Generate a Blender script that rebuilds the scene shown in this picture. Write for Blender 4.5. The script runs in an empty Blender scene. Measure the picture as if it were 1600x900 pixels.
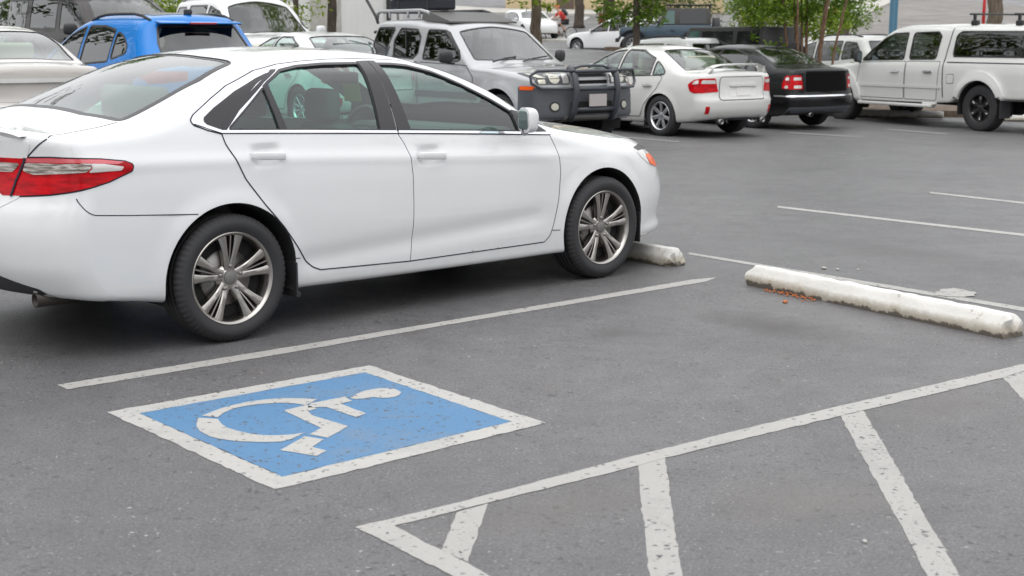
import bpy, bmesh, math, random
import numpy as np
from mathutils import Vector, Matrix
from mathutils.geometry import delaunay_2d_cdt

R = math.radians
random.seed(7)
rng = np.random.default_rng(7)
SC = bpy.context.scene
COL = SC.collection

# ---------------------------------------------------------------- camera, sky, sun, exposure
cam_d = bpy.data.cameras.new('camera')
cam = bpy.data.objects.new('camera', cam_d)
COL.objects.link(cam)
cam.location = (0, 0, 1.554)
cam.rotation_euler = (R(90 - 10.352), 0, 0)
cam_d.sensor_width = 36
cam_d.lens = 2162.4 / 1600 * 36
cam_d.clip_start = 0.1
cam_d.clip_end = 2000
cam_d.dof.use_dof = True
cam_d.dof.focus_distance = 8.2
cam_d.dof.aperture_fstop = 5.0
SC.camera = cam

SUN_EL, SUN_AZ = 60, 190
world = bpy.data.worlds.new('World')
SC.world = world
world.use_nodes = True
wt = world.node_tree
wt.nodes.clear()
_sky = wt.nodes.new('ShaderNodeTexSky')
_sky.sky_type = 'NISHITA'
_sky.sun_disc = False
_sky.sun_elevation = R(SUN_EL)
_sky.sun_rotation = R(SUN_AZ)
_sky.air_density = 1.0
_sky.dust_density = 5.0
_sky.ozone_density = 1.0
_hs = wt.nodes.new('ShaderNodeHueSaturation')
_hs.inputs['Saturation'].default_value = 0.16
_bg = wt.nodes.new('ShaderNodeBackground')
_bg.inputs['Strength'].default_value = 0.15
_wo = wt.nodes.new('ShaderNodeOutputWorld')
wt.links.new(_sky.outputs[0], _hs.inputs['Color'])
# an overcast sky: bright cloud with soft variation over the clear-sky model
_tc = wt.nodes.new('ShaderNodeTexCoord')
_nz = wt.nodes.new('ShaderNodeTexNoise')
_nz.inputs['Scale'].default_value = 2.2
_nz.inputs['Detail'].default_value = 5
_cr = wt.nodes.new('ShaderNodeValToRGB')
_cr.color_ramp.elements[0].position = .3
_cr.color_ramp.elements[0].color = (6.2, 6.35, 6.6, 1)
_cr.color_ramp.elements[1].position = .7
_cr.color_ramp.elements[1].color = (9.4, 9.5, 9.6, 1)
_cm = wt.nodes.new('ShaderNodeMixRGB')
_cm.inputs['Fac'].default_value = .82
wt.links.new(_tc.outputs['Generated'], _nz.inputs['Vector'])
wt.links.new(_nz.outputs['Fac'], _cr.inputs['Fac'])
wt.links.new(_hs.outputs[0], _cm.inputs['Color1'])
# overcast skies are about twice as bright overhead as at the horizon
_sx = wt.nodes.new('ShaderNodeSeparateXYZ')
_mr = wt.nodes.new('ShaderNodeMapRange')
_mr.inputs[1].default_value = 0.0
_mr.inputs[2].default_value = 1.0
_mr.inputs[3].default_value = 0.60
_mr.inputs[4].default_value = 1.35
_ml = wt.nodes.new('ShaderNodeMixRGB')
_ml.blend_type = 'MULTIPLY'
_ml.inputs['Fac'].default_value = 1.0
wt.links.new(_tc.outputs['Generated'], _sx.inputs[0])
wt.links.new(_sx.outputs['Z'], _mr.inputs[0])
wt.links.new(_cr.outputs['Color'], _ml.inputs['Color1'])
wt.links.new(_mr.outputs[0], _ml.inputs['Color2'])
wt.links.new(_ml.outputs[0], _cm.inputs['Color2'])
wt.links.new(_cm.outputs[0], _bg.inputs['Color'])
wt.links.new(_bg.outputs[0], _wo.inputs['Surface'])

sun_d = bpy.data.lights.new('sun', 'SUN')
sun_d.energy = 0.5
sun_d.angle = R(60)
sun_d.color = (1.0, 0.97, 0.93)
sun = bpy.data.objects.new('sun', sun_d)
COL.objects.link(sun)
# sky sun_rotation turns clockwise from +Y seen from above
_az = R(SUN_AZ)
_dir = Vector((math.sin(_az) * math.cos(R(SUN_EL)), math.cos(_az) * math.cos(R(SUN_EL)), math.sin(R(SUN_EL))))
sun.rotation_euler = _dir.to_track_quat('Z', 'Y').to_euler()

SC.view_settings.view_transform = 'Standard'
SC.view_settings.look = 'None'
SC.view_settings.exposure = 0.46
SC.view_settings.gamma = 1.0
SC.view_settings.use_curve_mapping = False
SC.cycles.max_bounces = 8
SC.cycles.transparent_max_bounces = 16
SC.cycles.glossy_bounces = 3
SC.cycles.transmission_bounces = 4
SC.cycles.use_denoising = True
SC.cycles.caustics_reflective = False
SC.cycles.caustics_refractive = False
# --- FIELD BEGIN : car bodies as smooth analytic solids
def smooth(a, n):
    if n < 1: return a
    k = np.exp(-0.5 * (np.arange(-3 * n, 3 * n + 1) / n) ** 2); k /= k.sum()
    p = np.concatenate([a[0] + (np.arange(-3 * n, 0)) * (a[1] - a[0]), a, a[-1] + (np.arange(1, 3 * n + 1)) * (a[-1] - a[-2])])
    return np.convolve(p, k, 'valid')

class Tab:
    """smooth monotone curve through points, tabulated"""
    def __init__(s, pts, sm=0.02, h=0.004):
        if isinstance(pts, (int, float)): pts = [(0, pts), (1, pts)]
        x = np.array([p[0] for p in pts], float); y = np.array([p[1] for p in pts], float)
        d = np.diff(y) / np.diff(x)
        m = np.zeros(len(x)); m[0], m[-1] = d[0], d[-1]
        for i in range(1, len(x) - 1):
            if d[i - 1] * d[i] > 0:
                w1 = 2 * (x[i + 1] - x[i]) + (x[i] - x[i - 1]); w2 = (x[i + 1] - x[i]) + 2 * (x[i] - x[i - 1])
                m[i] = (w1 + w2) / (w1 / d[i - 1] + w2 / d[i])
        X = np.arange(x[0] - 0.6, x[-1] + 0.6, h)
        i = np.clip(np.searchsorted(x, X) - 1, 0, len(x) - 2)
        hh = x[i + 1] - x[i]; t = (X - x[i]) / hh
        tc = np.clip(t, 0, 1)
        Y = (y[i] * (2 * tc**3 - 3 * tc**2 + 1) + hh * m[i] * (tc**3 - 2 * tc**2 + tc) + y[i + 1] * (-2 * tc**3 + 3 * tc**2) + hh * m[i + 1] * (tc**3 - tc**2))
        Y = Y + np.where(t < 0, (X - x[0]) * m[0], 0) + np.where(t > 1, (X - x[-1]) * m[-1], 0)
        s.Y = smooth(Y, int(round(sm / h))); s.X = X
        s.D = np.gradient(s.Y, h)
    def __call__(s, v): return np.interp(v, s.X, s.Y)
    def d(s, v): return np.interp(v, s.X, s.D)

def rmax(a, b, r):
    return np.minimum(np.maximum(a, b), -r) + np.sqrt(np.maximum(a + r, 0) ** 2 + np.maximum(b + r, 0) ** 2)

class Body:
    def __init__(s, top, belt, plan, sec, xf, xr, bot, crown, bow, rtop, cf=(.25, .6), cr=(.12, .25), rf=.1, rr=.08,
                 wheels=(), Ra=.395, yin=.55, flare=(.012, .05), creases=(), rbot=.03, zwh=.325):
        s.top, s.belt, s.plan, s.sec = Tab(top, .03), Tab(belt, .05), Tab(plan, .05), Tab(sec, .012)
        s.xf, s.xr, s.bot = Tab(xf, .012), Tab(xr, .012), Tab(bot, .03)
        s.crown, s.bow, s.rtop = Tab(crown, .06), Tab(bow, .06), Tab(rtop, .08)
        s.cf, s.cr, s.rf, s.rr, s.wheels, s.Ra, s.yin, s.flare, s.creases, s.rbot, s.zwh = cf, cr, rf, rr, wheels, Ra, yin, flare, creases, rbot, zwh
        s.dents = []
        s.L = (min(p[1] for p in xr) - .05, max(p[1] for p in xf) + .05)
        s.H = (min(p[1] for p in bot) - .05, max(p[1] for p in top) + .05)
        s.W = max(p[1] for p in plan) + .08
    def w(s, x, z):
        v = s.plan(x) + s.sec(z - s.belt(x))
        for xw in s.wheels:
            d = np.sqrt((x - xw) ** 2 + (z - s.zwh) ** 2)
            v = v + s.flare[0] * np.exp(-((d - s.Ra) / s.flare[1]) ** 2)
        for (c, amp, wd, x0, x1) in s.creases:
            q = z - c(x); g = np.clip((x - x0) / .25, 0, 1) * np.clip((x1 - x) / .25, 0, 1); g = g * g * (3 - 2 * g)
            v = v + amp * g * np.exp(-(q / wd) ** 2)
        for (dx, dz, rx, rz, amp) in s.dents:
            v = v + amp * np.exp(-(((x - dx) / rx) ** 4 + ((z - dz) / rz) ** 4))
        return v
    def F(s, x, y, z, arches=True):
        y = np.abs(y); y2 = y * y
        xx = x + s.bow(x) * y2
        A = (z - s.top(xx) + s.crown(x) * y2) / np.sqrt(1 + s.top.d(xx) ** 2)
        B = (y - s.w(x, z)) / np.sqrt(1 + s.sec.d(z - s.belt(x)) ** 2 + s.plan.d(x) ** 2)
        q4 = y2 * y2
        C = (x - s.xf(z) + s.cf[0] * y2 + s.cf[1] * q4) / np.sqrt(1 + s.xf.d(z) ** 2)
        D = (s.xr(z) + s.cr[0] * y2 + s.cr[1] * q4 - x) / np.sqrt(1 + s.xr.d(z) ** 2)
        g = rmax(A, B, s.rtop(x))
        g = rmax(g, C, s.rf); g = rmax(g, D, s.rr); g = rmax(g, s.bot(x) - z, s.rbot)
        if arches:
            for xw in s.wheels:
                c = np.maximum(np.sqrt((x - xw) ** 2 + (z - s.zwh) ** 2) - s.Ra, s.yin - y)
                g = np.maximum(g, -c)
        return g
    def grad(s, p, arches=False, e=.003):
        x, y, z = p[:, 0], p[:, 1], p[:, 2]
        f = lambda a, b, c: s.F(a, b, c, arches)
        g = np.stack([f(x + e, y, z) - f(x - e, y, z), f(x, y + e, z) - f(x, y - e, z), f(x, y, z + e) - f(x, y, z - e)], 1) / (2 * e)
        return g
    def solve(s, view, a, b, lo=None):
        """surface point seen from a direction; a,b are the view's two coordinates"""
        a = np.asarray(a, float); b = np.asarray(b, float)
        if view == 'side': o, i = np.full(a.shape, 1.6), np.full(a.shape, 0.05); mk = lambda t: (a, t, b)
        elif view == 'top': o, i = np.full(a.shape, 3.0), np.full(a.shape, .5 if lo is None else lo); mk = lambda t: (a, b, t)
        elif view == 'rear': o, i = np.full(a.shape, s.L[0] - 1.), np.full(a.shape, s.L[0] + 1.0); mk = lambda t: (t, a, b)
        else: o, i = np.full(a.shape, s.L[1] + 1.), np.full(a.shape, s.L[1] - 1.0); mk = lambda t: (t, a, b)
        # march in from outside to the first crossing, then bisect
        n = 60
        hit = np.zeros(a.shape, bool); lo_, hi_ = o.copy(), i.copy()
        prev = o.copy()
        for k in range(1, n + 1):
            t = o + (i - o) * k / n
            f = s.F(*mk(t), False)
            new = (~hit) & (f <= 0)
            lo_ = np.where(new, prev, lo_); hi_ = np.where(new, t, hi_); hit |= new
            prev = t
        for _ in range(26):
            m = (lo_ + hi_) / 2; f = s.F(*mk(m), False)
            hi_ = np.where(f <= 0, m, hi_); lo_ = np.where(f <= 0, lo_, m)
        return np.stack(mk(hi_), 1)

def surface_net(B, h):
    x0, x1 = B.L; z0, z1 = B.H
    xs = np.arange(x0, x1 + h, h); ys = np.arange(-h / 2, B.W + h, h); zs = np.arange(z0, z1 + h, h)
    V = np.empty((len(xs), len(ys), len(zs)), np.float32)
    step = max(1, int(400000 / (len(ys) * len(zs))))
    for i in range(0, len(xs), step):
        g = np.meshgrid(xs[i:i + step], ys, zs, indexing='ij')
        V[i:i + step] = B.F(*g, False)
    S = V < 0
    nx, ny, nz = V.shape
    acc = np.zeros((nx - 1, ny - 1, nz - 1, 3), np.float32); cnt = np.zeros((nx - 1, ny - 1, nz - 1), np.float32)
    c = [slice(0, -1), slice(1, None)]
    for ax in range(3):
        o1, o2 = [a for a in range(3) if a != ax]
        for p in (0, 1):
            for q in (0, 1):
                ia = [None] * 3; ib = [None] * 3
                ia[ax], ib[ax] = c[0], c[1]; ia[o1] = ib[o1] = c[p]; ia[o2] = ib[o2] = c[q]
                a, b = V[tuple(ia)], V[tuple(ib)]
                m = (a < 0) != (b < 0)
                t = np.where(m, a / np.where(m, a - b, 1), 0)
                acc[..., ax] += np.where(m, t, 0); acc[..., o1] += m * p; acc[..., o2] += m * q; cnt += m
    act = cnt > 0
    idx = -np.ones(act.shape, np.int64); ii = np.argwhere(act); idx[act] = np.arange(len(ii))
    P = acc[act] / cnt[act][:, None] + ii
    P = np.stack([xs[0] + P[:, 0] * h, ys[0] + P[:, 1] * h, zs[0] + P[:, 2] * h], 1).astype(float)
    mid = ii[:, 1] == 0
    for _ in range(3):
        f = B.F(P[:, 0], P[:, 1], P[:, 2], False); g = B.grad(P)
        st = f[:, None] * g / np.maximum((g * g).sum(1), .2)[:, None]
        n = np.linalg.norm(st, axis=1, keepdims=True)
        P -= st * np.minimum(1, .5 * h / np.maximum(n, 1e-9))
        P[mid, 1] = 0
    Q = []
    for ax in range(3):
        o1, o2 = [(1, 2), (2, 0), (0, 1)][ax]
        sl = [slice(None)] * 3; sl2 = [slice(None)] * 3; sl[ax] = slice(0, -1); sl2[ax] = slice(1, None)
        a, b = S[tuple(sl)], S[tuple(sl2)]
        e = np.argwhere(a != b)
        ok = (e[:, o1] > 0) & (e[:, o2] > 0) & (e[:, o1] < S.shape[o1] - 1) & (e[:, o2] < S.shape[o2] - 1)
        if ax == 1: ok &= e[:, 1] >= 0
        e = e[ok]
        fl = a[tuple(e.T)]
        def cell(d1, d2):
            q = e.copy(); q[:, o1] += d1; q[:, o2] += d2
            return idx[q[:, 0], q[:, 1], q[:, 2]]
        q = np.stack([cell(-1, -1), cell(0, -1), cell(0, 0), cell(-1, 0)], 1)
        q = np.where(fl[:, None], q, q[:, ::-1])
        Q.append(q)
    Q = np.concatenate(Q); Q = Q[(Q >= 0).all(1)]
    return P, Q, mid

def inpoly(px, py, rings):
    ins = np.zeros(px.shape, bool)
    for r in rings:
        x, y = r[:, 0], r[:, 1]; x2, y2 = np.roll(x, -1), np.roll(y, -1)
        for i in range(len(r)):
            c = (y[i] > py) != (y2[i] > py)
            with np.errstate(divide='ignore', invalid='ignore'):
                ins ^= c & (px < (x2[i] - x[i]) * (py - y[i]) / (y2[i] - y[i] if y2[i] != y[i] else 1e-12) + x[i])
    return ins

def resamp(ring, h, closed=True):
    r = np.asarray(ring, float); out = []
    n = len(r)
    for i in range(n if closed else n - 1):
        a, b = r[i], r[(i + 1) % n]; k = max(1, int(round(np.linalg.norm(b - a) / h)))
        out += [a + (b - a) * j / k for j in range(k)]
    if not closed: out.append(r[-1])
    return np.array(out)

def rounded(pts, rad, n=5, closed=True):
    """polygon with rounded corners; a point may be (x, y) or (x, y, its own radius)"""
    out = []; N = len(pts)
    P = [np.array(p[:2], float) for p in pts]
    for i in range(N):
        r = pts[i][2] if len(pts[i]) > 2 else rad
        if not closed and i in (0, N - 1): out.append(P[i]); continue
        a, b, c = P[i - 1], P[i], P[(i + 1) % N]
        u, v = a - b, c - b; lu, lv = np.linalg.norm(u), np.linalg.norm(v)
        if r <= 0 or lu < 1e-6 or lv < 1e-6: out.append(b); continue
        u, v = u / lu, v / lv
        ang = math.acos(max(-1, min(1, float(u @ v))))
        if ang > 3.1: out.append(b); continue
        d = min(r / math.tan(ang / 2), .48 * lu, .48 * lv)
        for t in np.linspace(0, 1, n):
            out.append((1 - t) ** 2 * (b + u * d) + 2 * t * (1 - t) * b + t * t * (b + v * d))
    return np.array(out)

def offset(ring, d):
    """polygon grown by d (negative shrinks)"""
    r = np.asarray(ring, float)
    a = np.roll(r, 1, 0); b = np.roll(r, -1, 0)
    area = .5 * np.sum(r[:, 0] * b[:, 1] - b[:, 0] * r[:, 1])
    e1 = r - a; e2 = b - r
    n1 = np.stack([e1[:, 1], -e1[:, 0]], 1) / np.maximum(np.linalg.norm(e1, axis=1), 1e-9)[:, None]
    n2 = np.stack([e2[:, 1], -e2[:, 0]], 1) / np.maximum(np.linalg.norm(e2, axis=1), 1e-9)[:, None]
    n = n1 + n2; l = np.maximum((n * n1).sum(1) , .35)[:, None]
    return r + (n / l) * d * (1 if area > 0 else -1)

def ribbon(line, wd):
    """open polyline -> ring of constant width"""
    r = np.asarray(line, float); t = np.gradient(r, axis=0); t /= np.maximum(np.linalg.norm(t, axis=1), 1e-9)[:, None]
    n = np.stack([-t[:, 1], t[:, 0]], 1)
    return np.concatenate([r + n * wd / 2, (r - n * wd / 2)[::-1]])
# --- FIELD END
# ---------------------------------------------------------------- materials
def mat(name, base=(.5, .5, .5), rough=.5, metal=0., coat=0., spec=.5, emit=None, trans=0.):
    m = bpy.data.materials.new(name); m.use_nodes = True
    b = m.node_tree.nodes['Principled BSDF']
    b.inputs['Base Color'].default_value = (*base, 1)
    b.inputs['Roughness'].default_value = rough
    b.inputs['Metallic'].default_value = metal
    b.inputs['Coat Weight'].default_value = coat
    b.inputs['Coat Roughness'].default_value = .03
    b.inputs['Specular IOR Level'].default_value = spec
    if trans: b.inputs['Transmission Weight'].default_value = trans
    return m

class NT:
    """short-hand for wiring shader nodes"""
    def __init__(s, m): s.t = m.node_tree; s.b = s.t.nodes.get('Principled BSDF'); s.out = s.t.nodes.get('Material Output')
    def n(s, typ, **kw):
        o = s.t.nodes.new('ShaderNode' + typ)
        for k, v in kw.items():
            if k.startswith('i_'):
                key = k[2:].replace('_', ' ')
                o.inputs[int(key) if key.isdigit() else key].default_value = v
            else: setattr(o, k, v)
        return o
    def l(s, a, b): s.t.links.new(a, b)
    def noise(s, scale, detail=4, rough=.55, vec=None):
        o = s.n('TexNoise'); o.inputs['Scale'].default_value = scale; o.inputs['Detail'].default_value = detail; o.inputs['Roughness'].default_value = rough
        if vec is not None: s.l(vec, o.inputs['Vector'])
        return o.outputs['Fac']
    def ramp(s, fac, stops):
        o = s.n('ValToRGB'); e = o.color_ramp.elements
        while len(e) < len(stops): e.new(.5)
        for k, (p, c) in enumerate(stops):
            e[k].position = p; e[k].color = (c, c, c, 1) if not hasattr(c, '__len__') else (*c, 1)
        s.l(fac, o.inputs['Fac']); return o.outputs['Color']
    def mix(s, fac, a, b, mode='MIX'):
        o = s.n('MixRGB', blend_type=mode)
        for inp, v in ((o.inputs['Fac'], fac), (o.inputs['Color1'], a), (o.inputs['Color2'], b)):
            if hasattr(v, 'links'): s.l(v, inp)
            elif hasattr(v, '__len__'): inp.default_value = (*v, 1)
            else: inp.default_value = v
        return o.outputs['Color']
    def bump(s, h, strength, dist=.01):
        o = s.n('Bump'); o.inputs['Strength'].default_value = strength; o.inputs['Distance'].default_value = dist
        s.l(h, o.inputs['Height']); s.l(o.outputs['Normal'], s.b.inputs['Normal']); return o

def paint(name, base, metal=0., rough=.35, dirt=.12):
    m = mat(name, base, rough, metal, coat=1.0 if min(base) > .3 else .5, spec=.15)
    q = NT(m); tc = q.n('TexCoord').outputs['Object']
    d = q.ramp(q.noise(3.0, 6, .7, tc), [(.45, 0.), (.75, 1.)])
    dirty = tuple(c * .72 + .02 for c in base)
    f = q.n('Math', operation='MULTIPLY', i_1=dirt); q.l(d, f.inputs[0])
    # road film thrown up along the sills
    sz = q.n('SeparateXYZ'); q.l(tc, sz.inputs[0]); fz = q.n('MapRange'); q.l(sz.outputs['Z'], fz.inputs[0]); fz.inputs[1].default_value = .20; fz.inputs[2].default_value = .42; fz.inputs[3].default_value = .28; fz.inputs[4].default_value = 0.
    fm = q.n('Math', operation='MULTIPLY'); q.l(fz.outputs[0], fm.inputs[0]); q.l(q.ramp(q.noise(9., 6, .75, tc), [(.30, .3), (.70, 1.)]), fm.inputs[1])
    q.l(q.mix(fm.outputs[0], q.mix(f.outputs[0], base, dirty), tuple(c * .35 + .12 for c in base)), q.b.inputs['Base Color'])
    return m

def glass(name, tint, refl=1.0, rough=.0):
    m = bpy.data.materials.new(name); m.use_nodes = True
    t = m.node_tree; t.nodes.clear(); q = NT(m)
    tr = q.n('BsdfTransparent'); tr.inputs['Color'].default_value = (*tint, 1)
    gl = q.n('BsdfGlossy'); gl.inputs['Roughness'].default_value = rough; gl.inputs['Color'].default_value = (refl, refl, refl, 1)
    fr = q.n('Fresnel'); bf = q.n('NewGeometry').outputs['Backfacing']; ir = q.n('MapRange'); ir.inputs[3].default_value = 1.52; ir.inputs[4].default_value = 1 / 1.52; q.l(bf, ir.inputs[0]); q.l(ir.outputs[0], fr.inputs['IOR'])  # a thin pane reflects alike from both faces
    mx = q.n('MixShader'); o = q.n('OutputMaterial')
    # both faces of the pane reflect: R = 2F / (1 + F)
    a1 = q.n('Math', operation='MULTIPLY', i_1=2.); q.l(fr.outputs[0], a1.inputs[0]); a2 = q.n('Math', operation='ADD', i_1=1.); q.l(fr.outputs[0], a2.inputs[0]); dv = q.n('Math', operation='DIVIDE'); q.l(a1.outputs[0], dv.inputs[0]); q.l(a2.outputs[0], dv.inputs[1])
    q.l(dv.outputs[0], mx.inputs[0]); q.l(tr.outputs[0], mx.inputs[1]); q.l(gl.outputs[0], mx.inputs[2]); q.l(mx.outputs[0], o.inputs[0])
    return m

M = {}
M['white'] = paint('white_paint', (.70, .705, .71))
M['pearl'] = paint('pearl_white_paint', (.63, .625, .605))
M['offwhite'] = paint('off_white_paint', (.62, .62, .60))
M['champagne'] = paint('champagne_paint', (.47, .445, .42), .1)
M['silver'] = paint('silver_paint', (.41, .415, .42), .3, .38)
M['blue'] = paint('blue_paint', (.004, .165, .52), .0, .3)
M['black'] = paint('black_paint', (.006, .006, .007), .0, .3)
M['slate'] = paint('slate_blue_paint', (.055, .085, .115), .1)
M['brown'] = paint('grey_brown_paint', (.030, .025, .023), .0)
M['plastic'] = mat('black_plastic', (.022, .022, .024), .55)
M['trim'] = mat('satin_black_trim', (.030, .028, .030), .32)
M['grey_plastic'] = mat('grey_plastic', (.07, .075, .085), .5)
M['gap'] = mat('panel_gap', (.02, .02, .035), .8)
M['rubber'] = mat('tyre_rubber', (.028, .028, .03), .75)
M['dark'] = mat('dark_interior', (.075, .078, .078), .85)
M['liner'] = mat('pale_cabin_lining', (.22, .22, .21), .9)
M['under'] = mat('underbody', (.012, .012, .012), .9)
M['seat'] = mat('grey_seat_cloth', (.10, .105, .105), .9)
M['beige_seat'] = mat('beige_seat_cloth', (.34, .33, .27), .9)
M['chrome'] = mat('chrome', (.86, .86, .88), .09, 1.)
M['bright'] = mat('bright_trim', (.80, .80, .83), .16, 1.)
M['alloy'] = mat('silver_alloy', (.62, .62, .64), .3, 1.)
M['dark_alloy'] = mat('grey_alloy', (.42, .40, .375), .28, 1.)
M['black_alloy'] = mat('black_alloy', (.018, .018, .018), .35)
M['steel'] = mat('brake_steel', (.28, .27, .26), .45, 1.)
M['cap'] = mat('hub_cap_grey', (.16, .155, .15), .45)
M['red_lens'] = mat('red_lens', (.46, .001, .006), .2, 0, .15, .2)
M['deep_red'] = mat('deep_red_lens', (.36, .004, .008), .12, 0, 1.0)
M['pink_lens'] = mat('pale_red_lens', (.60, .10, .12), .12, 0, 1.0)
M['clear_lens'] = mat('clear_lens', (.62, .60, .58), .12, .25, 1.0)
M['lamp_bowl'] = mat('lamp_reflector', (.50, .48, .40), .15, .5, .8)
M['amber'] = mat('amber_lens', (.85, .12, .005), .2, 0, .15, .2)
M['plate'] = mat('plate_grey', (.40, .37, .36), .5)
M['mirror'] = mat('mirror_glass', (.55, .66, .68), .02, 1.)
M['teal_glass'] = glass('green_tinted_glass', (.50, .82, .71))
M['clear_glass'] = glass('clear_glass', (.74, .86, .82))
M['dark_glass'] = glass('dark_tinted_glass', (.12, .13, .13))
M['grey_glass'] = glass('grey_tinted_glass', (.30, .33, .34))

def red_glassy():
    q = NT(M['red_lens']); tc = q.n('TexCoord').outputs['Object']; mp = q.n('Mapping'); mp.inputs['Scale'].default_value = (5, 5, 22); q.l(tc, mp.inputs[0])
    q.l(q.mix(q.ramp(q.noise(1.5, 3, .6, mp.outputs[0]), [(.38, .8), (.60, 0.)]), (.56, .002, .008), (.26, .0, .003)), q.b.inputs['Base Color'])
red_glassy()

# lens with fine ribs for the reversing lamp
def ribbed():
    m = mat('ribbed_clear_lens', (.5, .46, .43), .2, .0, .3); q = NT(m)
    tc = q.n('TexCoord').outputs['Object']; mp = q.n('Mapping'); mp.inputs['Scale'].default_value = (14, 0, 60); q.l(tc, mp.inputs[0])
    f = q.noise(1.6, 2, .5, mp.outputs[0])
    q.l(q.ramp(f, [(.35, (.10, .08, .07)), (.5, (.32, .28, .25)), (.62, (.55, .52, .49))]), q.b.inputs['Base Color'])
    return m
M['ribbed'] = ribbed()

# ---------------------------------------------------------------- mesh helpers
def tag(o, label=None, cat=None, group=None, kind=None):
    if label: o['label'] = label
    if cat: o['category'] = cat
    if group: o['group'] = group
    if kind: o['kind'] = kind
    return o

def empty(name, parent=None, loc=(0, 0, 0), rot=(0, 0, 0)):
    o = bpy.data.objects.new(name, None); COL.objects.link(o)
    o.location = loc; o.rotation_euler = rot; o.empty_display_size = .2
    if parent: o.parent = parent
    return o

def link(name, me, m=None, parent=None, loc=(0, 0, 0), rot=(0, 0, 0)):
    o = bpy.data.objects.new(name, me); COL.objects.link(o)
    o.location = loc; o.rotation_euler = rot
    if m is not None:
        for k in (m if isinstance(m, (list, tuple)) else [m]): me.materials.append(M[k] if isinstance(k, str) else k)
    if parent: o.parent = parent
    return o

def mesh(name, V, Fc, sm=True, normals=None, mi=None):
    me = bpy.data.meshes.new(name)
    me.from_pydata([tuple(v) for v in np.asarray(V, float).tolist()], [], [tuple(int(i) for i in f) for f in Fc])
    if sm: me.polygons.foreach_set('use_smooth', np.ones(len(me.polygons), bool))
    if mi is not None: me.polygons.foreach_set('material_index', np.asarray(mi, np.int32))
    me.update()
    if normals is not None: me.normals_split_custom_set_from_vertices([tuple(n) for n in np.asarray(normals, float).tolist()])
    return me

class MB:
    """collects simple shapes into one mesh"""
    def __init__(s): s.v = []; s.f = []; s.m = []; s.sm = []
    def add(s, V, Fc, mi=0, smooth=False):
        o = len(s.v); s.v += [tuple(map(float, p)) for p in V]
        for f in Fc: s.f.append(tuple(o + int(i) for i in f)); s.m.append(mi); s.sm.append(smooth)
    def box(s, c, d, mi=0, rot=0., bev=0.):
        """bevelled box, centre c, full size d, turned about z"""
        bm = bmesh.new(); bmesh.ops.create_cube(bm, size=1)
        bmesh.ops.scale(bm, vec=d, verts=bm.verts)
        if bev: bmesh.ops.bevel(bm, geom=bm.edges[:], offset=bev, segments=2, affect='EDGES', profile=.5)
        bmesh.ops.rotate(bm, cent=(0, 0, 0), matrix=Matrix.Rotation(rot, 3, 'Z'), verts=bm.verts)
        bmesh.ops.translate(bm, vec=c, verts=bm.verts); s.bm(bm, mi)
    def bm(s, bm, mi=0, smooth=False):
        bm.verts.index_update()
        s.add([v.co for v in bm.verts], [[v.index for v in f.verts] for f in bm.faces], mi, smooth); bm.free()
    def tube(s, pts, r, n=8, mi=0, cap=True):
        P = [Vector(p) for p in pts]; rs = r if hasattr(r, '__len__') else [r] * len(P)
        V = []; Fc = []; ax_ = P[-1] - P[0]; ref = Vector((1, 0, 0)) if abs(ax_.z) > .75 * ax_.length else Vector((0, 0, 1))
        for i, p in enumerate(P):
            t = ((P[min(i + 1, len(P) - 1)] - P[max(i - 1, 0)])).normalized()
            u = ref - t * ref.dot(t)
            if u.length < .05: u = Vector((0, 1, 0)) - t * t.y
            u.normalize(); w = t.cross(u)
            V += [p + (u * math.cos(2 * math.pi * k / n) + w * math.sin(2 * math.pi * k / n)) * rs[i] for k in range(n)]
        for i in range(len(P) - 1):
            for k in range(n):
                Fc.append((i * n + k, i * n + (k + 1) % n, (i + 1) * n + (k + 1) % n, (i + 1) * n + k))
        if cap: Fc += [tuple(range(n))[::-1], tuple(range((len(P) - 1) * n, len(P) * n))]
        s.add(V, Fc, mi, True)
    def lathe(s, prof, n=48, mi=0, axis='y', c=(0, 0, 0), mod=None):
        """prof: (radius, along axis) points"""
        V = []; Fc = []; m = len(prof)
        for k in range(n):
            a = 2 * math.pi * k / n
            for i, (r, h) in enumerate(prof):
                if mod: r = r + mod(i, k)
                p = (r * math.cos(a), h, r * math.sin(a)) if axis == 'y' else (r * math.cos(a), r * math.sin(a), h) if axis == 'z' else (h, r * math.cos(a), r * math.sin(a))
                V.append((p[0] + c[0], p[1] + c[1], p[2] + c[2]))
        for k in range(n):
            for i in range(m - 1):
                q = (k * m + i, k * m + i + 1, ((k + 1) % n) * m + i + 1, ((k + 1) % n) * m + i)
                Fc.append(q)
        s.add(V, Fc, mi, True)
    def prism(s, ring, h0, h1, mi=0, axis='z'):
        r = [tuple(p) for p in ring]; n = len(r)
        mk = (lambda p, h: (p[0], p[1], h)) if axis == 'z' else (lambda p, h: (p[0], h, p[1])) if axis == 'y' else (lambda p, h: (h, p[0], p[1]))
        V = [mk(p, h0) for p in r] + [mk(p, h1) for p in r]
        Fc = [tuple(range(n))[::-1], tuple(range(n, 2 * n))] + [(i, (i + 1) % n, n + (i + 1) % n, n + i) for i in range(n)]
        s.add(V, Fc, mi)
    def build(s, name, m, parent=None, loc=(0, 0, 0), rot=(0, 0, 0), autosm=True):
        me = bpy.data.meshes.new(name); me.from_pydata(s.v, [], s.f)
        me.polygons.foreach_set('material_index', np.array(s.m, np.int32)); me.polygons.foreach_set('use_smooth', np.array(s.sm, bool))
        me.update()
        bm = bmesh.new(); bm.from_mesh(me); bmesh.ops.recalc_face_normals(bm, faces=bm.faces); bm.to_mesh(me); bm.free()
        return link(name, me, m, parent, loc, rot)

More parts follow.
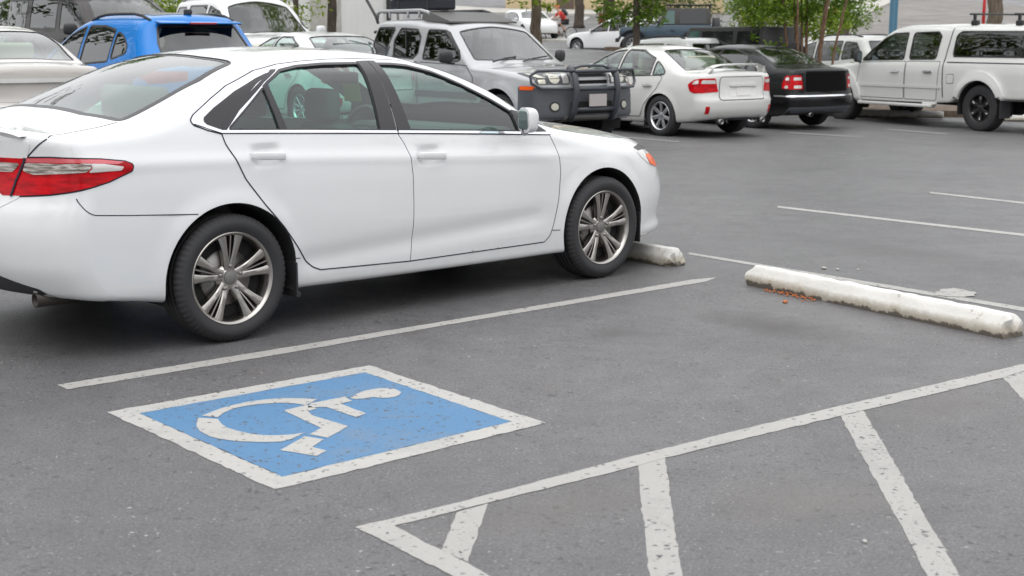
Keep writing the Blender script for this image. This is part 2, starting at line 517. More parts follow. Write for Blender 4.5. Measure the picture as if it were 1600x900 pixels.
def smooth_by_angle(o, ang=35):
    me = o.data
    me.polygons.foreach_set('use_smooth', np.ones(len(me.polygons), bool))
    bm = bmesh.new(); bm.from_mesh(me)
    for e in bm.edges:
        if len(e.link_faces) == 2 and e.calc_face_angle(0) > R(ang): e.smooth = False
    bm.to_mesh(me); bm.free()
    return o

def patch_mesh(B, rings, view, off=.002, res=.03, thick=.006, side=-1, lo=None, fill=True):
    """a panel lying on the body: rings are 2-D outlines in the view's coordinates"""
    rs = [resamp(r, res * .8) for r in rings]
    pts = np.concatenate(rs); E = []; o = 0
    for r in rs:
        n = len(r); E += [(o + i, o + (i + 1) % n) for i in range(n)]; o += n
    if fill:
        lo2, hi2 = pts.min(0), pts.max(0)
        gx, gy = np.meshgrid(np.arange(lo2[0], hi2[0], res), np.arange(lo2[1], hi2[1], res * .87))
        gx = gx + (np.arange(gx.shape[0]) % 2)[:, None] * res / 2
        g = np.stack([gx.ravel(), gy.ravel()], 1); g = g[inpoly(g[:, 0], g[:, 1], rs)]
        if len(g):
            keep = np.ones(len(g), bool)
            for k in range(0, len(g), 2000):
                keep[k:k + 2000] = (((g[k:k + 2000, None] - pts[None]) ** 2).sum(2).min(1) > (.6 * res) ** 2)
            pts = np.concatenate([pts, g[keep]])
    v, _, f, *_ = delaunay_2d_cdt([Vector(p) for p in pts.tolist()], E, [], 0, 1e-7)
    v = np.array([tuple(p) for p in v]); f = np.array([t for t in f if len(t) == 3])
    c = v[f].mean(1); f = f[inpoly(c[:, 0], c[:, 1], rs)]
    P = B.solve(view, v[:, 0], v[:, 1], lo); N = B.grad(P); N /= np.maximum(np.linalg.norm(N, axis=1), 1e-9)[:, None]
    P = P + N * off
    if view == 'side' and side < 0: P = P * [1, -1, 1]; N = N * [1, -1, 1]
    fn = np.cross(P[f[:, 1]] - P[f[:, 0]], P[f[:, 2]] - P[f[:, 0]])
    fl = (fn * N[f[:, 0]]).sum(1) < 0; f[fl] = f[fl][:, ::-1]
    Fc = [tuple(t) for t in f.tolist()]
    if thick > 0:
        ed = {}
        for t in Fc:
            for i in range(3):
                a, b = t[i], t[(i + 1) % 3]
                if (b, a) in ed: del ed[(b, a)]
                else: ed[(a, b)] = 1
        nv = len(P); bnd = sorted({a for e in ed for a in e}); mp = {a: i for i, a in enumerate(bnd)}; k = len(bnd)
        out = np.zeros((k, 3))
        for (a, b) in ed:
            t = P[b] - P[a]; s_ = np.cross(t, N[a]); out[mp[a]] += s_; out[mp[b]] += s_
        out /= np.maximum(np.linalg.norm(out, axis=1), 1e-12)[:, None]
        P = np.concatenate([P, P[bnd], P[bnd] - N[bnd] * thick]); N = np.concatenate([N, out, out])
        for (a, b) in ed: Fc.append((nv + mp[b], nv + mp[a], nv + k + mp[a], nv + k + mp[b]))
    return mesh('patch', P, Fc, True, N)

def patch(B, name, rings, view, m, parent, off=.002, res=.03, thick=.006, side=-1, lo=None, fill=True):
    if not isinstance(rings, list) or not hasattr(rings[0][0], '__len__'): rings = [np.asarray(rings, float)]
    return link(name, patch_mesh(B, rings, view, off, res, thick, side, lo, fill), m, parent)

def mirror_y(ring): return np.asarray(ring, float) * [-1, 1]

def body_object(B, h, paint_key, parent, holes, lining='liner', name='body', zmin=.45):
    """holes: (view, ring) openings for glass; edges of the mesh are pulled onto the ring"""
    P, Q, mid = surface_net(B, h)
    n = len(P); mp = np.arange(n) + n; mp[mid] = np.arange(n)[mid]
    keep = ~mid; new = np.cumsum(keep) - 1 + n; mp = np.where(mid, np.arange(n), new)
    P = np.concatenate([P, P[keep] * [1, -1, 1]]); Q = np.concatenate([Q, mp[Q][:, ::-1]])
    c = P[Q].mean(1)
    fn = np.cross(P[Q[:, 2]] - P[Q[:, 0]], P[Q[:, 3]] - P[Q[:, 1]])
    g = B.grad(c)
    fl = (fn * g).sum(1) < 0; Q[fl] = Q[fl][:, ::-1]
    G = g / np.maximum(np.linalg.norm(g, axis=1), 1e-9)[:, None]
    ax = {'side': (0, 2), 'top': (0, 1), 'rear': (1, 2), 'front': (1, 2)}
    rem = np.zeros(len(Q), bool); cuts = []
    for xw in B.wheels:
        t = np.linspace(0, 2 * math.pi, 90, endpoint=False); ring = np.stack([xw + B.Ra * np.cos(t), B.zwh + B.Ra * np.sin(t)], 1)
        ok = (np.abs(c[:, 1]) > B.yin) & (np.hypot(c[:, 0] - xw, c[:, 2] - B.zwh) < B.Ra) & (G[:, 2] < .8)
        rem |= ok; cuts.append(('side', ring, np.unique(Q[ok])))
        for sd in (-1, 1):
            th = np.linspace(R(-17), R(197), 41); X = xw + B.Ra * np.cos(th); Zz = B.zwh + B.Ra * np.sin(th)
            yo = B.solve('side', X, np.maximum(Zz, B.bot(X) + .03))[:, 1]
            V = [(X[k] , sd * (yo[k] + .001), Zz[k]) for k in range(41)] + [(xw + (X[k] - xw) * .985, sd * (yo[k] - .012), B.zwh + (Zz[k] - B.zwh) * .985) for k in range(41)] + [(xw + (X[k] - xw) * .99, sd * (B.yin - .02), B.zwh + (Zz[k] - B.zwh) * .99) for k in range(41)]
            Fl = [(r_ * 41 + k, r_ * 41 + k + 1, (r_ + 1) * 41 + k + 1, (r_ + 1) * 41 + k) for r_ in range(2) for k in range(40)] + [tuple(range(82, 123))]
            link('wheel_arch_liner', mesh('liner', V, Fl, False), 'under', parent)
    for view, ring in holes:
        i, j = ax[view]
        ok = {'side': (np.abs(G[:, 1]) > .25) & (np.abs(c[:, 1]) > .3), 'top': G[:, 2] > .12, 'rear': (G[:, 0] < -.25) & (c[:, 0] < B.L[0] + 1.2), 'front': G[:, 0] > .3}[view]
        if view == 'side': ok &= inpoly(c[:, 0], c[:, 2], [ring])
        elif view == 'top': ok &= inpoly(c[:, 0], c[:, 1], [ring]) & (c[:, 2] > .6)
        else: ok &= inpoly(c[:, 1], c[:, 2], [ring])
        rem |= ok; cuts.append((view, ring, np.unique(Q[ok])))
    kept = np.unique(Q[~rem])
    for view, ring, vs in cuts:
        vs = np.intersect1d(vs, kept)
        if not len(vs): continue
        i, j = ax[view]; r = resamp(ring, .006)
        for k in range(0, len(vs), 800):
            q = P[vs[k:k + 800]][:, [i, j]]
            d2 = ((q[:, None] - r[None]) ** 2).sum(2); nn = r[d2.argmin(1)]
            okm = d2.min(1) < (1.6 * h) ** 2
            S_ = B.solve(view, nn[:, 0], nn[:, 1])
            if view == 'side': S_[:, 1] *= np.sign(P[vs[k:k + 800]][:, 1]); okm &= np.abs(P[vs[k:k + 800]][:, 1]) > .3; okm &= np.abs(S_[:, 1] - P[vs[k:k + 800]][:, 1]) < 4 * h
            idx = vs[k:k + 800][okm]; P[idx] = S_[okm]
    Q = Q[~rem]; c = c[~rem]; G = G[~rem]
    N = B.grad(P); N /= np.maximum(np.linalg.norm(N, axis=1), 1e-9)[:, None]
    mi = np.zeros(len(Q), int)
    mi[G[:, 2] < -.93] = 1
    o = link(name, mesh(name, P, Q, True, None, mi), [paint_key, 'under'], parent)
    if lining:
        sel = (mi == 0) & (c[:, 2] > zmin)
        q = Q[sel]; u, inv = np.unique(q, return_inverse=True)
        link('interior_lining', mesh('lining', P[u] - N[u] * .022, inv.reshape(q.shape)[:, ::-1], True), lining, parent)
    return o
# ---------------------------------------------------------------- wheels (axle along y, outer face towards -y)
def tyre_mb(Rt, Rr, wd, detail=False):
    o = MB(); h = wd / 2
    if detail:
        prof = [(Rr - .012, -h + .012), (Rr + .004, -h + .004), (Rr + .02, -h - .006), (Rr + .045, -h - .011), (Rt - .035, -h - .006), (Rt - .018, -h + .004), (Rt - .007, -h + .016), (Rt - .002, -h + .030)]
        ys = [-h + .030]
        for gx in (-.052, -.018, .018, .052):
            prof += [(Rt - .001, gx - .006), (Rt - .009, gx - .004), (Rt - .009, gx + .004), (Rt - .001, gx + .006)]
        prof += [(Rt - .002, h - .030), (Rt - .012, h - .012), (Rt - .035, h + .006), (Rr + .04, h + .01), (Rr - .012, h - .01)]
        def mod(i, k):
            if 5 <= i <= 7: return -.0055 if k % 4 == 0 else 0.
            return 0.
        o.lathe(prof, 264, 0, mod=mod)
    else:
        prof = [(Rr - .012, -h + .012), (Rr + .02, -h - .004), (Rt - .04, -h - .004), (Rt - .012, -h + .01), (Rt - .001, -h + .035), (Rt, 0), (Rt - .001, h - .035), (Rt - .012, h - .01), (Rt - .05, h), (Rr - .012, h - .01)]
        o.lathe(prof, 56, 0)
    return o

def spoke(o, a0, a1, r0, r1, w0, w1, y0, y1, dep=.03, mi=0, wm=None, bow=0.):
    """one spoke from polar angle a0 at r0 to a1 at r1, widths w0..w1, face depth y0..y1"""
    V = []; n = 7
    for i in range(n):
        t = i / (n - 1); r = r0 + (r1 - r0) * t; a = a0 + (a1 - a0) * t
        w = w0 + (w1 - w0) * t if wm is None else (w0 * (1 - t) ** 2 + 2 * t * (1 - t) * wm + w1 * t * t)
        y = y0 + (y1 - y0) * t + bow * math.sin(math.pi * t)
        ca, sa = math.cos(a), math.sin(a)
        for (q, dy) in ((-.5, dep), (-.5, .005), (-.32, 0), (.32, 0), (.5, .005), (.5, dep)):
            V.append((ca * r - sa * q * w, y + dy, sa * r + ca * q * w))
    F = []
    for i in range(n - 1):
        for k in range(5):
            F.append((i * 6 + k, i * 6 + k + 1, (i + 1) * 6 + k + 1, (i + 1) * 6 + k))
    F += [(0, 1, 2, 3, 4, 5), tuple(range((n - 1) * 6, n * 6))[::-1]]
    o.add(V, F, mi, False)

def make_wheel(style, Rt=.33, Rr=.243, wd=.215):
    """returns list of (name, mesh, materials) shared by all the wheels of a car"""
    out = []; h = wd / 2
    t = tyre_mb(Rt, Rr, wd, style == 'triple').build('tyre', ['rubber']); out.append(('tyre', t.data)); bpy.data.objects.remove(t)
    o = MB(); face = -h + .012
    barrel = [(Rr - .012, face + .012), (Rr + .003, face - .004), (Rr - .004, face - .009), (Rr - .012, face - .004), (Rr - .020, face + .008), (Rr - .028, face + .05), (Rr - .03, h - .02), (Rr - .012, h)]
    m1 = {'triple': 'dark_alloy', 'black': 'black_alloy'}.get(style, 'alloy')
    o.lathe(barrel, 72 if style == 'triple' else 40, 0)
    o.lathe([(.001, face + .075), (Rr - .03, face + .075)], 32, 1)
    y_h = face + .022
    if style == 'triple':
        for g in range(5):
            a = R(90 + 72 * g)
            for sg in (-1, 1):
                spoke(o, a + sg * .20, a + sg * .225, .045, Rr - .014, .040, .052, y_h + .004, face + .004, .034, 0, .016, -.004)
            spoke(o, a, a, .078, Rr - .014, .009, .012, y_h + .008, face + .006, .03, 0, None, -.002)
        o.lathe([(.002, y_h + .004), (.044, y_h + .004), (.050, y_h + .010), (.062, y_h + .016), (.072, y_h + .03)], 40, 0)
        rim = o.build('rim', [m1, 'under']); smooth_by_angle(rim, 40); out.append(('rim', rim.data)); bpy.data.objects.remove(rim)
        c = MB(); c.lathe([(.001, y_h - .002), (.033, y_h - .002), (.036, y_h + .002), (.036, y_h + .01)], 32, 0)
        x = c.build('hub_cap', ['cap']); out.append(('hub_cap', x.data)); bpy.data.objects.remove(x)
        for g in range(5):
            a = R(90 + 72 * g); cx_, cz_ = .062 * math.cos(a), .062 * math.sin(a); c = MB()
            c.lathe([(.0135, y_h + .012), (.0135, y_h + .004), (.0105, y_h + .003), (.0100, y_h - .008), (.007, y_h - .011), (.0005, y_h - .0115)], 12, 0, c=(cx_, 0, cz_))
            x = c.build('lug_nut', ['steel']); out.append(('lug_nut', x.data)); bpy.data.objects.remove(x)
        c = MB(); c.lathe([(.03, face + .070), (.145, face + .066), (.148, face + .085)], 40, 0)
        c.box((-.13, face + .066, .03), (.06, .05, .13), 1, 0, .012)
        x = c.build('brake_disc', ['steel', 'cap']); out.append(('brake_disc', x.data)); bpy.data.objects.remove(x)
        return out
    ns = {'six': 7, 'black': 6, 'ten': 10, 'five': 5}[style]
    for g in range(ns):
        a = R(90 + 360 / ns * g)
        if style == 'black': spoke(o, a, a, .05, Rr - .03, .05, .085, y_h, face + .01, .03, 0); spoke(o, a, a, Rr * .52, Rr - .045, .022, .036, y_h - .004, face + .005, .01, 2)
        elif style == 'five': spoke(o, a, a, .03, Rr - .014, .07, .085, y_h, face + .006, .03, 0)
        elif style == 'ten': spoke(o, a, a, .03, Rr - .014, .03, .03, y_h, face + .006, .03, 0)
        else: spoke(o, a, a, .03, Rr - .014, .052, .060, y_h, face + .004, .03, 0)
    o.lathe([(.002, y_h - .004), (.05, y_h - .004), (.058, y_h + .002), (.066, y_h + .03)], 32, 0)
    rim = o.build('rim', [m1, 'under', 'alloy']); smooth_by_angle(rim, 40); out.append(('rim', rim.data)); bpy.data.objects.remove(rim)
    return out

def put_wheels(root, kit, spots, spin=0.):
    """spots: (x, y, z); y < 0 is the right-hand side"""
    for (x, y, z) in spots:
        w = empty('wheel', root, (x, y, z), (0, 0, 0 if y < 0 else math.pi))
        for nm, me in kit:
            o = bpy.data.objects.new(nm, me); COL.objects.link(o); o.parent = w
            if nm != 'tyre': o.rotation_euler = (0, spin, 0)

def seat_mesh(wd=.5, head=True):
    o = MB()
    bm = bmesh.new()
    # backrest: rounded slab leaning back, head-rest on two posts
    bmesh.ops.create_cube(bm, size=1); bmesh.ops.scale(bm, vec=(.15, wd, .62), verts=bm.verts)
    for v in bm.verts:
        if v.co.z > 0: v.co.y *= .78
        v.co.x -= v.co.z * .32
    bmesh.ops.bevel(bm, geom=bm.edges[:], offset=.055, segments=4, affect='EDGES', profile=.5)
    bmesh.ops.translate(bm, vec=(-.12, 0, .45), verts=bm.verts); o.bm(bm, 0, True)
    if head:
        bm = bmesh.new(); bmesh.ops.create_cube(bm, size=1); bmesh.ops.scale(bm, vec=(.10, wd * .52, .19), verts=bm.verts)
        bmesh.ops.bevel(bm, geom=bm.edges[:], offset=.045, segments=4, affect='EDGES', profile=.5)
        bmesh.ops.translate(bm, vec=(-.24, 0, .86), verts=bm.verts); o.bm(bm, 0, True)
    bm = bmesh.new(); bmesh.ops.create_cube(bm, size=1); bmesh.ops.scale(bm, vec=(.52, wd, .16), verts=bm.verts)
    bmesh.ops.bevel(bm, geom=bm.edges[:], offset=.05, segments=3, affect='EDGES', profile=.5)
    bmesh.ops.translate(bm, vec=(.14, 0, .12), verts=bm.verts); o.bm(bm, 0, True)
    return o
# ---------------------------------------------------------------- vehicles: shared assembly
def ground_z(x, y):
    """the lot: level where the sedan stands, a slight cross fall further out, then rising to the street"""
    x = np.asarray(x, float); y = np.asarray(y, float)
    t = np.clip((y - 9.5) / 9, 0, 1); t = t * t * (3 - 2 * t)
    cross = np.where(x < 1, np.minimum(.0075 * (1 - x) ** 2, .45), np.maximum(-.013 * (x - 1), -.14))
    far = np.interp(y, [0, 34, 40, 57, 73, 100, 150, 320], [0, 0, .12, .95, 1.35, 3.0, 6.2, 16.])
    return t * cross + far

def place(root, x, y, yaw, tilt=True):
    z = float(ground_z(x, y))
    root.location = (x, y, z); root.rotation_euler = (0, 0, yaw)
    return root

def ring_of(pts, rad=.03): return rounded(pts, rad)

def capsule(x0, z0, x1, z1, r, n=8):
    a = math.atan2(z1 - z0, x1 - x0); out = []
    for k in range(n + 1):
        t = a + math.pi / 2 + math.pi * k / n; out.append((x0 + r * math.cos(t), z0 + r * math.sin(t)))
    for k in range(n + 1):
        t = a - math.pi / 2 + math.pi * k / n; out.append((x1 + r * math.cos(t), z1 + r * math.sin(t)))
    return np.array(out)

def ellipse(cx, cz, rx, rz, n=28):
    t = np.linspace(0, 2 * math.pi, n, endpoint=False); return np.stack([cx + rx * np.cos(t), cz + rz * np.sin(t)], 1)

def both(fn, *a, **k):
    return [fn(*a, side=s, **k) for s in (-1, 1)]

def windows(root, B, holes, res=.05, seal=.02):
    """glass and black seals. holes: (part name, view, ring, glass, parent or None)"""
    for nm, view, ring, gm, par in holes:
        for sd in ((-1, 1) if view == 'side' else (1,)):
            p = root if par is None else par[0 if sd < 0 else 1]
            g = patch(B, nm, offset(ring, .004), view, gm, p, -.004, res, 0, sd)
            if seal: patch(B, 'window_seal', [offset(ring, seal * .6), offset(ring, -seal * .4)], view, 'trim', g if par is None else p, .003, res, .008, sd)

def mirror_housing(root, c, key, sz=(.13, .22, .15), sides=(-1, 1), glass_key='mirror'):
    for s in sides:
        bm = bmesh.new(); bmesh.ops.create_uvsphere(bm, u_segments=24, v_segments=16, radius=.5)
        for v in bm.verts:
            x, y, z = v.co
            # superellipsoid, cut flat towards the rear
            f = lambda t: math.copysign((abs(t) * 2) ** .62 / 2, t)
            v.co = (f(x), f(y), f(z))
            if v.co.x < -.12: v.co.x = -.12 - (abs(v.co.x) - .12) * .08
            if v.co.z < -.1: v.co.x *= .9
            v.co.y *= 1 - .18 * (v.co.z - .0)
        bmesh.ops.scale(bm, vec=sz, verts=bm.verts)
        o = MB(); o.bm(bm, 0, True)
        o.tube([(.0, -s * .0, -sz[2] * .35), (.035, -s * sz[1] * .6, -sz[2] * .52)], [.028, .022], 10, 1)
        h = o.build('side_mirror', [key, 'trim'], root, (c[0], s * c[1], c[2]), (0, 0, s * .30)); smooth_by_angle(h, 50)
        g = MB(); r = rounded([(-sz[1] * .40, -sz[2] * .36), (sz[1] * .40, -sz[2] * .36), (sz[1] * .38, sz[2] * .36), (-sz[1] * .34, sz[2] * .36)], .03)
        g.prism([(p[0] * -s, p[1]) for p in r], -sz[0] * .165, -sz[0] * .15, 0, 'x')
        g.build('mirror_glass', [glass_key], h)

def seats(root, spots, key='seat', head=True):
    me = None
    for (x, y, z, w) in spots:
        if me is None or w != me[1]:
            o = seat_mesh(w, head).build('seat', [key], root, (x, y, z)); me = (o.data, w)
        else:
            o = bpy.data.objects.new('seat', me[0]); COL.objects.link(o); o.parent = root; o.location = (x, y, z)

def cabin(root, B, x_dash, y_wheel, z_dash, key='dark', wd=1.3):
    o = MB(); o.box((x_dash + .12, 0, z_dash - .12), (.42, wd, .22), 0, 0, .07); o.build('dashboard', [key], root)
    w = MB(); bm = bmesh.new()
    w.lathe([(.185 + .016 * math.cos(a), .016 * math.sin(a)) for a in np.linspace(0, 2 * math.pi, 9)], 36, 0, axis='x')
    w.tube([(0, -.18, 0), (0, .18, 0)], .014, 8); w.tube([(0, 0, 0), (0, 0, -.18)], .014, 8); w.box((0.02, 0, 0), (.05, .12, .1), 0, 0, .02)
    w.tube([(0, 0, 0), (.3, 0, -.08)], .03, 8)
    w.build('steering_wheel', [key], root, (x_dash - .17, y_wheel, z_dash - .08), (0, R(22), 0))
HERO = Body(
    top=[(-1.20, 1.06), (-1.06, 1.14), (-.98, 1.135), (-.86, 1.132), (-.74, 1.150), (-.60, 1.185), (-.34, 1.285), (-.10, 1.375), (.10, 1.432), (.40, 1.476), (.80, 1.490), (1.10, 1.482), (1.40, 1.456),
         (1.75, 1.385), (2.10, 1.262), (2.36, 1.130), (2.50, 1.052), (2.62, 1.022), (2.85, .990), (3.1, .957), (3.35, .915), (3.52, .860), (3.66, .785), (3.80, .66)],
    belt=[(-1.2, 1.125), (0, 1.070), (1.1, 1.018), (2.3, .957), (3.6, .90)],
    plan=[(-1.2, .835), (-.8, .880), (-.35, .906), (.3, .912), (1.2, .912), (2.2, .912), (2.8, .906), (3.2, .872), (3.5, .825), (3.8, .74)],
    sec=[(-.95, -.10), (-.86, -.055), (-.78, -.020), (-.70, -.012), (-.58, -.004), (-.45, .0), (-.33, -.004), (-.24, -.009), (-.17, -.015), (-.13, -.023), (-.09, -.038), (0, -.066), (.05, -.086), (.18, -.150), (.32, -.245), (.42, -.345), (.5, -.45)],
    xf=[(.10, 3.70), (.20, 3.745), (.245, 3.80), (.275, 3.805), (.33, 3.775), (.42, 3.80), (.50, 3.815), (.58, 3.805), (.68, 3.765), (.78, 3.70), (.90, 3.58), (1.0, 3.4)],
    xr=[(.20, -.90), (.34, -1.02), (.48, -1.085), (.62, -1.10), (.72, -1.09), (.80, -1.06), (.95, -1.045), (1.06, -1.055), (1.12, -1.08), (1.25, -1.10)],
    bot=[(-1.15, .335), (-.9, .315), (-.55, .275), (-.30, .24), (.3, .222), (1.2, .212), (2.4, .205), (3.1, .215), (3.4, .225), (3.75, .25)],
    crown=[(-1.1, .06), (-.6, .08), (-.2, .13), (.3, .12), (1.2, .11), (1.6, .08), (2.3, .05), (2.7, .10), (3.3, .14), (3.7, .2)],
    bow=[(-1.2, 0), (-.85, -.05), (-.5, -.22), (.15, -.18), (.6, 0), (1.1, .15), (1.5, .32), (2.4, .38), (2.8, .15), (3.3, .05), (3.7, 0)],
    rtop=[(-1.1, .05), (-.7, .05), (-.45, .06), (.0, .09), (.5, .11), (1.2, .10), (1.6, .06), (2.3, .05), (2.6, .07), (3.2, .10), (3.7, .12)],
    cf=(.20, .66), cr=(.10, .34), rf=.11, rr=.06, wheels=(0.0, 2.775), Ra=.385, yin=.58, flare=(.010, .055), zwh=.335,
    creases=[(Tab([(-1.0, .955), (0.1, .932), (1.3, .872), (2.3, .820), (2.7, .80)]), .005, .03, -.95, 2.5),
             (Tab([(.2, .36), (.8, .39), (1.6, .43), (2.3, .47)]), -.012, .06, .25, 2.35)])
HERO.dents = [(.238, .944, .085, .05, -.022), (1.33, .880, .085, .05, -.022)]
# ---------------------------------------------------------------- the white sedan
def build_hero():
    B = HERO
    root = empty('sedan'); tag(root, 'large white sedan in the foreground with grey triple-spoke wheels, rolled up against a wheel stop', 'car', 'cars in the parking lot')
    H0 = math.atan2(0, 1)
    rear_glass = rounded([(.351, 1.305), (.483, 1.369), (.608, 1.388), (.793, 1.398), (1.048, 1.398), (1.009, 1.034), (.383, 1.064)], .012)
    quarter = rounded([(.326, 1.286), (.352, 1.066), (.032, 1.080)], .012)
    front_glass = rounded([(1.177, 1.393), (1.300, 1.390), (1.407, 1.380), (1.563, 1.341), (1.728, 1.268), (1.909, 1.178), (2.045, 1.100), (2.068, .980), (1.218, 1.025)], .012)
    outer = rounded([(-.004, 1.067), (-.075, 1.086), (-.150, 1.115), (-.163, 1.135), (-.138, 1.160), (-.005, 1.236), (.11, 1.294), (.323, 1.366), (.496, 1.396), (.666, 1.410), (.865, 1.418), (1.137, 1.419),
                     (1.417, 1.404), (1.581, 1.371), (1.776, 1.300), (1.98, 1.205), (2.15, 1.108), (2.335, .950), (1.123, 1.016)], .02)
    rw = rounded([(-.486, .705), (-.56, .45), (-.585, 0), (-.56, -.45), (-.486, -.705), (.0, -.64), (.262, -.548), (.215, -.3), (.20, 0), (.215, .3), (.262, .548), (.0, .64)], .05)
    ws = rounded([(2.215, .70), (2.36, .45), (2.41, 0), (2.36, -.45), (2.215, -.70), (1.85, -.595), (1.53, -.52), (1.445, -.3), (1.43, 0), (1.445, .3), (1.53, .52), (1.85, .595)], .05)
    rear_side = [('side', rear_glass), ('side', quarter), ('side', front_glass), ('top', rw), ('top', ws)]
    body_object(B, .016, 'white', root, rear_side)
    # doors
    cut_r = [(-.004, 1.066), (.007, 1.014), (.040, .949), (.094, .834), (.196, .696), (.307, .569), (.388, .459), (.454, .370), (.499, .333), (.547, .314)]
    cut_m = [(1.123, 1.016), (1.160, .950), (1.180, .880), (1.188, .775), (1.184, .613), (1.176, .392), (1.161, .293)]
    cut_f = [(2.322, .947), (2.352, .870), (2.366, .790), (2.368, .713), (2.345, .556), (2.303, .399), (2.276, .329), (2.228, .294)]
    dense = lambda l: resamp(rounded(l, .08, 4, False), .012, False)
    cr, cm, cf = dense(cut_r), dense(cut_m), dense(cut_f)
    rdoor = np.concatenate([cr, cm[::-1]]); fdoor = np.concatenate([cm, cf[::-1]])
    doors = {}
    for sd in (-1, 1):
        rs = .018 if sd < 0 else .05
        d1 = patch(B, 'door', offset(rdoor, -.0025), 'side', 'white', root, .003, rs, .008, sd); d1['label'] = 'rear door'
        d2 = patch(B, 'door', offset(fdoor, -.0025), 'side', 'white', root, .003, rs, .008, sd); d2['label'] = 'front door'
        doors[sd] = (d1, d2)
        for line in (cr, np.concatenate([cm]), cf, dense([(.547, .314), (1.161, .293), (2.228, .294)])):
            patch(B, 'panel_gap', ribbon(line, .0085), 'side', 'gap', root, .0018, .012, 0, sd, None, False)
        # handles
        for d, (a, b) in ((d1, ((.135, .950), (.345, .937))), (d2, ((1.228, .887), (1.436, .874)))):
            hd = MB(); y0 = float(B.solve('side', np.array([a[0], b[0]]), np.array([a[1], b[1]]))[:, 1].mean())
            L = b[0] - a[0]; V = []; F = []; n = 13
            for i in range(n):
                t = i / (n - 1); e = 1 - abs(2 * t - 1) ** 6; yo = y0 + .004 + .030 * e ** .5; hh = .021 * (.62 + .38 * e ** .5); th = .016
                for k in range(10):
                    q = 2 * math.pi * k / 10; c, s_ = math.cos(q), math.sin(q); c = math.copysign(abs(c) ** .6, c); s_ = math.copysign(abs(s_) ** .6, s_)
                    V.append((a[0] + L * t, sd * (yo + th * .5 * c), a[1] + (b[1] - a[1]) * t + hh * s_))
            for i in range(n - 1):
                for k in range(10): F.append((i * 10 + k, i * 10 + (k + 1) % 10, (i + 1) * 10 + (k + 1) % 10, (i + 1) * 10 + k))
            F += [tuple(range(10)), tuple(range((n - 1) * 10, n * 10))]
            hd.add(V, F, 0, True); hd.build('door_handle', ['white'], d)
    dr, dl = doors[-1], doors[1]
    for ring, (di, nm) in ((rear_glass, (0, 'window')), (quarter, (0, 'window')), (front_glass, (1, 'window'))):
        for sd in (-1, 1):
            p = doors[sd][di]
            patch(B, nm, offset(ring, .004), 'side', 'teal_glass', p, -.005, .05, 0, sd)
            patch(B, 'window_seal', [offset(ring, .006), offset(ring, -.007)], 'side', 'trim', p, .004, .04, .012, sd, None, False)
    for sd in (-1, 1):
        rs = .025
        patch(B, 'window_surround', [outer, offset(rear_glass, .005), offset(quarter, .005), offset(front_glass, .005)], 'side', 'bright', root, .0042, .022, .004, sd, None, True)
        patch(B, 'panel_gap', [offset(outer, .006), offset(outer, -.001)], 'side', 'gap', root, .0012, .03, 0, sd, None, False)
        ct = rounded([(.425, 1.366), (.303, 1.330), (.138, 1.268), (-.015, 1.192), (-.086, 1.148), (-.092, 1.128), (-.075, 1.112), (.000, 1.084), (.018, 1.108), (.102, 1.179), (.290, 1.301)], .015)
        patch(B, 'pillar_trim', ct, 'side', 'trim', root, .0065, rs, .006, sd)
        patch(B, 'pillar_trim', rounded([(.425, 1.370), (.288, 1.296), (.100, 1.186), (.015, 1.114), (-.004, 1.080), (.022, 1.076), (.050, 1.100), (.130, 1.172), (.345, 1.310), (.470, 1.372)], .006), 'side', 'trim', root, .0075, rs, .006, sd)
        patch(B, 'pillar_trim', [(.322, 1.292), (.352, 1.310), (.392, 1.062), (.345, 1.064)], 'side', 'trim', root, .007, rs, .006, sd)
        patch(B, 'pillar_trim', [(1.050, 1.404), (1.128, 1.406), (1.120, 1.022), (1.004, 1.028)], 'side', 'trim', root, .008, rs, .006, sd)
        patch(B, 'pillar_trim', [(1.134, 1.406), (1.186, 1.404), (1.224, 1.018), (1.128, 1.022)], 'side', 'trim', root, .008, rs, .006, sd)
        patch(B, 'mirror_sail', rounded([(2.045, 1.108), (2.130, 1.090), (2.318, .956), (2.066, .972)], .01), 'side', 'trim', root, .008, rs, .006, sd)
        for strip in ([(-.090, 1.103), (-.004, 1.074), (.5, 1.052), (1.118, 1.021)], [(1.132, 1.0205), (1.7, .992), (2.32, .955)]):
            patch(B, 'belt_moulding', ribbon(resamp(np.array(strip), .03, False), .013), 'side', 'chrome', root, .009, .03, .008, sd, None, False)
        patch(B, 'panel_gap', ribbon(resamp(np.array([(-.15, 1.118), (-.004, 1.066), (1.12, 1.012), (2.33, .946)]), .02, False), .004), 'side', 'gap', root, .006, .03, 0, sd, None, False)
        for line in ([(-.800, .800), (-.796, .785), (-.770, .742), (-.737, .719), (-.566, .705), (-.197, .680)], [(2.360, .356), (2.292, .361)], [(.412, .392), (.372, .395)]):
            patch(B, 'panel_gap', ribbon(dense(line), .005), 'side', 'gap', root, .001, .012, 0, sd, None, False)
        # tail lamp: red housing, pale upper edge, ribbed clear band, bright spear
        lamp = rounded([(-.998, .806), (-.970, .880), (-.955, .987), (-.876, .990), (-.676, .976), (-.560, .960), (-.522, .944), (-.530, .918), (-.647, .874), (-.785, .840), (-.887, .820)], .012)
        tl = patch(B, 'tail_light', lamp, 'side', 'red_lens', root, .006, .02, .016, sd)
        patch(B, 'panel_gap', [offset(lamp, .007), offset(lamp, -.002)], 'side', 'gap', root, .002, .02, 0, sd, None, False)
        patch(B, 'lamp_seam', ribbon(resamp(np.array([(sd * .575, .803), (sd * .600, .880), (sd * .652, .988)]), .02, False), .010), 'rear', 'gap', root, .012, .02, .004, 1, None, False)
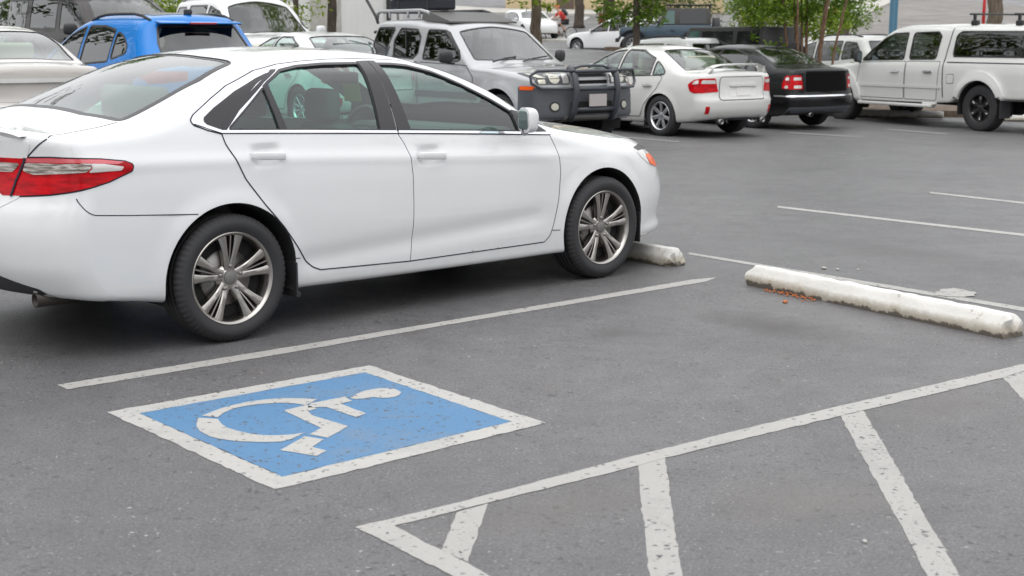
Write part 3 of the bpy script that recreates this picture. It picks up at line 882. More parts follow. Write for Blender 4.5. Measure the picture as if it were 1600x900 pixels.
        patch(B, 'lamp_edge', rounded([(-.944, .986), (-.876, .989), (-.676, .975), (-.560, .959), (-.60, .951), (-.720, .960), (-.803, .967), (-.946, .968)], .004), 'side', 'pink_lens', tl, .0075, .02, .003, sd)
        patch(B, 'reversing_lens', rounded([(-.944, .965), (-.803, .963), (-.733, .954), (-.728, .942), (-.751, .922), (-.849, .916), (-.923, .910), (-.950, .924)], .01), 'side', 'ribbed', tl, .0085, .02, .003, sd)
        patch(B, 'chrome_spear', rounded([(-.790, .964), (-.665, .955), (-.568, .938), (-.585, .922), (-.745, .920), (-.724, .939), (-.728, .953)], .006), 'side', 'clear_lens', tl, .0085, .02, .003, sd)
        il = patch(B, 'tail_light', rounded([(sd * .52, .806), (sd * .565, .806), (sd * .648, .985), (sd * .40, .985), (sd * .34, .90)], .01), 'rear', 'red_lens', root, .006, .02, .016)
        patch(B, 'reversing_lens', rounded([(sd * .575, .918), (sd * .625, .962), (sd * .42, .962), (sd * .38, .918)], .01), 'rear', 'ribbed', il, .0085, .02, .003)
        # head lamp with amber side light
        hl = patch(B, 'headlight', rounded([(3.125, .828), (3.25, .838), (3.36, .818), (3.45, .765), (3.500, .662), (3.40, .680), (3.300, .703), (3.190, .762)], .02), 'side', 'clear_lens', root, .003, .02, .012, sd)
        patch(B, 'lamp_dark_band', rounded([(3.135, .824), (3.25, .832), (3.35, .814), (3.40, .79), (3.30, .80), (3.19, .80)], .01), 'side', 'trim', hl, .0045, .02, .003, sd)  # satin black band along the upper edge of the headlight
        patch(B, 'turn_signal', rounded([(3.280, .768), (3.38, .765), (3.455, .735), (3.494, .668), (3.40, .684), (3.325, .702)], .015), 'side', 'amber', hl, .0055, .02, .004, sd)
    # trunk seam, hood seam, bumper valance
    for sd in (-1, 1):
        patch(B, 'panel_gap', ribbon(dense([(sd * .645, .985), (sd * .667, 1.0), (sd * .703, 1.034), (sd * .732, 1.061), (sd * .748, 1.078)]), .007), 'rear', 'gap', root, .001, .012, 0, 1, None, False)
        patch(B, 'panel_gap', ribbon(dense([(-.875, sd * .748), (-.80, sd * .738), (-.749, sd * .724), (-.501, sd * .705)]), .006), 'top', 'gap', root, .001, .012, 0, 1, None, False)
        patch(B, 'panel_gap', ribbon(dense([(2.45, sd * .76), (2.70, sd * .772), (2.80, sd * .774), (2.95, sd * .770), (3.12, sd * .72)]), .005), 'top', 'gap', root, .001, .012, 0, 1, None, False)
    patch(B, 'bumper_valance', rounded([(-.78, .25), (-.66, .36), (-.45, .415), (.45, .415), (.66, .36), (.78, .25)], .03), 'rear', 'plastic', root, .003, .03, .01)
    patch(B, 'trunk_lid', rounded([(-.62, .80), (-.66, 1.0), (-.69, 1.07), (.69, 1.07), (.66, 1.0), (.62, .80), (.35, .66), (-.35, .66)], .04), 'rear', 'white', root, .003, .05, .008)
    patch(B, 'licence_plate', rounded([(-.16, .74), (.16, .74), (.16, .90), (-.16, .90)], .01), 'rear', 'plate', root, .008, .05, .006)
    patch(B, 'grille', rounded([(-.5, .30), (.5, .30), (.62, .42), (.5, .56), (-.5, .56), (-.62, .42)], .05), 'front', 'plastic', root, .004, .05, .01)
    # spoiler lip along the trunk edge
    V = []; F = []; n = 41; prof = [(.14, -.004), (.06, .012), (-.01, .030), (-.040, .030), (-.048, .016), (-.03, -.010), (.02, -.03)]
    for i in range(n):
        y = -.66 + 1.32 * i / (n - 1); fade = min(1, (.66 - abs(y)) / .12) ** .5 if abs(y) < .66 else 0
        xx = -1.02 + .12 * y * y + .22 * y ** 4; zz = 1.108 - .055 * y * y
        for (dx, dz) in prof: V.append((xx + dx, y, zz + dz * (.15 + .85 * fade)))
    m = len(prof)
    for i in range(n - 1):
        for k in range(m): F.append((i * m + k, i * m + (k + 1) % m, (i + 1) * m + (k + 1) % m, (i + 1) * m + k))
    o = MB(); o.add(V, F, 0, True); smooth_by_angle(o.build('spoiler', ['white'], root), 45)
    # front and rear glass with frit bands
    for nm, ring, gm in (('rear_window', rw, 'teal_glass'), ('windshield', ws, 'clear_glass')):
        g = patch(B, nm, offset(ring, .004), 'top', gm, root, -.003, .05, 0, 1)
        patch(B, 'glass_band', [offset(ring, .003), offset(ring, -.028)], 'top', 'trim', g, -.0015, .05, .004, 1)
        patch(B, 'window_seal', [offset(ring, .007), offset(ring, -.002)], 'top', 'trim', g, .002, .05, .008, 1, None, False)
    o = MB(); o.box((-.30, 0, .97), (.48, 1.15, .03), 0, 0, .01); o.build('parcel_shelf', ['dark'], root)
    mirror_housing(root, (1.985, .995, 1.058), 'white', (.13, .155, .15))
    # cabin
    seats(root, [(1.20, -.37, .30, .52), (1.20, .37, .30, .52), (.22, 0, .33, 1.25)])
    cabin(root, B, 1.95, .37, 1.0)
    o = MB(); o.tube([(1.35, 0, 1.40), (1.42, 0, 1.33)], .012, 8); o.box((1.40, 0, 1.30), (.03, .25, .07), 0, 0, .015); o.build('rear_view_mirror', ['dark'], root)
    # paper tag behind the windshield
    o = MB(); o.prism([(-.055, -.09), (.055, -.09), (.05, .09), (-.05, .09)], 0, .002, 0, 'x'); o.build('parking_tag', [mat('lime_paper', (.50, .72, .12), .6)], root, (1.46, .02, 1.235), (0, R(-20), R(35)))
    # exhaust, mud flap
    o = MB(); o.lathe([(.034, 0), (.036, -.004), (.036, -.20), (.030, -.20), (.030, 0)], 24, 0, axis='x', c=(-.73, -.62, .30)); o.tube([(-.73, -.62, .30), (-.2, -.55, .27)], .026, 10, 0)
    o.build('exhaust_pipe', [mat('dull_exhaust', (.05, .043, .038), .5, .6)], root)
    for sd in (-1, 1):
        o = MB(); o.box((.375, sd * .845, .29), (.012, .16, .17), 0, 0, .004); o.box((.385, sd * .845, .20), (.03, .15, .03), 0, 0, .006); o.build('mud_flap', ['plastic'], root)
        o = MB(); o.box((3.14, sd * .84, .30), (.012, .10, .2), 0, 0, .004); o.build('mud_flap', ['plastic'], root)
    put_wheels(root, make_wheel('triple', .331, .240, .215), [(0, -.80, .331), (2.775, -.80, .331), (0, .80, .331), (2.775, .80, .331)], R(0))
    return root
hero = build_hero()
hero.location = (-2.0414, 7.6183, 0); hero.rotation_euler = (0, 0, 0.756705)
# ---------------------------------------------------------------- ground
def asphalt():
    m = mat('asphalt', (.14, .14, .142), .62); q = NT(m)
    co = q.n('NewGeometry').outputs['Position']
    big = q.noise(.55, 5, .6, co); mid = q.noise(4.5, 5, .65, co); fine = q.noise(95, 4, .75, co); grit = q.noise(38, 3, .7, co)
    base = q.mix(q.ramp(big, [(.32, 0.), (.68, 1.)]), (.100, .097, .101), (.155, .151, .154))
    base = q.mix(.5, base, q.ramp(mid, [(.3, (.085, .082, .086)), (.7, (.176, .171, .174))]))
    base = q.mix(q.ramp(q.noise(.23, 3, .55, co), [(.38, .42), (.60, 0.)]), base, (.088, .087, .090))
    # open-textured stone: dark hollows, pale chippings
    base = q.mix(q.ramp(grit, [(.34, .55), (.47, 0.)]), base, (.070, .068, .069))
    base = q.mix(q.ramp(fine, [(.38, .9), (.49, 0.)]), base, (.058, .058, .061))
    base = q.mix(q.ramp(fine, [(.58, 0.), (.68, .8)]), base, (.33, .32, .305))
    # ragged pits where stones have come out, thicker in worn areas
    def pits(scale, r0, r1, seed, lo):
        mp = q.n('Mapping'); mp.inputs['Location'].default_value = (seed, seed * 2, 0); wd = q.n('MixRGB'); wd.inputs['Fac'].default_value = .05
        nz = q.n('TexNoise'); nz.inputs['Scale'].default_value = 28; q.l(co, nz.inputs['Vector']); q.l(co, wd.inputs['Color1']); q.l(nz.outputs['Color'], wd.inputs['Color2']); q.l(wd.outputs[0], mp.inputs[0])
        vo = q.n('TexVoronoi'); vo.inputs['Scale'].default_value = scale; q.l(mp.outputs[0], vo.inputs['Vector'])
        return q.mix(q.ramp(q.noise(1.4 + seed * .3, 4, .65, co), [(.42, lo), (.62, 1.)]), (0, 0, 0), q.ramp(vo.outputs['Distance'], [(r0, .9), (r1, 0.)]))
    base = q.mix(pits(21, .16, .26, 1.3, .25), base, (.048, .046, .046))
    base = q.mix(pits(9, .08, .15, 3.1, .0), base, (.042, .040, .040))
    base = q.mix(pits(26, .09, .14, 5.7, .0), base, (.42, .40, .37))
    ve = q.n('TexVoronoi'); ve.feature = 'DISTANCE_TO_EDGE'; ve.inputs['Scale'].default_value = 1.15; w2 = q.n('MixRGB'); w2.inputs['Fac'].default_value = .22
    n2 = q.n('TexNoise'); n2.inputs['Scale'].default_value = 5; n2.inputs['Detail'].default_value = 6; q.l(co, n2.inputs['Vector']); q.l(co, w2.inputs['Color1']); q.l(n2.outputs['Color'], w2.inputs['Color2']); q.l(w2.outputs[0], ve.inputs['Vector'])
    cr = q.mix(q.ramp(q.noise(.45, 3, .6, co), [(.50, 0.), (.60, .85)]), (0, 0, 0), q.ramp(ve.outputs['Distance'], [(.0, .9), (.008, 0.)]))
    base = q.mix(cr, base, (.05, .048, .047))
    # oil and tyre grime in the bays
    base = q.mix(q.ramp(q.noise(.9, 6, .7, co), [(.60, 0.), (.74, .5)]), base, (.075, .072, .07))
    # shade painted dark under the foreground sedan, then stains: oil in the bays, damp dirt by the wheel stop, brown grit in the hatched area
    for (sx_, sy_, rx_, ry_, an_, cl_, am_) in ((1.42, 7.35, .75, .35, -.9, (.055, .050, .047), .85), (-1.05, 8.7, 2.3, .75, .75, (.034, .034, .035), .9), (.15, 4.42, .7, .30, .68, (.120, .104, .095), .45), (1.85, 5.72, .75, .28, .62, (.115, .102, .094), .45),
                                               (.55, 7.15, .35, .22, .7, (.065, .063, .062), .7), (2.9, 9.9, 1.6, .5, -.9, (.075, .073, .073), .6), (-2.4, 5.4, .9, .6, .3, (.080, .078, .079), .6), (1.0, 4.5, .5, .35, .2, (.135, .118, .108), .5)):
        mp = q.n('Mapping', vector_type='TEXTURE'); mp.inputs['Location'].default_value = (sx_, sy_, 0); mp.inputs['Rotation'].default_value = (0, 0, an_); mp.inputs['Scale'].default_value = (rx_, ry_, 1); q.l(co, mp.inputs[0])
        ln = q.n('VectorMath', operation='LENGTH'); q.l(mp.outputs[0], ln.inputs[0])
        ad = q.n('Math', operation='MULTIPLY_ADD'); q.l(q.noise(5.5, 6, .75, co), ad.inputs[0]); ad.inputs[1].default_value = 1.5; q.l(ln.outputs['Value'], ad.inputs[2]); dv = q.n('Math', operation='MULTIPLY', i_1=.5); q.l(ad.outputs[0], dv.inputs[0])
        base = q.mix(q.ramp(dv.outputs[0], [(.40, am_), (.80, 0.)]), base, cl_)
    # rusty brown dust
    base = q.mix(q.ramp(q.noise(1.3, 6, .75, co), [(.58, 0.), (.78, .35)]), base, (.16, .125, .105))
    q.l(base, q.b.inputs['Base Color'])
    q.l(q.ramp(q.noise(.8, 5, .6, co), [(.3, .36), (.7, .62)]), q.b.inputs['Roughness'])
    hgt = q.mix(.5, fine, grit)
    q.bump(hgt, .8, .008)
    return m
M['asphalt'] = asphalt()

def paint_mat(name, col, wear=.5, tone=.12, dark=(.075, .075, .077)):
    m = mat(name, col, .6); q = NT(m); co = q.n('NewGeometry').outputs['Position']
    fine = q.noise(150, 3, .7, co); mid = q.noise(9, 6, .75, co); big = q.noise(1.7, 4, .6, co)
    wd = q.n('MixRGB'); wd.inputs['Fac'].default_value = .05; nz = q.n('TexNoise'); nz.inputs['Scale'].default_value = 28; q.l(co, nz.inputs['Vector']); q.l(co, wd.inputs['Color1']); q.l(nz.outputs['Color'], wd.inputs['Color2'])
    vo = q.n('TexVoronoi'); vo.inputs['Scale'].default_value = 24; q.l(wd.outputs[0], vo.inputs['Vector']); v2 = q.n('TexVoronoi'); v2.inputs['Scale'].default_value = 46; q.l(wd.outputs[0], v2.inputs['Vector'])
    pit = q.ramp(vo.outputs['Distance'], [(.13, 1.), (.24, 0.)]); pit2 = q.ramp(v2.outputs['Distance'], [(.14, .9), (.28, 0.)])
    c = q.mix(q.ramp(big, [(.3, 0.), (.7, tone * 2)]), col, tuple(v * .78 for v in col))
    c = q.mix(q.ramp(fine, [(.36, .4), (.5, 0.)]), c, tuple(v * .6 for v in col))
    c = q.mix(q.ramp(q.noise(2.6, 6, .75, co), [(.50, 0.), (.72, .45)]), c, (.19, .19, .19))
    pm = q.n('Math', operation='MULTIPLY'); q.l(q.ramp(mid, [(wear - .20, .12), (wear + .02, 1.)]), pm.inputs[0]); q.l(pit, pm.inputs[1])
    mx = q.n('Math', operation='MAXIMUM'); q.l(pm.outputs[0], mx.inputs[0])
    sp = q.n('Math', operation='MULTIPLY'); q.l(q.ramp(q.noise(3.1, 5, .7, co), [(wear, 0.), (wear + .08, 1.)]), sp.inputs[0]); q.l(pit2, sp.inputs[1]); q.l(sp.outputs[0], mx.inputs[1])
    c = q.mix(mx.outputs[0], c, dark)
    q.l(c, q.b.inputs['Base Color']); q.bump(fine, .35, .004)
    return m
M['line_white'] = paint_mat('line_paint_white', (.375, .365, .345), .54)
M['line_old'] = paint_mat('line_paint_worn', (.36, .35, .33), .47)
M['line_faint'] = paint_mat('line_paint_faint', (.23, .225, .215), .45)
M['symbol_white'] = paint_mat('symbol_paint_white', (.42, .41, .39), .52)
M['symbol_blue'] = paint_mat('symbol_paint_blue', (.072, .190, .350), .44)

def build_ground():
    xs = np.concatenate([np.linspace(-400, -45, 14)[:-1], np.linspace(-45, 45, 121), np.linspace(45, 400, 14)[1:]])
    ys = np.concatenate([np.linspace(-120, 0, 10)[:-1], np.linspace(0, 60, 101), np.linspace(60, 170, 60)[1:], np.linspace(170, 700, 14)[1:]])
    X, Y = np.meshgrid(xs, ys, indexing='ij'); Z = ground_z(X, Y)
    V = np.stack([X.ravel(), Y.ravel(), Z.ravel()], 1); n = len(ys)
    F = [(i * n + j, (i + 1) * n + j, (i + 1) * n + j + 1, i * n + j + 1) for i in range(len(xs) - 1) for j in range(n - 1)]
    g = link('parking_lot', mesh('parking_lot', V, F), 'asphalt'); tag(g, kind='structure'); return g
lot = build_ground()

def flat(name, rings, m, z=.004, res=None, par=None):
    """a painted sheet on the ground, following its shape"""
    if not isinstance(rings, list): rings = [rings]
    rs = [resamp(np.asarray(r, float), res) if res else np.asarray(r, float) for r in rings]
    pts = np.concatenate(rs); E = []; o = 0
    for r in rs: E += [(o + i, o + (i + 1) % len(r)) for i in range(len(r))]; o += len(r)
    v, _, f, *_ = delaunay_2d_cdt([Vector(p) for p in pts.tolist()], E, [], 0, 1e-7)
    v = np.array([tuple(p) for p in v]); f = np.array([t for t in f if len(t) == 3]); c = v[f].mean(1); f = f[inpoly(c[:, 0], c[:, 1], rs)]
    a = v[f]; ar = (a[:, 1, 0] - a[:, 0, 0]) * (a[:, 2, 1] - a[:, 0, 1]) - (a[:, 1, 1] - a[:, 0, 1]) * (a[:, 2, 0] - a[:, 0, 0]); f[ar < 0] = f[ar < 0][:, ::-1]
    P = np.stack([v[:, 0], v[:, 1], ground_z(v[:, 0], v[:, 1]) + z], 1)
    return link(name, mesh(name, P, f.tolist(), False), m, par if par is not None else lot)
# ---------------------------------------------------------------- painted markings (parts of the lot) and wheel stops
def jit(ring, a=.0018, h=.018):
    r = resamp(np.asarray(ring, float), h)
    n = rng.normal(0, a, (len(r), 2)); n = (n + np.roll(n, 1, 0) + np.roll(n, -1, 0)) / 1.8
    return r + n
def mark(name, rings, m, z=.002, a=.0018, label=None):
    o = flat(name, [jit(r, a) for r in (rings if isinstance(rings, list) and hasattr(rings[0][0], '__len__') else [rings])], m, z)
    if label: o['label'] = label
    return o
mark('stall_line', [[(-2.055, 6.066), (-1.185, 6.792), (-.354, 7.495), (1.158, 8.800), (1.332, 8.885), (1.242, 8.726), (-.349, 7.384), (-1.163, 6.663), (-1.98, 5.985)]], 'line_white')
so = [(-1.699, 5.608), (-.682, 6.441), (.138, 5.443), (-.824, 4.601)]; si = [(-1.555, 5.588), (-.689, 6.301), (-.004, 5.462), (-.822, 4.746)]
mark('symbol_border', [so, si], 'symbol_white', .002, .0025, 'white border of the blue accessible parking symbol')
mark('symbol_field', [si], 'symbol_blue', .002, .0015, 'worn blue square of the accessible parking symbol')
arc_up = [(-.842, 5.808), (-.92, 5.824), (-1.0, 5.825), (-1.08, 5.802), (-1.144, 5.761), (-1.19, 5.712), (-1.232, 5.652), (-1.287, 5.546), (-1.214, 5.522), (-1.206, 5.581), (-1.188, 5.632), (-1.159, 5.678), (-1.125, 5.706), (-1.082, 5.728), (-.988, 5.750), (-.93, 5.738), (-.878, 5.711)]
arc_lo = [(-1.290, 5.515), (-1.287, 5.465), (-1.279, 5.419), (-1.265, 5.372), (-1.246, 5.327), (-1.220, 5.285), (-1.187, 5.245), (-1.145, 5.213), (-1.096, 5.190), (-1.045, 5.176), (-.992, 5.169), (-.940, 5.168), (-.894, 5.174), (-.860, 5.210), (-.825, 5.295), (-.879, 5.268), (-.925, 5.258), (-.968, 5.259), (-1.014, 5.272), (-1.056, 5.295), (-1.102, 5.328), (-1.141, 5.368), (-1.172, 5.412), (-1.193, 5.457), (-1.205, 5.495)]
for nm, r in (('symbol_wheel_arc', arc_up), ('symbol_wheel_arc', arc_lo), ('symbol_torso', [(-.868, 5.672), (-.861, 5.744), (-.726, 5.851), (-.689, 5.778), (-.734, 5.736), (-.61, 5.581), (-.641, 5.522), (-.79, 5.682)]),
              ('symbol_thigh', [(-.958, 5.629), (-.876, 5.715), (-.825, 5.655), (-.855, 5.610), (-.829, 5.554), (-.661, 5.39), (-.72, 5.224), (-.801, 5.273), (-.766, 5.364), (-.929, 5.581)]),
              ('symbol_head', rounded([(-.712, 5.833), (-.650, 5.958), (-.594, 6.000), (-.525, 5.995), (-.485, 5.921), (-.505, 5.845), (-.567, 5.825), (-.603, 5.848), (-.67, 5.803)], .05)),
              ('symbol_foot', [(-.815, 5.245), (-.734, 5.203), (-.766, 5.101), (-.704, 5.052), (-.731, 4.987), (-.88, 5.061)])):
    mark(nm, [r], 'symbol_white', .0038, .0012)
mark('aisle_line', [[(-.503, 4.233), (-.215, 4.442), (.471, 5.003), (.865, 5.309), (1.395, 5.705), (2.263, 6.332), (2.459, 6.474), (3.4, 7.15), (3.48, 7.06), (2.408, 6.332), (2.26, 6.197), (1.462, 5.623), (.574, 4.971), (.37, 4.802), (-.078, 4.468), (-.378, 4.240), (-.220, 4.031), (-.134, 3.926), (-.05, 3.80), (.55, 3.05), (.44, 2.98), (-.188, 3.840)]], 'line_white')
for r in ([(-.181, 4.372), (-.080, 4.462), (-.132, 3.930), (-.217, 4.030)], [(.462, 4.886), (.571, 4.974), (.497, 3.827), (.44, 3.0), (.345, 3.0), (.4, 3.827)],
          [(1.362, 5.548), (1.480, 5.632), (1.309, 3.827), (1.24, 3.1), (1.15, 3.1), (1.215, 3.827)], [(2.262, 6.192), (2.405, 6.328), (2.20, 4.6), (2.06, 4.6)]):
    mark('hatch_bar', [r], 'line_old', .0012)
mark('row_line', [[(1.284, 9.944), (2.05, 9.01), (2.973, 7.875), (3.6, 7.11), (3.54, 7.02), (2.93, 7.756), (2.0, 8.93), (1.271, 9.843)]], 'line_old')
mark('row_line', [[(2.614, 8.379), (2.68, 8.45), (2.764, 8.469), (2.81, 8.39), (2.852, 8.342), (2.80, 8.25), (2.745, 8.197), (2.65, 8.20), (2.57, 8.233)]], 'line_old', .0045, .008)
mark('row_line', [[(2.465, 12.774), (4.078, 10.92), (4.6, 10.3), (4.55, 10.2), (4.026, 10.778), (2.438, 12.628)]], 'line_white')
mark('row_line', [[(4.272, 14.099), (4.899, 13.179), (5.6, 12.2), (5.54, 12.1), (4.843, 13.024), (4.229, 13.951)]], 'line_white')
for r in ([(1.60, 21.85), (2.534, 20.895), (2.503, 20.64), (1.56, 21.6)], [(4.6, 23.3), (5.665, 22.4), (5.592, 22.17), (4.52, 23.05)], [(6.602, 24.526), (7.359, 23.506), (7.26, 23.185), (6.509, 24.176)], [(9.4, 22.4), (10.3, 21.3), (10.2, 21.1), (9.3, 22.15)]):
    mark('row_line', [r], 'line_faint', .005)

def concrete():
    m = mat('stop_paint', (.70, .685, .645), .75); q = NT(m); tc = q.n('TexCoord').outputs['Object']
    sx = q.n('SeparateXYZ'); q.l(tc, sx.inputs[0])
    n1 = q.noise(7, 6, .75, tc); n2 = q.noise(40, 4, .7, tc); n3 = q.noise(2.5, 4, .6, tc)
    c = q.mix(q.ramp(n3, [(.35, 0.), (.7, .45)]), (.66, .645, .61), (.52, .505, .47))
    # chipped paint showing grey concrete, mossy dirt along the foot
    c = q.mix(q.ramp(n1, [(.62, 0.), (.66, .8)]), c, (.24, .225, .20))
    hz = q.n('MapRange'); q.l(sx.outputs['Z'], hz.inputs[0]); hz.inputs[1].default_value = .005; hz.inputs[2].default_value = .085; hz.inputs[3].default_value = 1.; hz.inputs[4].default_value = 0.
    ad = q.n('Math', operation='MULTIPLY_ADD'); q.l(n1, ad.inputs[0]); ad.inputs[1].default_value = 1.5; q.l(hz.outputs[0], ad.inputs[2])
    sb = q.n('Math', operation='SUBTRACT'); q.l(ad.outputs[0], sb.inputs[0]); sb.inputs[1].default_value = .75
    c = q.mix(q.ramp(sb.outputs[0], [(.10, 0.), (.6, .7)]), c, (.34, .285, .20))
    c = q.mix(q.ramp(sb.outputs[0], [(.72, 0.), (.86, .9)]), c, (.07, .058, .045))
    q.l(c, q.b.inputs['Base Color']); q.bump(q.mix(.4, n1, n2), .6, .012)
    return m
M['stop'] = concrete()
def rust_mat():
    m = mat('orange_rust', (.42, .13, .04), .9); return m
M['rust'] = rust_mat(); M['rust_dull'] = mat('rusty_dirt', (.16, .075, .04), .95)

def wheel_stop(a, b, label, w=.165, hgt=.118, seed=0, coarse=False):
    """a precast bar between two ground points, roughened, with chipped ends"""
    a, b = Vector((*a, 0)), Vector((*b, 0)); L = (b - a).length; ang = math.atan2(b.y - a.y, b.x - a.x)
    pr = [(-w / 2, 0), (-w / 2 - .002, .03), (-w / 2 + .004, hgt * .52), (-w * .29, hgt * .93), (-w * .24, hgt), (0, hgt * 1.015), (w * .24, hgt), (w * .29, hgt * .93), (w / 2 - .004, hgt * .52), (w / 2 + .002, .03), (w / 2, 0)]
    r2 = np.random.default_rng(seed); prd = resamp(np.array(pr), .03 if coarse else .014, False); m = len(prd); n = max(6, int(L / (.06 if coarse else .02)))
    V = []; F = []
    nz = r2.normal(0, 1, (n + 1, m)); 
    for _ in range(4): nz = (nz + np.roll(nz, 1, 0) + np.roll(nz, -1, 0) + np.roll(nz, 1, 1) + np.roll(nz, -1, 1)) / 3.2
    for i in range(n + 1):
        x = L * i / n; e = min(x, L - x); tp = min(1, (e / .05 + .62)) if e < .02 else 1
        for k, (y, z) in enumerate(prd):
            d = nz[i, k] * .0013
            s_ = 1 - max(0, .016 - e) * 9 * (z / hgt) ** 2
            V.append((x + (nz[i, k] * .008 if e < .03 else 0), y * (1 + d * 2), max(0, z * s_ + (d if z > .01 else 0))))
    for i in range(n):
        for k in range(m - 1): F.append((i * m + k, i * m + k + 1, (i + 1) * m + k + 1, (i + 1) * m + k))
    for i in (0, n):
        c = np.mean([V[i * m + k] for k in range(m)], axis=0); V.append((c[0] + (-.012 if i == 0 else .012), 0, 0)); q = len(V) - 1
        for k in range(m - 1): F.append((i * m + k, q, i * m + k + 1) if i == 0 else (i * m + k + 1, q, i * m + k))
    o = MB(); o.add(V, F, 0, True)
    ob = o.build('wheel_stop', ['stop'], None, (a.x, a.y, float(ground_z(a.x, a.y))), (0, 0, ang)); smooth_by_angle(ob, 38)
    tag(ob, label, 'wheel stop', 'concrete wheel stops'); return ob
ws_r = wheel_stop((1.546, 8.665), (2.615, 7.075), 'long white wheel stop with orange rust at one end, facing the empty bay', seed=3)
ws_h = wheel_stop((.02, 10.78), (1.125, 9.335), 'white wheel stop under the front bumper of the foreground white sedan', seed=5)
ground_rust = flat('rust_stain', [jit(rounded([(1.60, 8.42), (1.66, 8.39), (1.74, 8.26), (1.73, 8.235), (1.68, 8.29), (1.63, 8.36)], .01), .008, .02)], 'rust_dull', .0045)
o = MB()
for k in range(110):
    t = rng.random() ** 1.1; x = 1.58 + .22 * t + rng.normal(0, .022); y = 8.43 - .33 * t + rng.normal(0, .035) - .01; s = rng.uniform(.002, .008)
    o.box((x, y, .006 + s * .3), (s * 2.0, s * 1.1, s * .6), 0, rng.uniform(0, 3), 0)
tag(o.build('rusty_leaf_litter', ['rust']), 'scatter of orange leaf litter against the wheel stop end', 'leaf litter', kind='stuff')
# ---------------------------------------------------------------- the other vehicles
def vehicle(nm, label, cat, x, y, yaw, B, h, key, side_win=(), ws=None, rw=None, rear_win=None, gl='grey_glass', wsgl='clear_glass', wheel=None, xs=(), tw=.76, doors=(), handles=(), dkey=None, seal=.022, group='cars in the parking lot', seat_key='seat', seat_spots=None, dz=0.):
    root = empty(nm); tag(root, label, cat, group)
    holes = [('window', 'side', w, gl, None) for w in side_win]
    if ws is not None: holes.append(('windshield', 'top', ws, wsgl, None))
    if rw is not None: holes.append(('rear_window', 'top', rw, gl, None))
    if rear_win is not None: holes.append(('rear_window', 'rear', rear_win, gl, None))
    body_object(B, h, key, root, [(v, r) for _, v, r, _, _ in holes])
    windows(root, B, holes, max(.05, h * 1.6), seal)
    for ring in doors:
        for sd in (-1, 1):
            rg = [offset(ring, .005), offset(ring, -.005)]
            d = patch(B, 'door', offset(ring, -.004), 'side', key, root, .003, .06, .006, sd)
            patch(B, 'panel_gap', rg, 'side', 'gap', d, .004, .05, 0, sd, None, False)
    for (a, b, c, d) in handles:
        for sd in (-1, 1): patch(B, 'door_handle', capsule(a, b, c, d, .017), 'side', dkey or key, root, .035, .03, .03, sd)
    if seat_spots: seats(root, seat_spots, seat_key)
    if wheel: put_wheels(root, wheel[0], [(q, s * (tw + .0), wheel[1]) for q in xs for s in (-1, 1)])
    place(root, x, y, R(yaw)); root.location.z += dz
    return root

def strip(B, name, pts, wd, view, key, root, off=.006, th=.008, sides=(-1, 1), res=.05):
    for sd in (sides if view == 'side' else (1,)):
        patch(B, name, ribbon(resamp(np.array(pts, float), .05, False), wd), view, key, root, off, res, th, sd, None, False)

def sedan_body(H=1.425, **k):
    d = dict(
        top=[(-1.08, .97), (-.98, 1.02), (-.75, 1.035), (-.58, 1.045), (-.42, 1.085), (-.05, 1.25), (.32, 1.375), (.7, 1.415), (1.05, 1.425), (1.42, 1.39), (1.9, 1.20), (2.25, 1.035), (2.38, .985), (2.8, .935), (3.2, .865), (3.45, .78), (3.65, .66)],
        belt=[(-1.1, .955), (0, .935), (2, .885), (3.6, .82)],
        plan=[(-1.1, .79), (-.7, .835), (-.2, .862), (1, .866), (2.6, .860), (3.1, .825), (3.6, .70)],
        sec=[(-.75, -.07), (-.65, -.03), (-.5, -.006), (-.35, 0), (-.2, -.006), (-.1, -.022), (0, -.05), (.05, -.07), (.2, -.14), (.35, -.235), (.5, -.38)],
        xf=[(.1, 3.5), (.3, 3.6), (.5, 3.64), (.65, 3.60), (.8, 3.4), (.95, 3.1)], xr=[(.2, -.78), (.32, -.93), (.46, -1.0), (.58, -1.01), (.64, -.985), (.8, -.965), (.95, -.965), (1.05, -.98)],
        bot=[(-1, .33), (-.6, .25), (.3, .20), (2.4, .20), (3.6, .24)], crown=[(-1, .05), (0, .10), (1.2, .10), (2.3, .06), (3.5, .15)],
        bow=[(-1.1, -.05), (-.5, -.22), (.3, -.16), (.8, 0), (1.4, .25), (2.4, .35), (3, .1), (3.6, 0)],
        rtop=[(-1, .05), (-.4, .05), (.1, .09), (.8, .11), (1.4, .09), (2.2, .05), (3, .08), (3.6, .1)],
        wheels=(0, 2.67), Ra=.355, yin=.55, zwh=.325)
    d.update(k); return Body(**d)
SED_WIN = [rounded([(1.13, .925), (2.00, .888), (1.90, 1.06), (1.62, 1.215), (1.36, 1.325), (1.13, 1.345)], .025),
           rounded([(.30, .950), (1.07, .928), (1.07, 1.347), (.72, 1.340), (.30, 1.215)], .025),
           rounded([(-.02, .970), (.24, .955), (.24, 1.190), (.06, 1.085), (-.035, 1.01)], .04)]
SED_WS = rounded([(2.10, .66), (2.24, .4), (2.29, 0), (2.24, -.4), (2.10, -.66), (1.78, -.57), (1.50, -.50), (1.41, 0), (1.50, .50), (1.78, .57)], .05)
SED_RW = rounded([(-.36, .64), (-.46, .4), (-.485, 0), (-.46, -.4), (-.36, -.64), (.0, -.58), (.30, -.50), (.23, 0), (.30, .50), (.0, .58)], .05)
SED_DOORS = [rounded([(1.10, .915), (2.13, .870), (2.15, .60), (2.06, .30), (1.10, .285)], .05), rounded([(-.03, .955), (1.09, .916), (1.09, .285), (.48, .30), (.36, .50), (.10, .74)], .06)]
SED_HANDLES = [(.22, .80, .38, .795), (1.24, .765, 1.40, .76)]

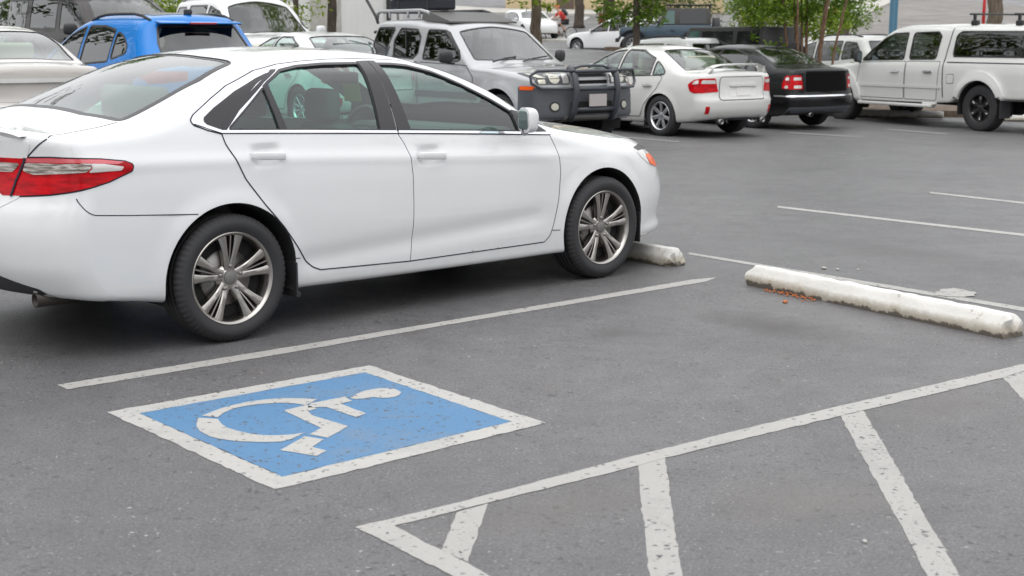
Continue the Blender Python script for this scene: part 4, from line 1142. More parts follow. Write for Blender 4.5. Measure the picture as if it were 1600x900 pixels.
def sedan_rear(root, B, lamp='red_lens', plate='white', clear=True, inner=.50, z0=.70, z1=.93):
    for sd in (-1, 1):
        l = patch(B, 'tail_light', rounded([(-.785, z0), (-.775, z1 - .01), (-.70, z1 - .025), (-.585, z1 - .10), (-.64, z0 + .03), (-.72, z0)], .02), 'side', lamp, root, .005, .03, .012, sd)
        if clear: patch(B, 'clear_section', rounded([(-.78, z0 + .145), (-.77, z1 - .03), (-.71, z1 - .045), (-.67, z0 + .13)], .015), 'side', 'clear_lens', l, .009, .03, .003, sd)
        l = patch(B, 'tail_light', rounded([(sd * .80, z0), (sd * .78, z1 - .005), (sd * (inner + .05), z1), (sd * inner, z0 + .02)], .02), 'rear', lamp, root, .005, .03, .012)
        if clear: patch(B, 'clear_section', rounded([(sd * .76, z0 + .145), (sd * .74, z1 - .03), (sd * (inner + .06), z1 - .03), (sd * (inner + .035), z0 + .145)], .015), 'rear', 'clear_lens', l, .009, .03, .003)

def legacy_like(nm, label, x, y, yaw, key, seat_key='beige_seat', gl='clear_glass', wing=True, kit=None, H=.03):
    B = sedan_body()
    r = vehicle(nm, label, 'car', x, y, yaw, B, H, key, SED_WIN, SED_WS, SED_RW, None, gl, 'clear_glass', (kit, .325), (0, 2.67), .755, SED_DOORS, SED_HANDLES, 'chrome', .02, 'cars in the parking lot', seat_key,
                [(1.15, -.36, .26, .5), (1.15, .36, .26, .5), (.22, 0, .3, 1.2)])
    sedan_rear(r, B)
    patch(B, 'trunk_lid', rounded([(-.49, .60), (-.46, .94), (.46, .94), (.49, .60)], .05), 'rear', key, r, .004, .05, .008)
    patch(B, 'panel_gap', [offset(rounded([(-.49, .60), (-.46, .94), (.46, .94), (.49, .60)], .05), .012), offset(rounded([(-.49, .60), (-.46, .94), (.46, .94), (.49, .60)], .05), .0)], 'rear', 'gap', r, .002, .05, 0, 1, None, False)
    patch(B, 'plate_recess', rounded([(-.28, .645), (-.30, .815), (.30, .815), (.28, .645)], .04), 'rear', M['plate_pale'], r, .006, .05, .003)
    patch(B, 'licence_plate', rounded([(-.155, .655), (-.155, .790), (.155, .790), (.155, .655)], .012), 'rear', M['plate_pale'], r, .012, .05, .006)
    patch(B, 'plate_trim', rounded([(-.29, .80), (-.29, .835), (.29, .835), (.29, .80)], .012), 'rear', key, r, .03, .05, .024)
    for sd in (-1, 1):
        patch(B, 'reflector', rounded([(sd * .655, .385), (sd * .655, .50), (sd * .715, .50), (sd * .715, .385)], .012), 'rear', 'red_lens', r, .006, .03, .006)
        o = MB(); o.lathe([(.026, 0), (.040, 0), (.042, -.10), (.034, -.10), (.03, -.02)], 16, 0, 'x', (-.88, sd * .46, .265)); o.build('exhaust_pipe', ['steel'], r)
        o = MB(); o.box((.36, sd * .78, .25), (.012, .15, .2), 0, 0, .004); o.build('mud_flap', ['plastic'], r)
    patch(B, 'bumper_valance', rounded([(-.62, .21), (-.56, .30), (.56, .30), (.62, .21)], .03), 'rear', 'grey_plastic', r, .004, .05, .006)
    if wing:
        V = []; F = []; n = 31; prof = [(.10, 0), (.05, .018), (-.03, .022), (-.075, .010), (-.03, -.008), (.05, -.010)]
        for i in range(n):
            t = 2 * i / (n - 1) - 1; yy = .64 * t; lift = .115 * (1 - abs(t) ** 8); xx = -.88 + .10 * t * t
            for (dx, dz) in prof: V.append((xx + dx, yy, 1.012 + lift - .012 * t * t + dz))
        m = len(prof)
        for i in range(n - 1):
            for k in range(m): F.append((i * m + k, i * m + (k + 1) % m, (i + 1) * m + (k + 1) % m, (i + 1) * m + k))
        F += [tuple(range(m)), tuple(range((n - 1) * m, n * m))]
        o = MB(); o.add(V, F, 0, True)
        for sd in (-1, 1): o.box((-.80, sd * .57, 1.05), (.13, .05, .10), 0, 0, .012)
        smooth_by_angle(o.build('rear_wing', [key], r), 45)
    mirror_housing(r, (1.90, .95, .96), key, (.13, .2, .14))
    for sd in (-1, 1):
        patch(B, 'headlight', rounded([(3.02, .74), (3.10, .80), (3.33, .765), (3.46, .66), (3.30, .65)], .02), 'side', 'lamp_bowl', r, .004, .03, .01, sd)
    patch(B, 'grille', rounded([(-.3, .45), (.3, .45), (.36, .66), (-.36, .66)], .04), 'front', 'plastic', r, .004, .05, .01)
    return r, B
M['plate_pale'] = mat('blank_plate', (.70, .69, .675), .5)
KIT_SEVEN = make_wheel('six', .325, .222, .205)
KIT_TEN = make_wheel('ten', .325, .205, .205)
KIT_FIVE = make_wheel('five', .36, .235, .225)
legacy_like('sedan', 'pearl white sedan with a raised rear wing, parked beside the silver off-roader', 3.02, 22.55, 127, 'pearl', 'beige_seat', 'clear_glass', True, KIT_SEVEN)
legacy_like('sedan', 'white sedan half hidden behind the foreground sedan roof, beside the blue hatchback', -2.4, 20.7, 127, 'white', 'seat', 'clear_glass', False, KIT_TEN, .035)[0].location.z += .10

# black sedan
def black_sedan():
    B = sedan_body(top=[(-1.06, 1.0), (-.98, 1.045), (-.75, 1.07), (-.56, 1.085), (-.38, 1.14), (.0, 1.31), (.32, 1.405), (.7, 1.437), (1.05, 1.44), (1.42, 1.41), (1.85, 1.22), (2.15, 1.06), (2.28, 1.0), (2.7, .95), (3.05, .87), (3.3, .78), (3.45, .66)],
                   xf=[(.1, 3.3), (.3, 3.4), (.5, 3.44), (.65, 3.42), (.8, 3.25), (.95, 2.9)], wheels=(0, 2.51), Ra=.36,
                   xr=[(.2, -.80), (.30, -.93), (.40, -1.0), (.55, -1.02), (.60, -.985), (.8, -.955), (1.0, -.94), (1.08, -.95)],
                   plan=[(-1.1, .80), (-.7, .84), (-.2, .862), (1, .866), (2.5, .860), (3.0, .815), (3.45, .70)], bot=[(-1, .31), (-.6, .25), (.3, .22), (2.4, .21), (3.6, .24)], rtop=[(-1, .045), (-.4, .05), (.1, .10), (.8, .12), (1.4, .09), (2.2, .05), (3, .08), (3.6, .1)])
    win = [rounded([(1.05, .950), (1.90, .91), (1.78, 1.08), (1.50, 1.24), (1.28, 1.335), (1.05, 1.36)], .03), rounded([(.28, .970), (1.0, .952), (1.0, 1.362), (.72, 1.355), (.34, 1.27), (.28, 1.20)], .03), rounded([(-.02, .99), (.23, .975), (.23, 1.19), (.10, 1.13)], .03)]
    r = vehicle('sedan', 'black sedan with a chrome line across its rear bumper, beside the white pickup', 'car', 4.85, 24.75, 127, B, .032, 'black', win, SED_WS - [.12, 0], SED_RW + [.02, 0], None, 'grey_glass', 'clear_glass', (KIT_TEN, .325), (0, 2.51), .75, [d - [.05, 0] for d in SED_DOORS], [(.2, .83, .36, .825), (1.18, .80, 1.34, .795)], None, .02, 'cars in the parking lot', 'seat', [(1.1, -.36, .28, .5), (1.1, .36, .28, .5), (.22, 0, .3, 1.2)])
    for sd in (-1, 1):
        for v, ring, cl in (('side', [(-.775, .70), (-.762, .935), (-.71, .925), (-.66, .80), (-.67, .71)], [(-.77, .85), (-.76, .90), (-.72, .895), (-.71, .85)]), ('rear', [(sd * .80, .70), (sd * .76, .935), (sd * .59, .935), (sd * .57, .70)], [(sd * .73, .85), (sd * .72, .90), (sd * .60, .90), (sd * .60, .85)])):
            l = patch(B, 'tail_light', rounded(ring, .02), v, 'red_lens', r, .005, .03, .012, sd)
            patch(B, 'clear_section', rounded(cl, .012), v, 'clear_lens', l, .009, .03, .003, sd)
            cl2 = [(a, b - .135) for a, b in cl]
            patch(B, 'clear_section', rounded(cl2, .012), v, 'clear_lens', l, .009, .03, .003, sd)
    patch(B, 'trunk_lid', rounded([(-.52, .655), (-.50, 1.0), (.50, 1.0), (.52, .655)], .03), 'rear', M['trunk_black'], r, .006, .05, .008)
    strip(B, 'bumper_strip', [(-.82, .585), (-.4, .585), (0, .585), (.4, .585), (.82, .585)], .026, 'rear', 'bright', r)
    strip(B, 'bumper_strip', [(-.80, .585), (-.50, .585)], .026, 'side', 'bright', r)
    patch(B, 'bumper_lower', rounded([(-.80, .26), (-.80, .40), (.80, .40), (.80, .26)], .03), 'rear', 'grey_plastic', r, .004, .05, .006)
    o = MB(); o.lathe([(.03, 0), (.036, 0), (.036, -.1), (.03, -.1)], 14, 0, 'x', (-.86, .4, .27)); o.build('exhaust_pipe', ['steel'], r)
    o = MB(); o.tube([(.25, 0, 1.40), (.02, 0, 1.50)], [.008, .003], 6); o.build('antenna', ['plastic'], r)
    mirror_housing(r, (1.80, .95, .99), 'black', (.13, .2, .14))
    return r
M['trunk_black'] = mat('plain_black_panel', (.003, .003, .003), .6, spec=.08)
black_sedan()

# beige sedan at the left edge: only its rear quarter stands in the picture
def beige_sedan():
    B = sedan_body(top=[(-1.16, .98), (-1.06, 1.02), (-.8, 1.045), (-.62, 1.06), (-.40, 1.125), (.0, 1.31), (.32, 1.40), (.7, 1.44), (1.05, 1.45), (1.42, 1.41), (1.9, 1.22), (2.25, 1.06), (2.38, 1.0), (2.8, .95), (3.2, .88), (3.45, .79), (3.7, .66)],
                   xr=[(.2, -.85), (.32, -1.0), (.46, -1.08), (.60, -1.09), (.66, -1.05), (.8, -1.03), (.95, -1.03), (1.05, -1.05)])
    r = vehicle('sedan', 'champagne beige sedan at the left edge with a full-width bright strip over its plate', 'car', -5.5, 15.2, 124, B, .03, 'champagne', SED_WIN, SED_WS, SED_RW - [.02, 0], None, 'clear_glass', 'clear_glass', (KIT_TEN, .325), (0, 2.67), .755, SED_DOORS, SED_HANDLES, 'chrome', .012, 'cars in the parking lot', 'beige_seat', [(1.15, -.36, .28, .5), (1.15, .36, .28, .5), (.22, 0, .3, 1.2)])
    for sd in (-1, 1):
        patch(B, 'tail_light', rounded([(-.85, .75), (-.84, .93), (-.72, .92), (-.68, .80)], .02), 'side', 'red_lens', r, .005, .03, .01, sd)
        patch(B, 'tail_light', rounded([(sd * .80, .75), (sd * .78, .93), (sd * .60, .93), (sd * .57, .75)], .02), 'rear', 'red_lens', r, .005, .03, .01)
    patch(B, 'plate_recess', rounded([(-.42, .66), (-.45, .86), (.45, .86), (.42, .66)], .03), 'rear', 'champagne', r, .004, .05, .005)
    patch(B, 'trunk_strip', rounded([(-.50, .855), (-.50, .90), (.50, .90), (.50, .855)], .015), 'rear', 'offwhite', r, .03, .05, .024)
    patch(B, 'bumper_line', rounded([(-.8, .60), (-.8, .625), (.8, .625), (.8, .60)], .005), 'rear', 'offwhite', r, .006, .05, .004)
    mirror_housing(r, (1.90, .95, .98), 'champagne', (.13, .2, .14))
beige_sedan()

# ---- utility vehicles
def suv_body(**k):
    d = dict(
        top=[(-.98, 1.55), (-.86, 1.62), (-.6, 1.65), (0, 1.67), (.6, 1.675), (1.1, 1.655), (1.4, 1.58), (1.85, 1.33), (2.2, 1.15), (2.32, 1.10), (2.8, 1.05), (3.2, .97), (3.45, .87), (3.6, .74)],
        belt=[(-1, 1.10), (0, 1.06), (2, .99), (3.6, .92)], plan=[(-1, .84), (-.6, .88), (0, .905), (1, .91), (2.6, .905), (3.1, .87), (3.6, .74)],
        sec=[(-.9, -.06), (-.75, -.02), (-.5, 0), (-.3, 0), (-.12, -.012), (0, -.035), (.06, -.055), (.3, -.13), (.5, -.21), (.6, -.27)],
        xf=[(.15, 3.45), (.3, 3.55), (.5, 3.6), (.7, 3.57), (.9, 3.4), (1.05, 3.1)], xr=[(.2, -.7), (.35, -.84), (.5, -.88), (.68, -.88), (.78, -.85), (1.0, -.83), (1.12, -.80), (1.35, -.66), (1.58, -.52), (1.64, -.50)],
        bot=[(-1, .36), (-.5, .30), (.3, .26), (2.4, .26), (3.6, .30)], crown=[(-1, .06), (1.2, .07), (2.3, .05), (3.5, .15)], bow=[(-1, 0), (.8, 0), (1.4, .2), (2.3, .3), (3, .1), (3.6, 0)],
        rtop=[(-1, .07), (.8, .10), (1.4, .08), (2.2, .05), (3, .08), (3.6, .1)], wheels=(0, 2.67), Ra=.40, yin=.58, zwh=.355, cr=(.10, .20))
    d.update(k); return Body(**d)
SUV_WS = rounded([(1.98, .70), (2.14, .4), (2.18, 0), (2.14, -.4), (1.98, -.70), (1.72, -.63), (1.44, -.56), (1.36, 0), (1.44, .56), (1.72, .63)], .05)

def rails(root, B, x0, x1, y, z_off=.05, key='plastic', bars=()):
    for sd in (-1, 1):
        xs = np.linspace(x0, x1, 9); P = B.solve('top', xs, np.full(9, y)); o = MB()
        pts = [(p[0], sd * y, p[2] + z_off * min(1, 1.6 * math.sin(math.pi * i / 8) + .05)) for i, p in enumerate(P)]
        o.tube(pts, .018, 8); o.build('roof_rail', [key], root)
    for xb in bars:
        p = B.solve('top', np.array([xb]), np.array([0.]))[0]; o = MB()
        o.tube([(xb, -y, p[2] + z_off), (xb, y, p[2] + z_off)], .016, 8); o.build('roof_bar', [key], root)

def blue_suv():
    B = suv_body(top=[(-.90, 1.44), (-.70, 1.525), (-.5, 1.575), (-.2, 1.625), (.2, 1.655), (.6, 1.665), (1.0, 1.65), (1.35, 1.58), (1.85, 1.33), (2.2, 1.15), (2.32, 1.10), (2.8, 1.05), (3.2, .97), (3.45, .87), (3.6, .74)],
                 xr=[(.2, -.7), (.35, -.84), (.5, -.88), (.68, -.88), (.78, -.85), (.98, -.83), (1.08, -.78), (1.3, -.56), (1.5, -.40), (1.6, -.34)], cr=(.14, .42), rtop=[(-1, .10), (.8, .13), (1.4, .09), (2.2, .05), (3, .08), (3.6, .1)], crown=[(-1, .12), (1.2, .09), (2.3, .05), (3.5, .15)],
                 sec=[(-.9, -.06), (-.75, -.02), (-.5, 0), (-.3, 0), (-.16, -.010), (-.08, -.035), (0, -.065), (.06, -.09), (.3, -.18), (.5, -.28), (.6, -.36)])
    win = [rounded([(1.08, 1.05), (1.92, 1.02), (1.86, 1.10), (1.42, 1.40), (1.08, 1.50)], .03), rounded([(.30, 1.10), (1.0, 1.06), (1.0, 1.505), (.60, 1.50), (.30, 1.455)], .03), rounded([(-.10, 1.20), (.24, 1.12), (.24, 1.44), (.05, 1.38), (-.08, 1.28)], .05)]
    r = vehicle('hatchback', 'bright blue compact hatchback seen from behind over the foreground sedan', 'car', -3.88, 16.55, 133, B, .032, 'blue', win, SUV_WS, None, rounded([(-.60, 1.12), (-.57, 1.30), (-.50, 1.50), (.50, 1.50), (.57, 1.30), (.60, 1.12), (.35, 1.06), (-.35, 1.06)], .07), 'dark_glass', 'clear_glass', (KIT_FIVE, .355), (0, 2.67), .79, [], [(.2, .95, .36, .945), (1.2, .92, 1.36, .915)], 'bright', .022, 'cars in the parking lot', 'dark', [(1.1, -.38, .42, .5), (1.1, .38, .42, .5), (.15, 0, .45, 1.2)])
    # lip over the rear glass with the high brake light
    o = MB(); bm = bmesh.new(); bmesh.ops.create_cube(bm, size=1); bmesh.ops.scale(bm, vec=(.15, 1.06, .04), verts=bm.verts)
    for v in bm.verts:
        if v.co.x < 0: v.co.z *= .45; v.co.z -= .015
        v.co.x += .10 * v.co.y ** 2
    bmesh.ops.bevel(bm, geom=bm.edges[:], offset=.018, segments=3, affect='EDGES', profile=.5); bmesh.ops.translate(bm, vec=(-.425, 0, 1.545), verts=bm.verts); o.bm(bm, 0, True)
    sp = o.build('rear_lip', ['blue'], r)
    o = MB(); o.box((-.49, 0, 1.530), (.03, .34, .02), 0, 0, .004); o.build('brake_light', ['deep_red'], sp)
    rails(r, B, -.25, 1.15, .54, .045)
    patch(B, 'sunroof', rounded([(-.1, .42), (-.1, -.42), (1.0, -.42), (1.0, .42)], .05), 'top', 'trim', r, .003, .06, .004, 1)
    o = MB(); o.box((-.15, 0, 1.66), (.14, .05, .07), 0, 0, .02); o.build('antenna', ['plastic'], r)
    for sd in (-1, 1):
        patch(B, 'tail_light', rounded([(-.72, .86), (-.70, 1.0), (-.60, 1.01), (-.40, .99), (-.56, .90)], .02), 'side', 'red_lens', r, .005, .03, .01, sd)
        patch(B, 'tail_light', rounded([(sd * .80, .86), (sd * .78, 1.0), (sd * .40, 1.0), (sd * .42, .90)], .02), 'rear', 'red_lens', r, .005, .03, .01)
    patch(B, 'bumper_lower', rounded([(-.80, .34), (-.80, .56), (.80, .56), (.80, .34)], .03), 'rear', 'grey_plastic', r, .004, .05, .006)
    mirror_housing(r, (1.85, 1.0, 1.09), 'blue', (.13, .2, .15))
blue_suv()

def silver_suv():
    B = suv_body(
        top=[(-.98, 1.60), (-.88, 1.70), (-.6, 1.755), (0, 1.77), (.40, 1.765), (.58, 1.735), (.95, 1.715), (1.22, 1.68), (1.38, 1.60), (1.70, 1.385), (2.0, 1.185), (2.10, 1.13), (2.5, 1.105), (3.0, 1.080), (3.25, 1.062), (3.42, 1.045), (3.52, 1.0), (3.60, .92)],
        belt=[(-1, 1.14), (0, 1.13), (2, 1.09), (3.6, 1.02)], plan=[(-1, .85), (-.5, .875), (0, .88), (2.6, .88), (3.1, .87), (3.6, .80)],
        sec=[(-.9, -.03), (-.5, 0), (-.3, 0), (-.12, -.008), (0, -.03), (.05, -.045), (.3, -.11), (.5, -.165), (.65, -.22)],
        xf=[(.2, 3.32), (.35, 3.48), (.5, 3.54), (.7, 3.53), (.85, 3.51), (1.0, 3.48), (1.1, 3.44)], xr=[(.2, -.72), (.4, -.88), (.6, -.92), (1.0, -.90), (1.4, -.82), (1.7, -.74)],
        bot=[(-1, .46), (-.5, .42), (.3, .40), (2.4, .40), (3.3, .40), (3.6, .46)], cf=(.10, .16), wheels=(0, 2.65), Ra=.45, zwh=.375, flare=(.05, .10), yin=.60,
        bow=[(-1, 0), (.8, 0), (1.4, .12), (2.1, .18), (3, .04), (3.6, 0)], rtop=[(-1, .06), (.8, .08), (1.4, .06), (2.2, .05), (3, .07), (3.6, .08)], rf=.05)
    win = [rounded([(-.70, 1.24), (-.28, 1.22), (-.10, 1.60), (-.12, 1.63), (-.56, 1.63)], .05), rounded([(-.02, 1.21), (.52, 1.19), (.62, 1.27), (.62, 1.50), (.50, 1.60), (.06, 1.62), (-.06, 1.45)], .05), rounded([(.76, 1.185), (1.62, 1.165), (1.70, 1.19), (1.62, 1.30), (1.30, 1.55), (1.20, 1.585), (.78, 1.595)], .05)]
    ws = rounded([(1.87, .70), (1.97, .4), (2.0, 0), (1.97, -.4), (1.87, -.70), (1.60, -.645), (1.355, -.59), (1.315, 0), (1.355, .59), (1.60, .645)], .05)
    kit = make_wheel('five', .375, .215, .25)
    r = vehicle('off_roader', 'silver off-roader with a black bull bar and a loaded roof rack, nose towards the lane', 'car', -1.10, 21.30, -52.3, B, .03, 'silver', win, ws, None, rounded([(-.62, 1.2), (-.56, 1.6), (.56, 1.6), (.62, 1.2)], .05), 'dark_glass', 'clear_glass', (kit, .375), (0, 2.65), .76,
                [rounded([(.70, 1.14), (1.86, 1.11), (2.05, .95), (2.02, .55), (1.95, .48), (.70, .46)], .05), rounded([(-.08, 1.16), (.68, 1.14), (.68, .46), (.52, .46), (.44, .70), (.22, .88)], .05)], [(.0, 1.02, .16, 1.02), (.82, 1.0, 1.0, 1.0)], 'plastic', .022, 'cars in the parking lot', 'seat', [(1.0, -.36, .5, .5), (1.0, .36, .5, .5), (.0, 0, .5, 1.2)])
    cabin(r, B, 1.62, .36, 1.14)
    for sd in (-1, 1):
        o = MB(); o.box((.275, sd * .785, 1.42), (.02, .02, .40), 0, 0, .004); o.build('window_divider', ['trim'], r)
        patch(B, 'air_vent', rounded([(-.27, 1.22), (-.20, 1.22), (-.14, 1.36), (-.20, 1.36)], .02), 'side', 'grey_plastic', r, .004, .03, .006, sd)
        patch(B, 'bumper_corner', rounded([(3.12, .47), (3.06, .86), (3.30, .845), (3.50, .845), (3.53, .47)], .03), 'side', 'grey_plastic', r, .012, .05, .02, sd)
        patch(B, 'turn_signal', rounded([(3.10, .815), (3.10, .865), (3.36, .865), (3.33, .815)], .015), 'side', 'amber', r, .018, .03, .01, sd)
        hl = patch(B, 'headlight', rounded([(sd * .34, .885), (sd * .34, 1.03), (sd * .80, 1.03), (sd * .82, .885)], .04), 'front', 'grey_plastic', r, .004, .03, .012)
        patch(B, 'headlight_lamp', ellipse(sd * .575, .957, .072, .060), 'front', 'lamp_bowl', hl, .012, .03, .006)
        patch(B, 'headlight_lamp', rounded([(sd * .70, .965), (sd * .70, 1.015), (sd * .775, 1.015), (sd * .775, .965)], .01), 'front', 'lamp_bowl', hl, .012, .03, .006)
        patch(B, 'headlight_lamp', rounded([(sd * .70, .895), (sd * .70, .95), (sd * .785, .95), (sd * .785, .895)], .01), 'front', 'lamp_bowl', hl, .012, .03, .006)
        patch(B, 'headlight_lamp', rounded([(sd * .37, .90), (sd * .37, 1.015), (sd * .46, 1.015), (sd * .46, .90)], .01), 'front', 'clear_lens', hl, .012, .03, .006)
        f = patch(B, 'fog_lamp', ellipse(sd * .60, .60, .075, .068), 'front', 'plastic', r, .016, .03, .012)
        patch(B, 'fog_lens', ellipse(sd * .60, .60, .052, .046), 'front', 'lamp_bowl', f, .022, .03, .006)
        strip(B, 'side_moulding', [(2.15, .70), (.7, .70), (.5, .70)], .09, 'side', 'grey_plastic', r, .012, .016, (sd,))
        patch(B, 'flare_lip', [offset(ellipse(2.65, .375, .52, .52, 60), 0), ellipse(2.65, .375, .455, .455, 60)], 'side', 'silver', r, .02, .05, .03, sd) if False else None
        o = MB(); o.box((1.2, sd * .86, .40), (1.6, .14, .05), 0, 0, .015); o.build('side_step', ['plastic'], r)
    patch(B, 'front_bumper', rounded([(-.84, .44), (-.86, .845), (.86, .845), (.84, .44)], .04), 'front', 'grey_plastic', r, .010, .05, .03)
    patch(B, 'bumper_intake', rounded([(-.36, .50), (-.36, .66), (.36, .66), (.36, .50)], .03), 'front', 'under', r, .014, .05, .004)
    patch(B, 'skid_plate', rounded([(-.5, .40), (-.45, .48), (.45, .48), (.5, .40)], .02), 'front', 'steel', r, .018, .05, .01)
    g = patch(B, 'grille', rounded([(-.29, .87), (-.31, 1.03), (.31, 1.03), (.29, .87)], .03), 'front', 'under', r, .006, .04, .01)
    for z in (.95,): patch(B, 'grille_bar', rounded([(-.29, z - .018), (-.29, z + .018), (.29, z + .018), (.29, z - .018)], .008), 'front', 'silver', g, .03, .04, .026)
    patch(B, 'grille_frame', [rounded([(-.315, .86), (-.335, 1.045), (.335, 1.045), (.315, .86)], .03), rounded([(-.285, .885), (-.295, 1.015), (.295, 1.015), (.285, .885)], .02)], 'front', 'silver', g, .022, .04, .02)
    # bull bar of bent tubes
    X = 3.62; o = MB()
    for sd in (-1, 1):
        o.tube([(X - .12, sd * .36, .42), (X - .02, sd * .36, .55), (X + .02, sd * .36, .80), (X - .01, sd * .36, .98), (X - .09, sd * .355, 1.075), (X - .16, sd * .33, 1.09)], .044, 10)
        o.tube([(X + .0, sd * .36, .835), (X - .07, sd * .60, .835), (X - .16, sd * .80, .84), (X - .24, sd * .90, .90), (X - .27, sd * .905, 1.0), (X - .22, sd * .83, 1.062), (X - .12, sd * .6, 1.07), (X - .03, sd * .36, 1.06)], .021, 10)
    o.tube([(X - .02, -.36, 1.055), (X - .01, 0, 1.058), (X - .02, .36, 1.055)], .024, 10)
    o.tube([(X - .12, -.30, 1.088), (X - .10, -.2, 1.12), (X - .09, 0, 1.128), (X - .10, .2, 1.12), (X - .12, .30, 1.088)], .018, 8)
    o.tube([(X, -.36, .83), (X + .01, 0, .83), (X, .36, .83)], .028, 10)
    o.tube([(X - .02, -.36, .56), (X, 0, .56), (X - .02, .36, .56)], .028, 10)
    o.build('bull_bar', ['bar_grey'], r)
    o = MB(); o.prism(rounded([(-.15, .60), (.15, .60), (.15, .76), (-.15, .76)], .01), X + .03, X + .04, 0, 'x'); o.build('licence_plate', ['plate'], r)
    mirror_housing(r, (1.62, 1.02, 1.225), 'plastic', (.13, .2, .17))
    # rack: side rails, fairing, load
    for sd in (-1, 1):
        o = MB(); o.tube([(.72, sd * .56, 1.755), (.52, sd * .56, 1.85), (.35, sd * .56, 1.88), (-.75, sd * .56, 1.88), (-.84, sd * .56, 1.84), (-.86, sd * .56, 1.76)], .026, 8)
        for xx in (-.5, 0., .3): o.tube([(xx, sd * .56, 1.88), (xx, sd * .56, 1.77)], .02, 8)
        o.build('roof_rail', ['silver' if sd < 0 else 'plastic'], r)
    o = MB()
    for xx in (-.7, -.45, -.2, .05, .3): o.tube([(xx, -.56, 1.86), (xx, .56, 1.86)], .014, 8)
    o.build('rack_bars', ['plastic'], r)
    o = MB(); V = []
    for (xx, z, hw) in ((.42, 1.86, .58), (.62, 1.845, .58), (1.14, 1.715, .60), (1.14, 1.690, .60), (.42, 1.72, .60)): V += [(xx, -hw, z), (xx, hw, z)]
    o.add(V, [(0, 2, 3, 1), (2, 4, 5, 3), (4, 6, 7, 5), (6, 8, 9, 7), (8, 0, 1, 9), (0, 8, 6, 4, 2), (1, 3, 5, 7, 9)]); o.build('roof_fairing', ['fairing'], r)
    o = MB(); o.tube([(-.74, -.62, 1.70), (-.80, -.62, 1.80), (-1.25, -.62, 2.25)], .022, 8); o.build('rack_pole', ['plastic'], r)
    for xx in (2.02, 2.04):
        pass
    o = MB()
    for (y0, y1) in ((-.55, -.05), (-.02, .50)):
        o.tube([(2.08, y0, 1.16), (2.00, (y0 + y1) / 2, 1.20), (1.955, y1, 1.225)], .011, 6)
    o.build('wiper', ['plastic'], r)
    patch(B, 'hood_vent', rounded([(2.5, .22), (2.5, -.22), (2.85, -.26), (2.85, .26)], .04), 'top', 'silver', r, .02, .05, .02, 1)
    return r
M['bar_grey'] = mat('bull_bar_grey', (.045, .05, .06), .42)
M['fairing'] = mat('fairing_grey', (.085, .082, .08), .5)
silver_suv()
def roof_box():
    o = MB(); o.box((0, 0, .10), (1.25, .36, .17), 0, 0, .03); o.box((0, 0, .205), (1.15, .42, .03), 1, 0, .01)
    for xx in (-.4, .4): o.box((xx, 0, .10), (.05, .375, .185), 1, 0, .01)
    b = o.build('gear_case', [M['blue_tarp'], 'plastic'], None); tag(b, 'dark gear case lying on the roof rack of the silver off-roader', 'case'); return b
M['blue_tarp'] = mat('blue_grey_case', (.012, .014, .022), .6)
_gc = roof_box()
def on_car(o, x, y, yaw, lx, ly, lz, rz=0.):
    a = R(yaw); wx, wy = x + lx * math.cos(a) - ly * math.sin(a), y + lx * math.sin(a) + ly * math.cos(a)
    o.location = (wx, wy, float(ground_z(x, y)) + lz); o.rotation_euler = (0, 0, a + rz)
on_car(_gc, -1.10, 21.30, -52.3, -.15, -.2, 1.875)

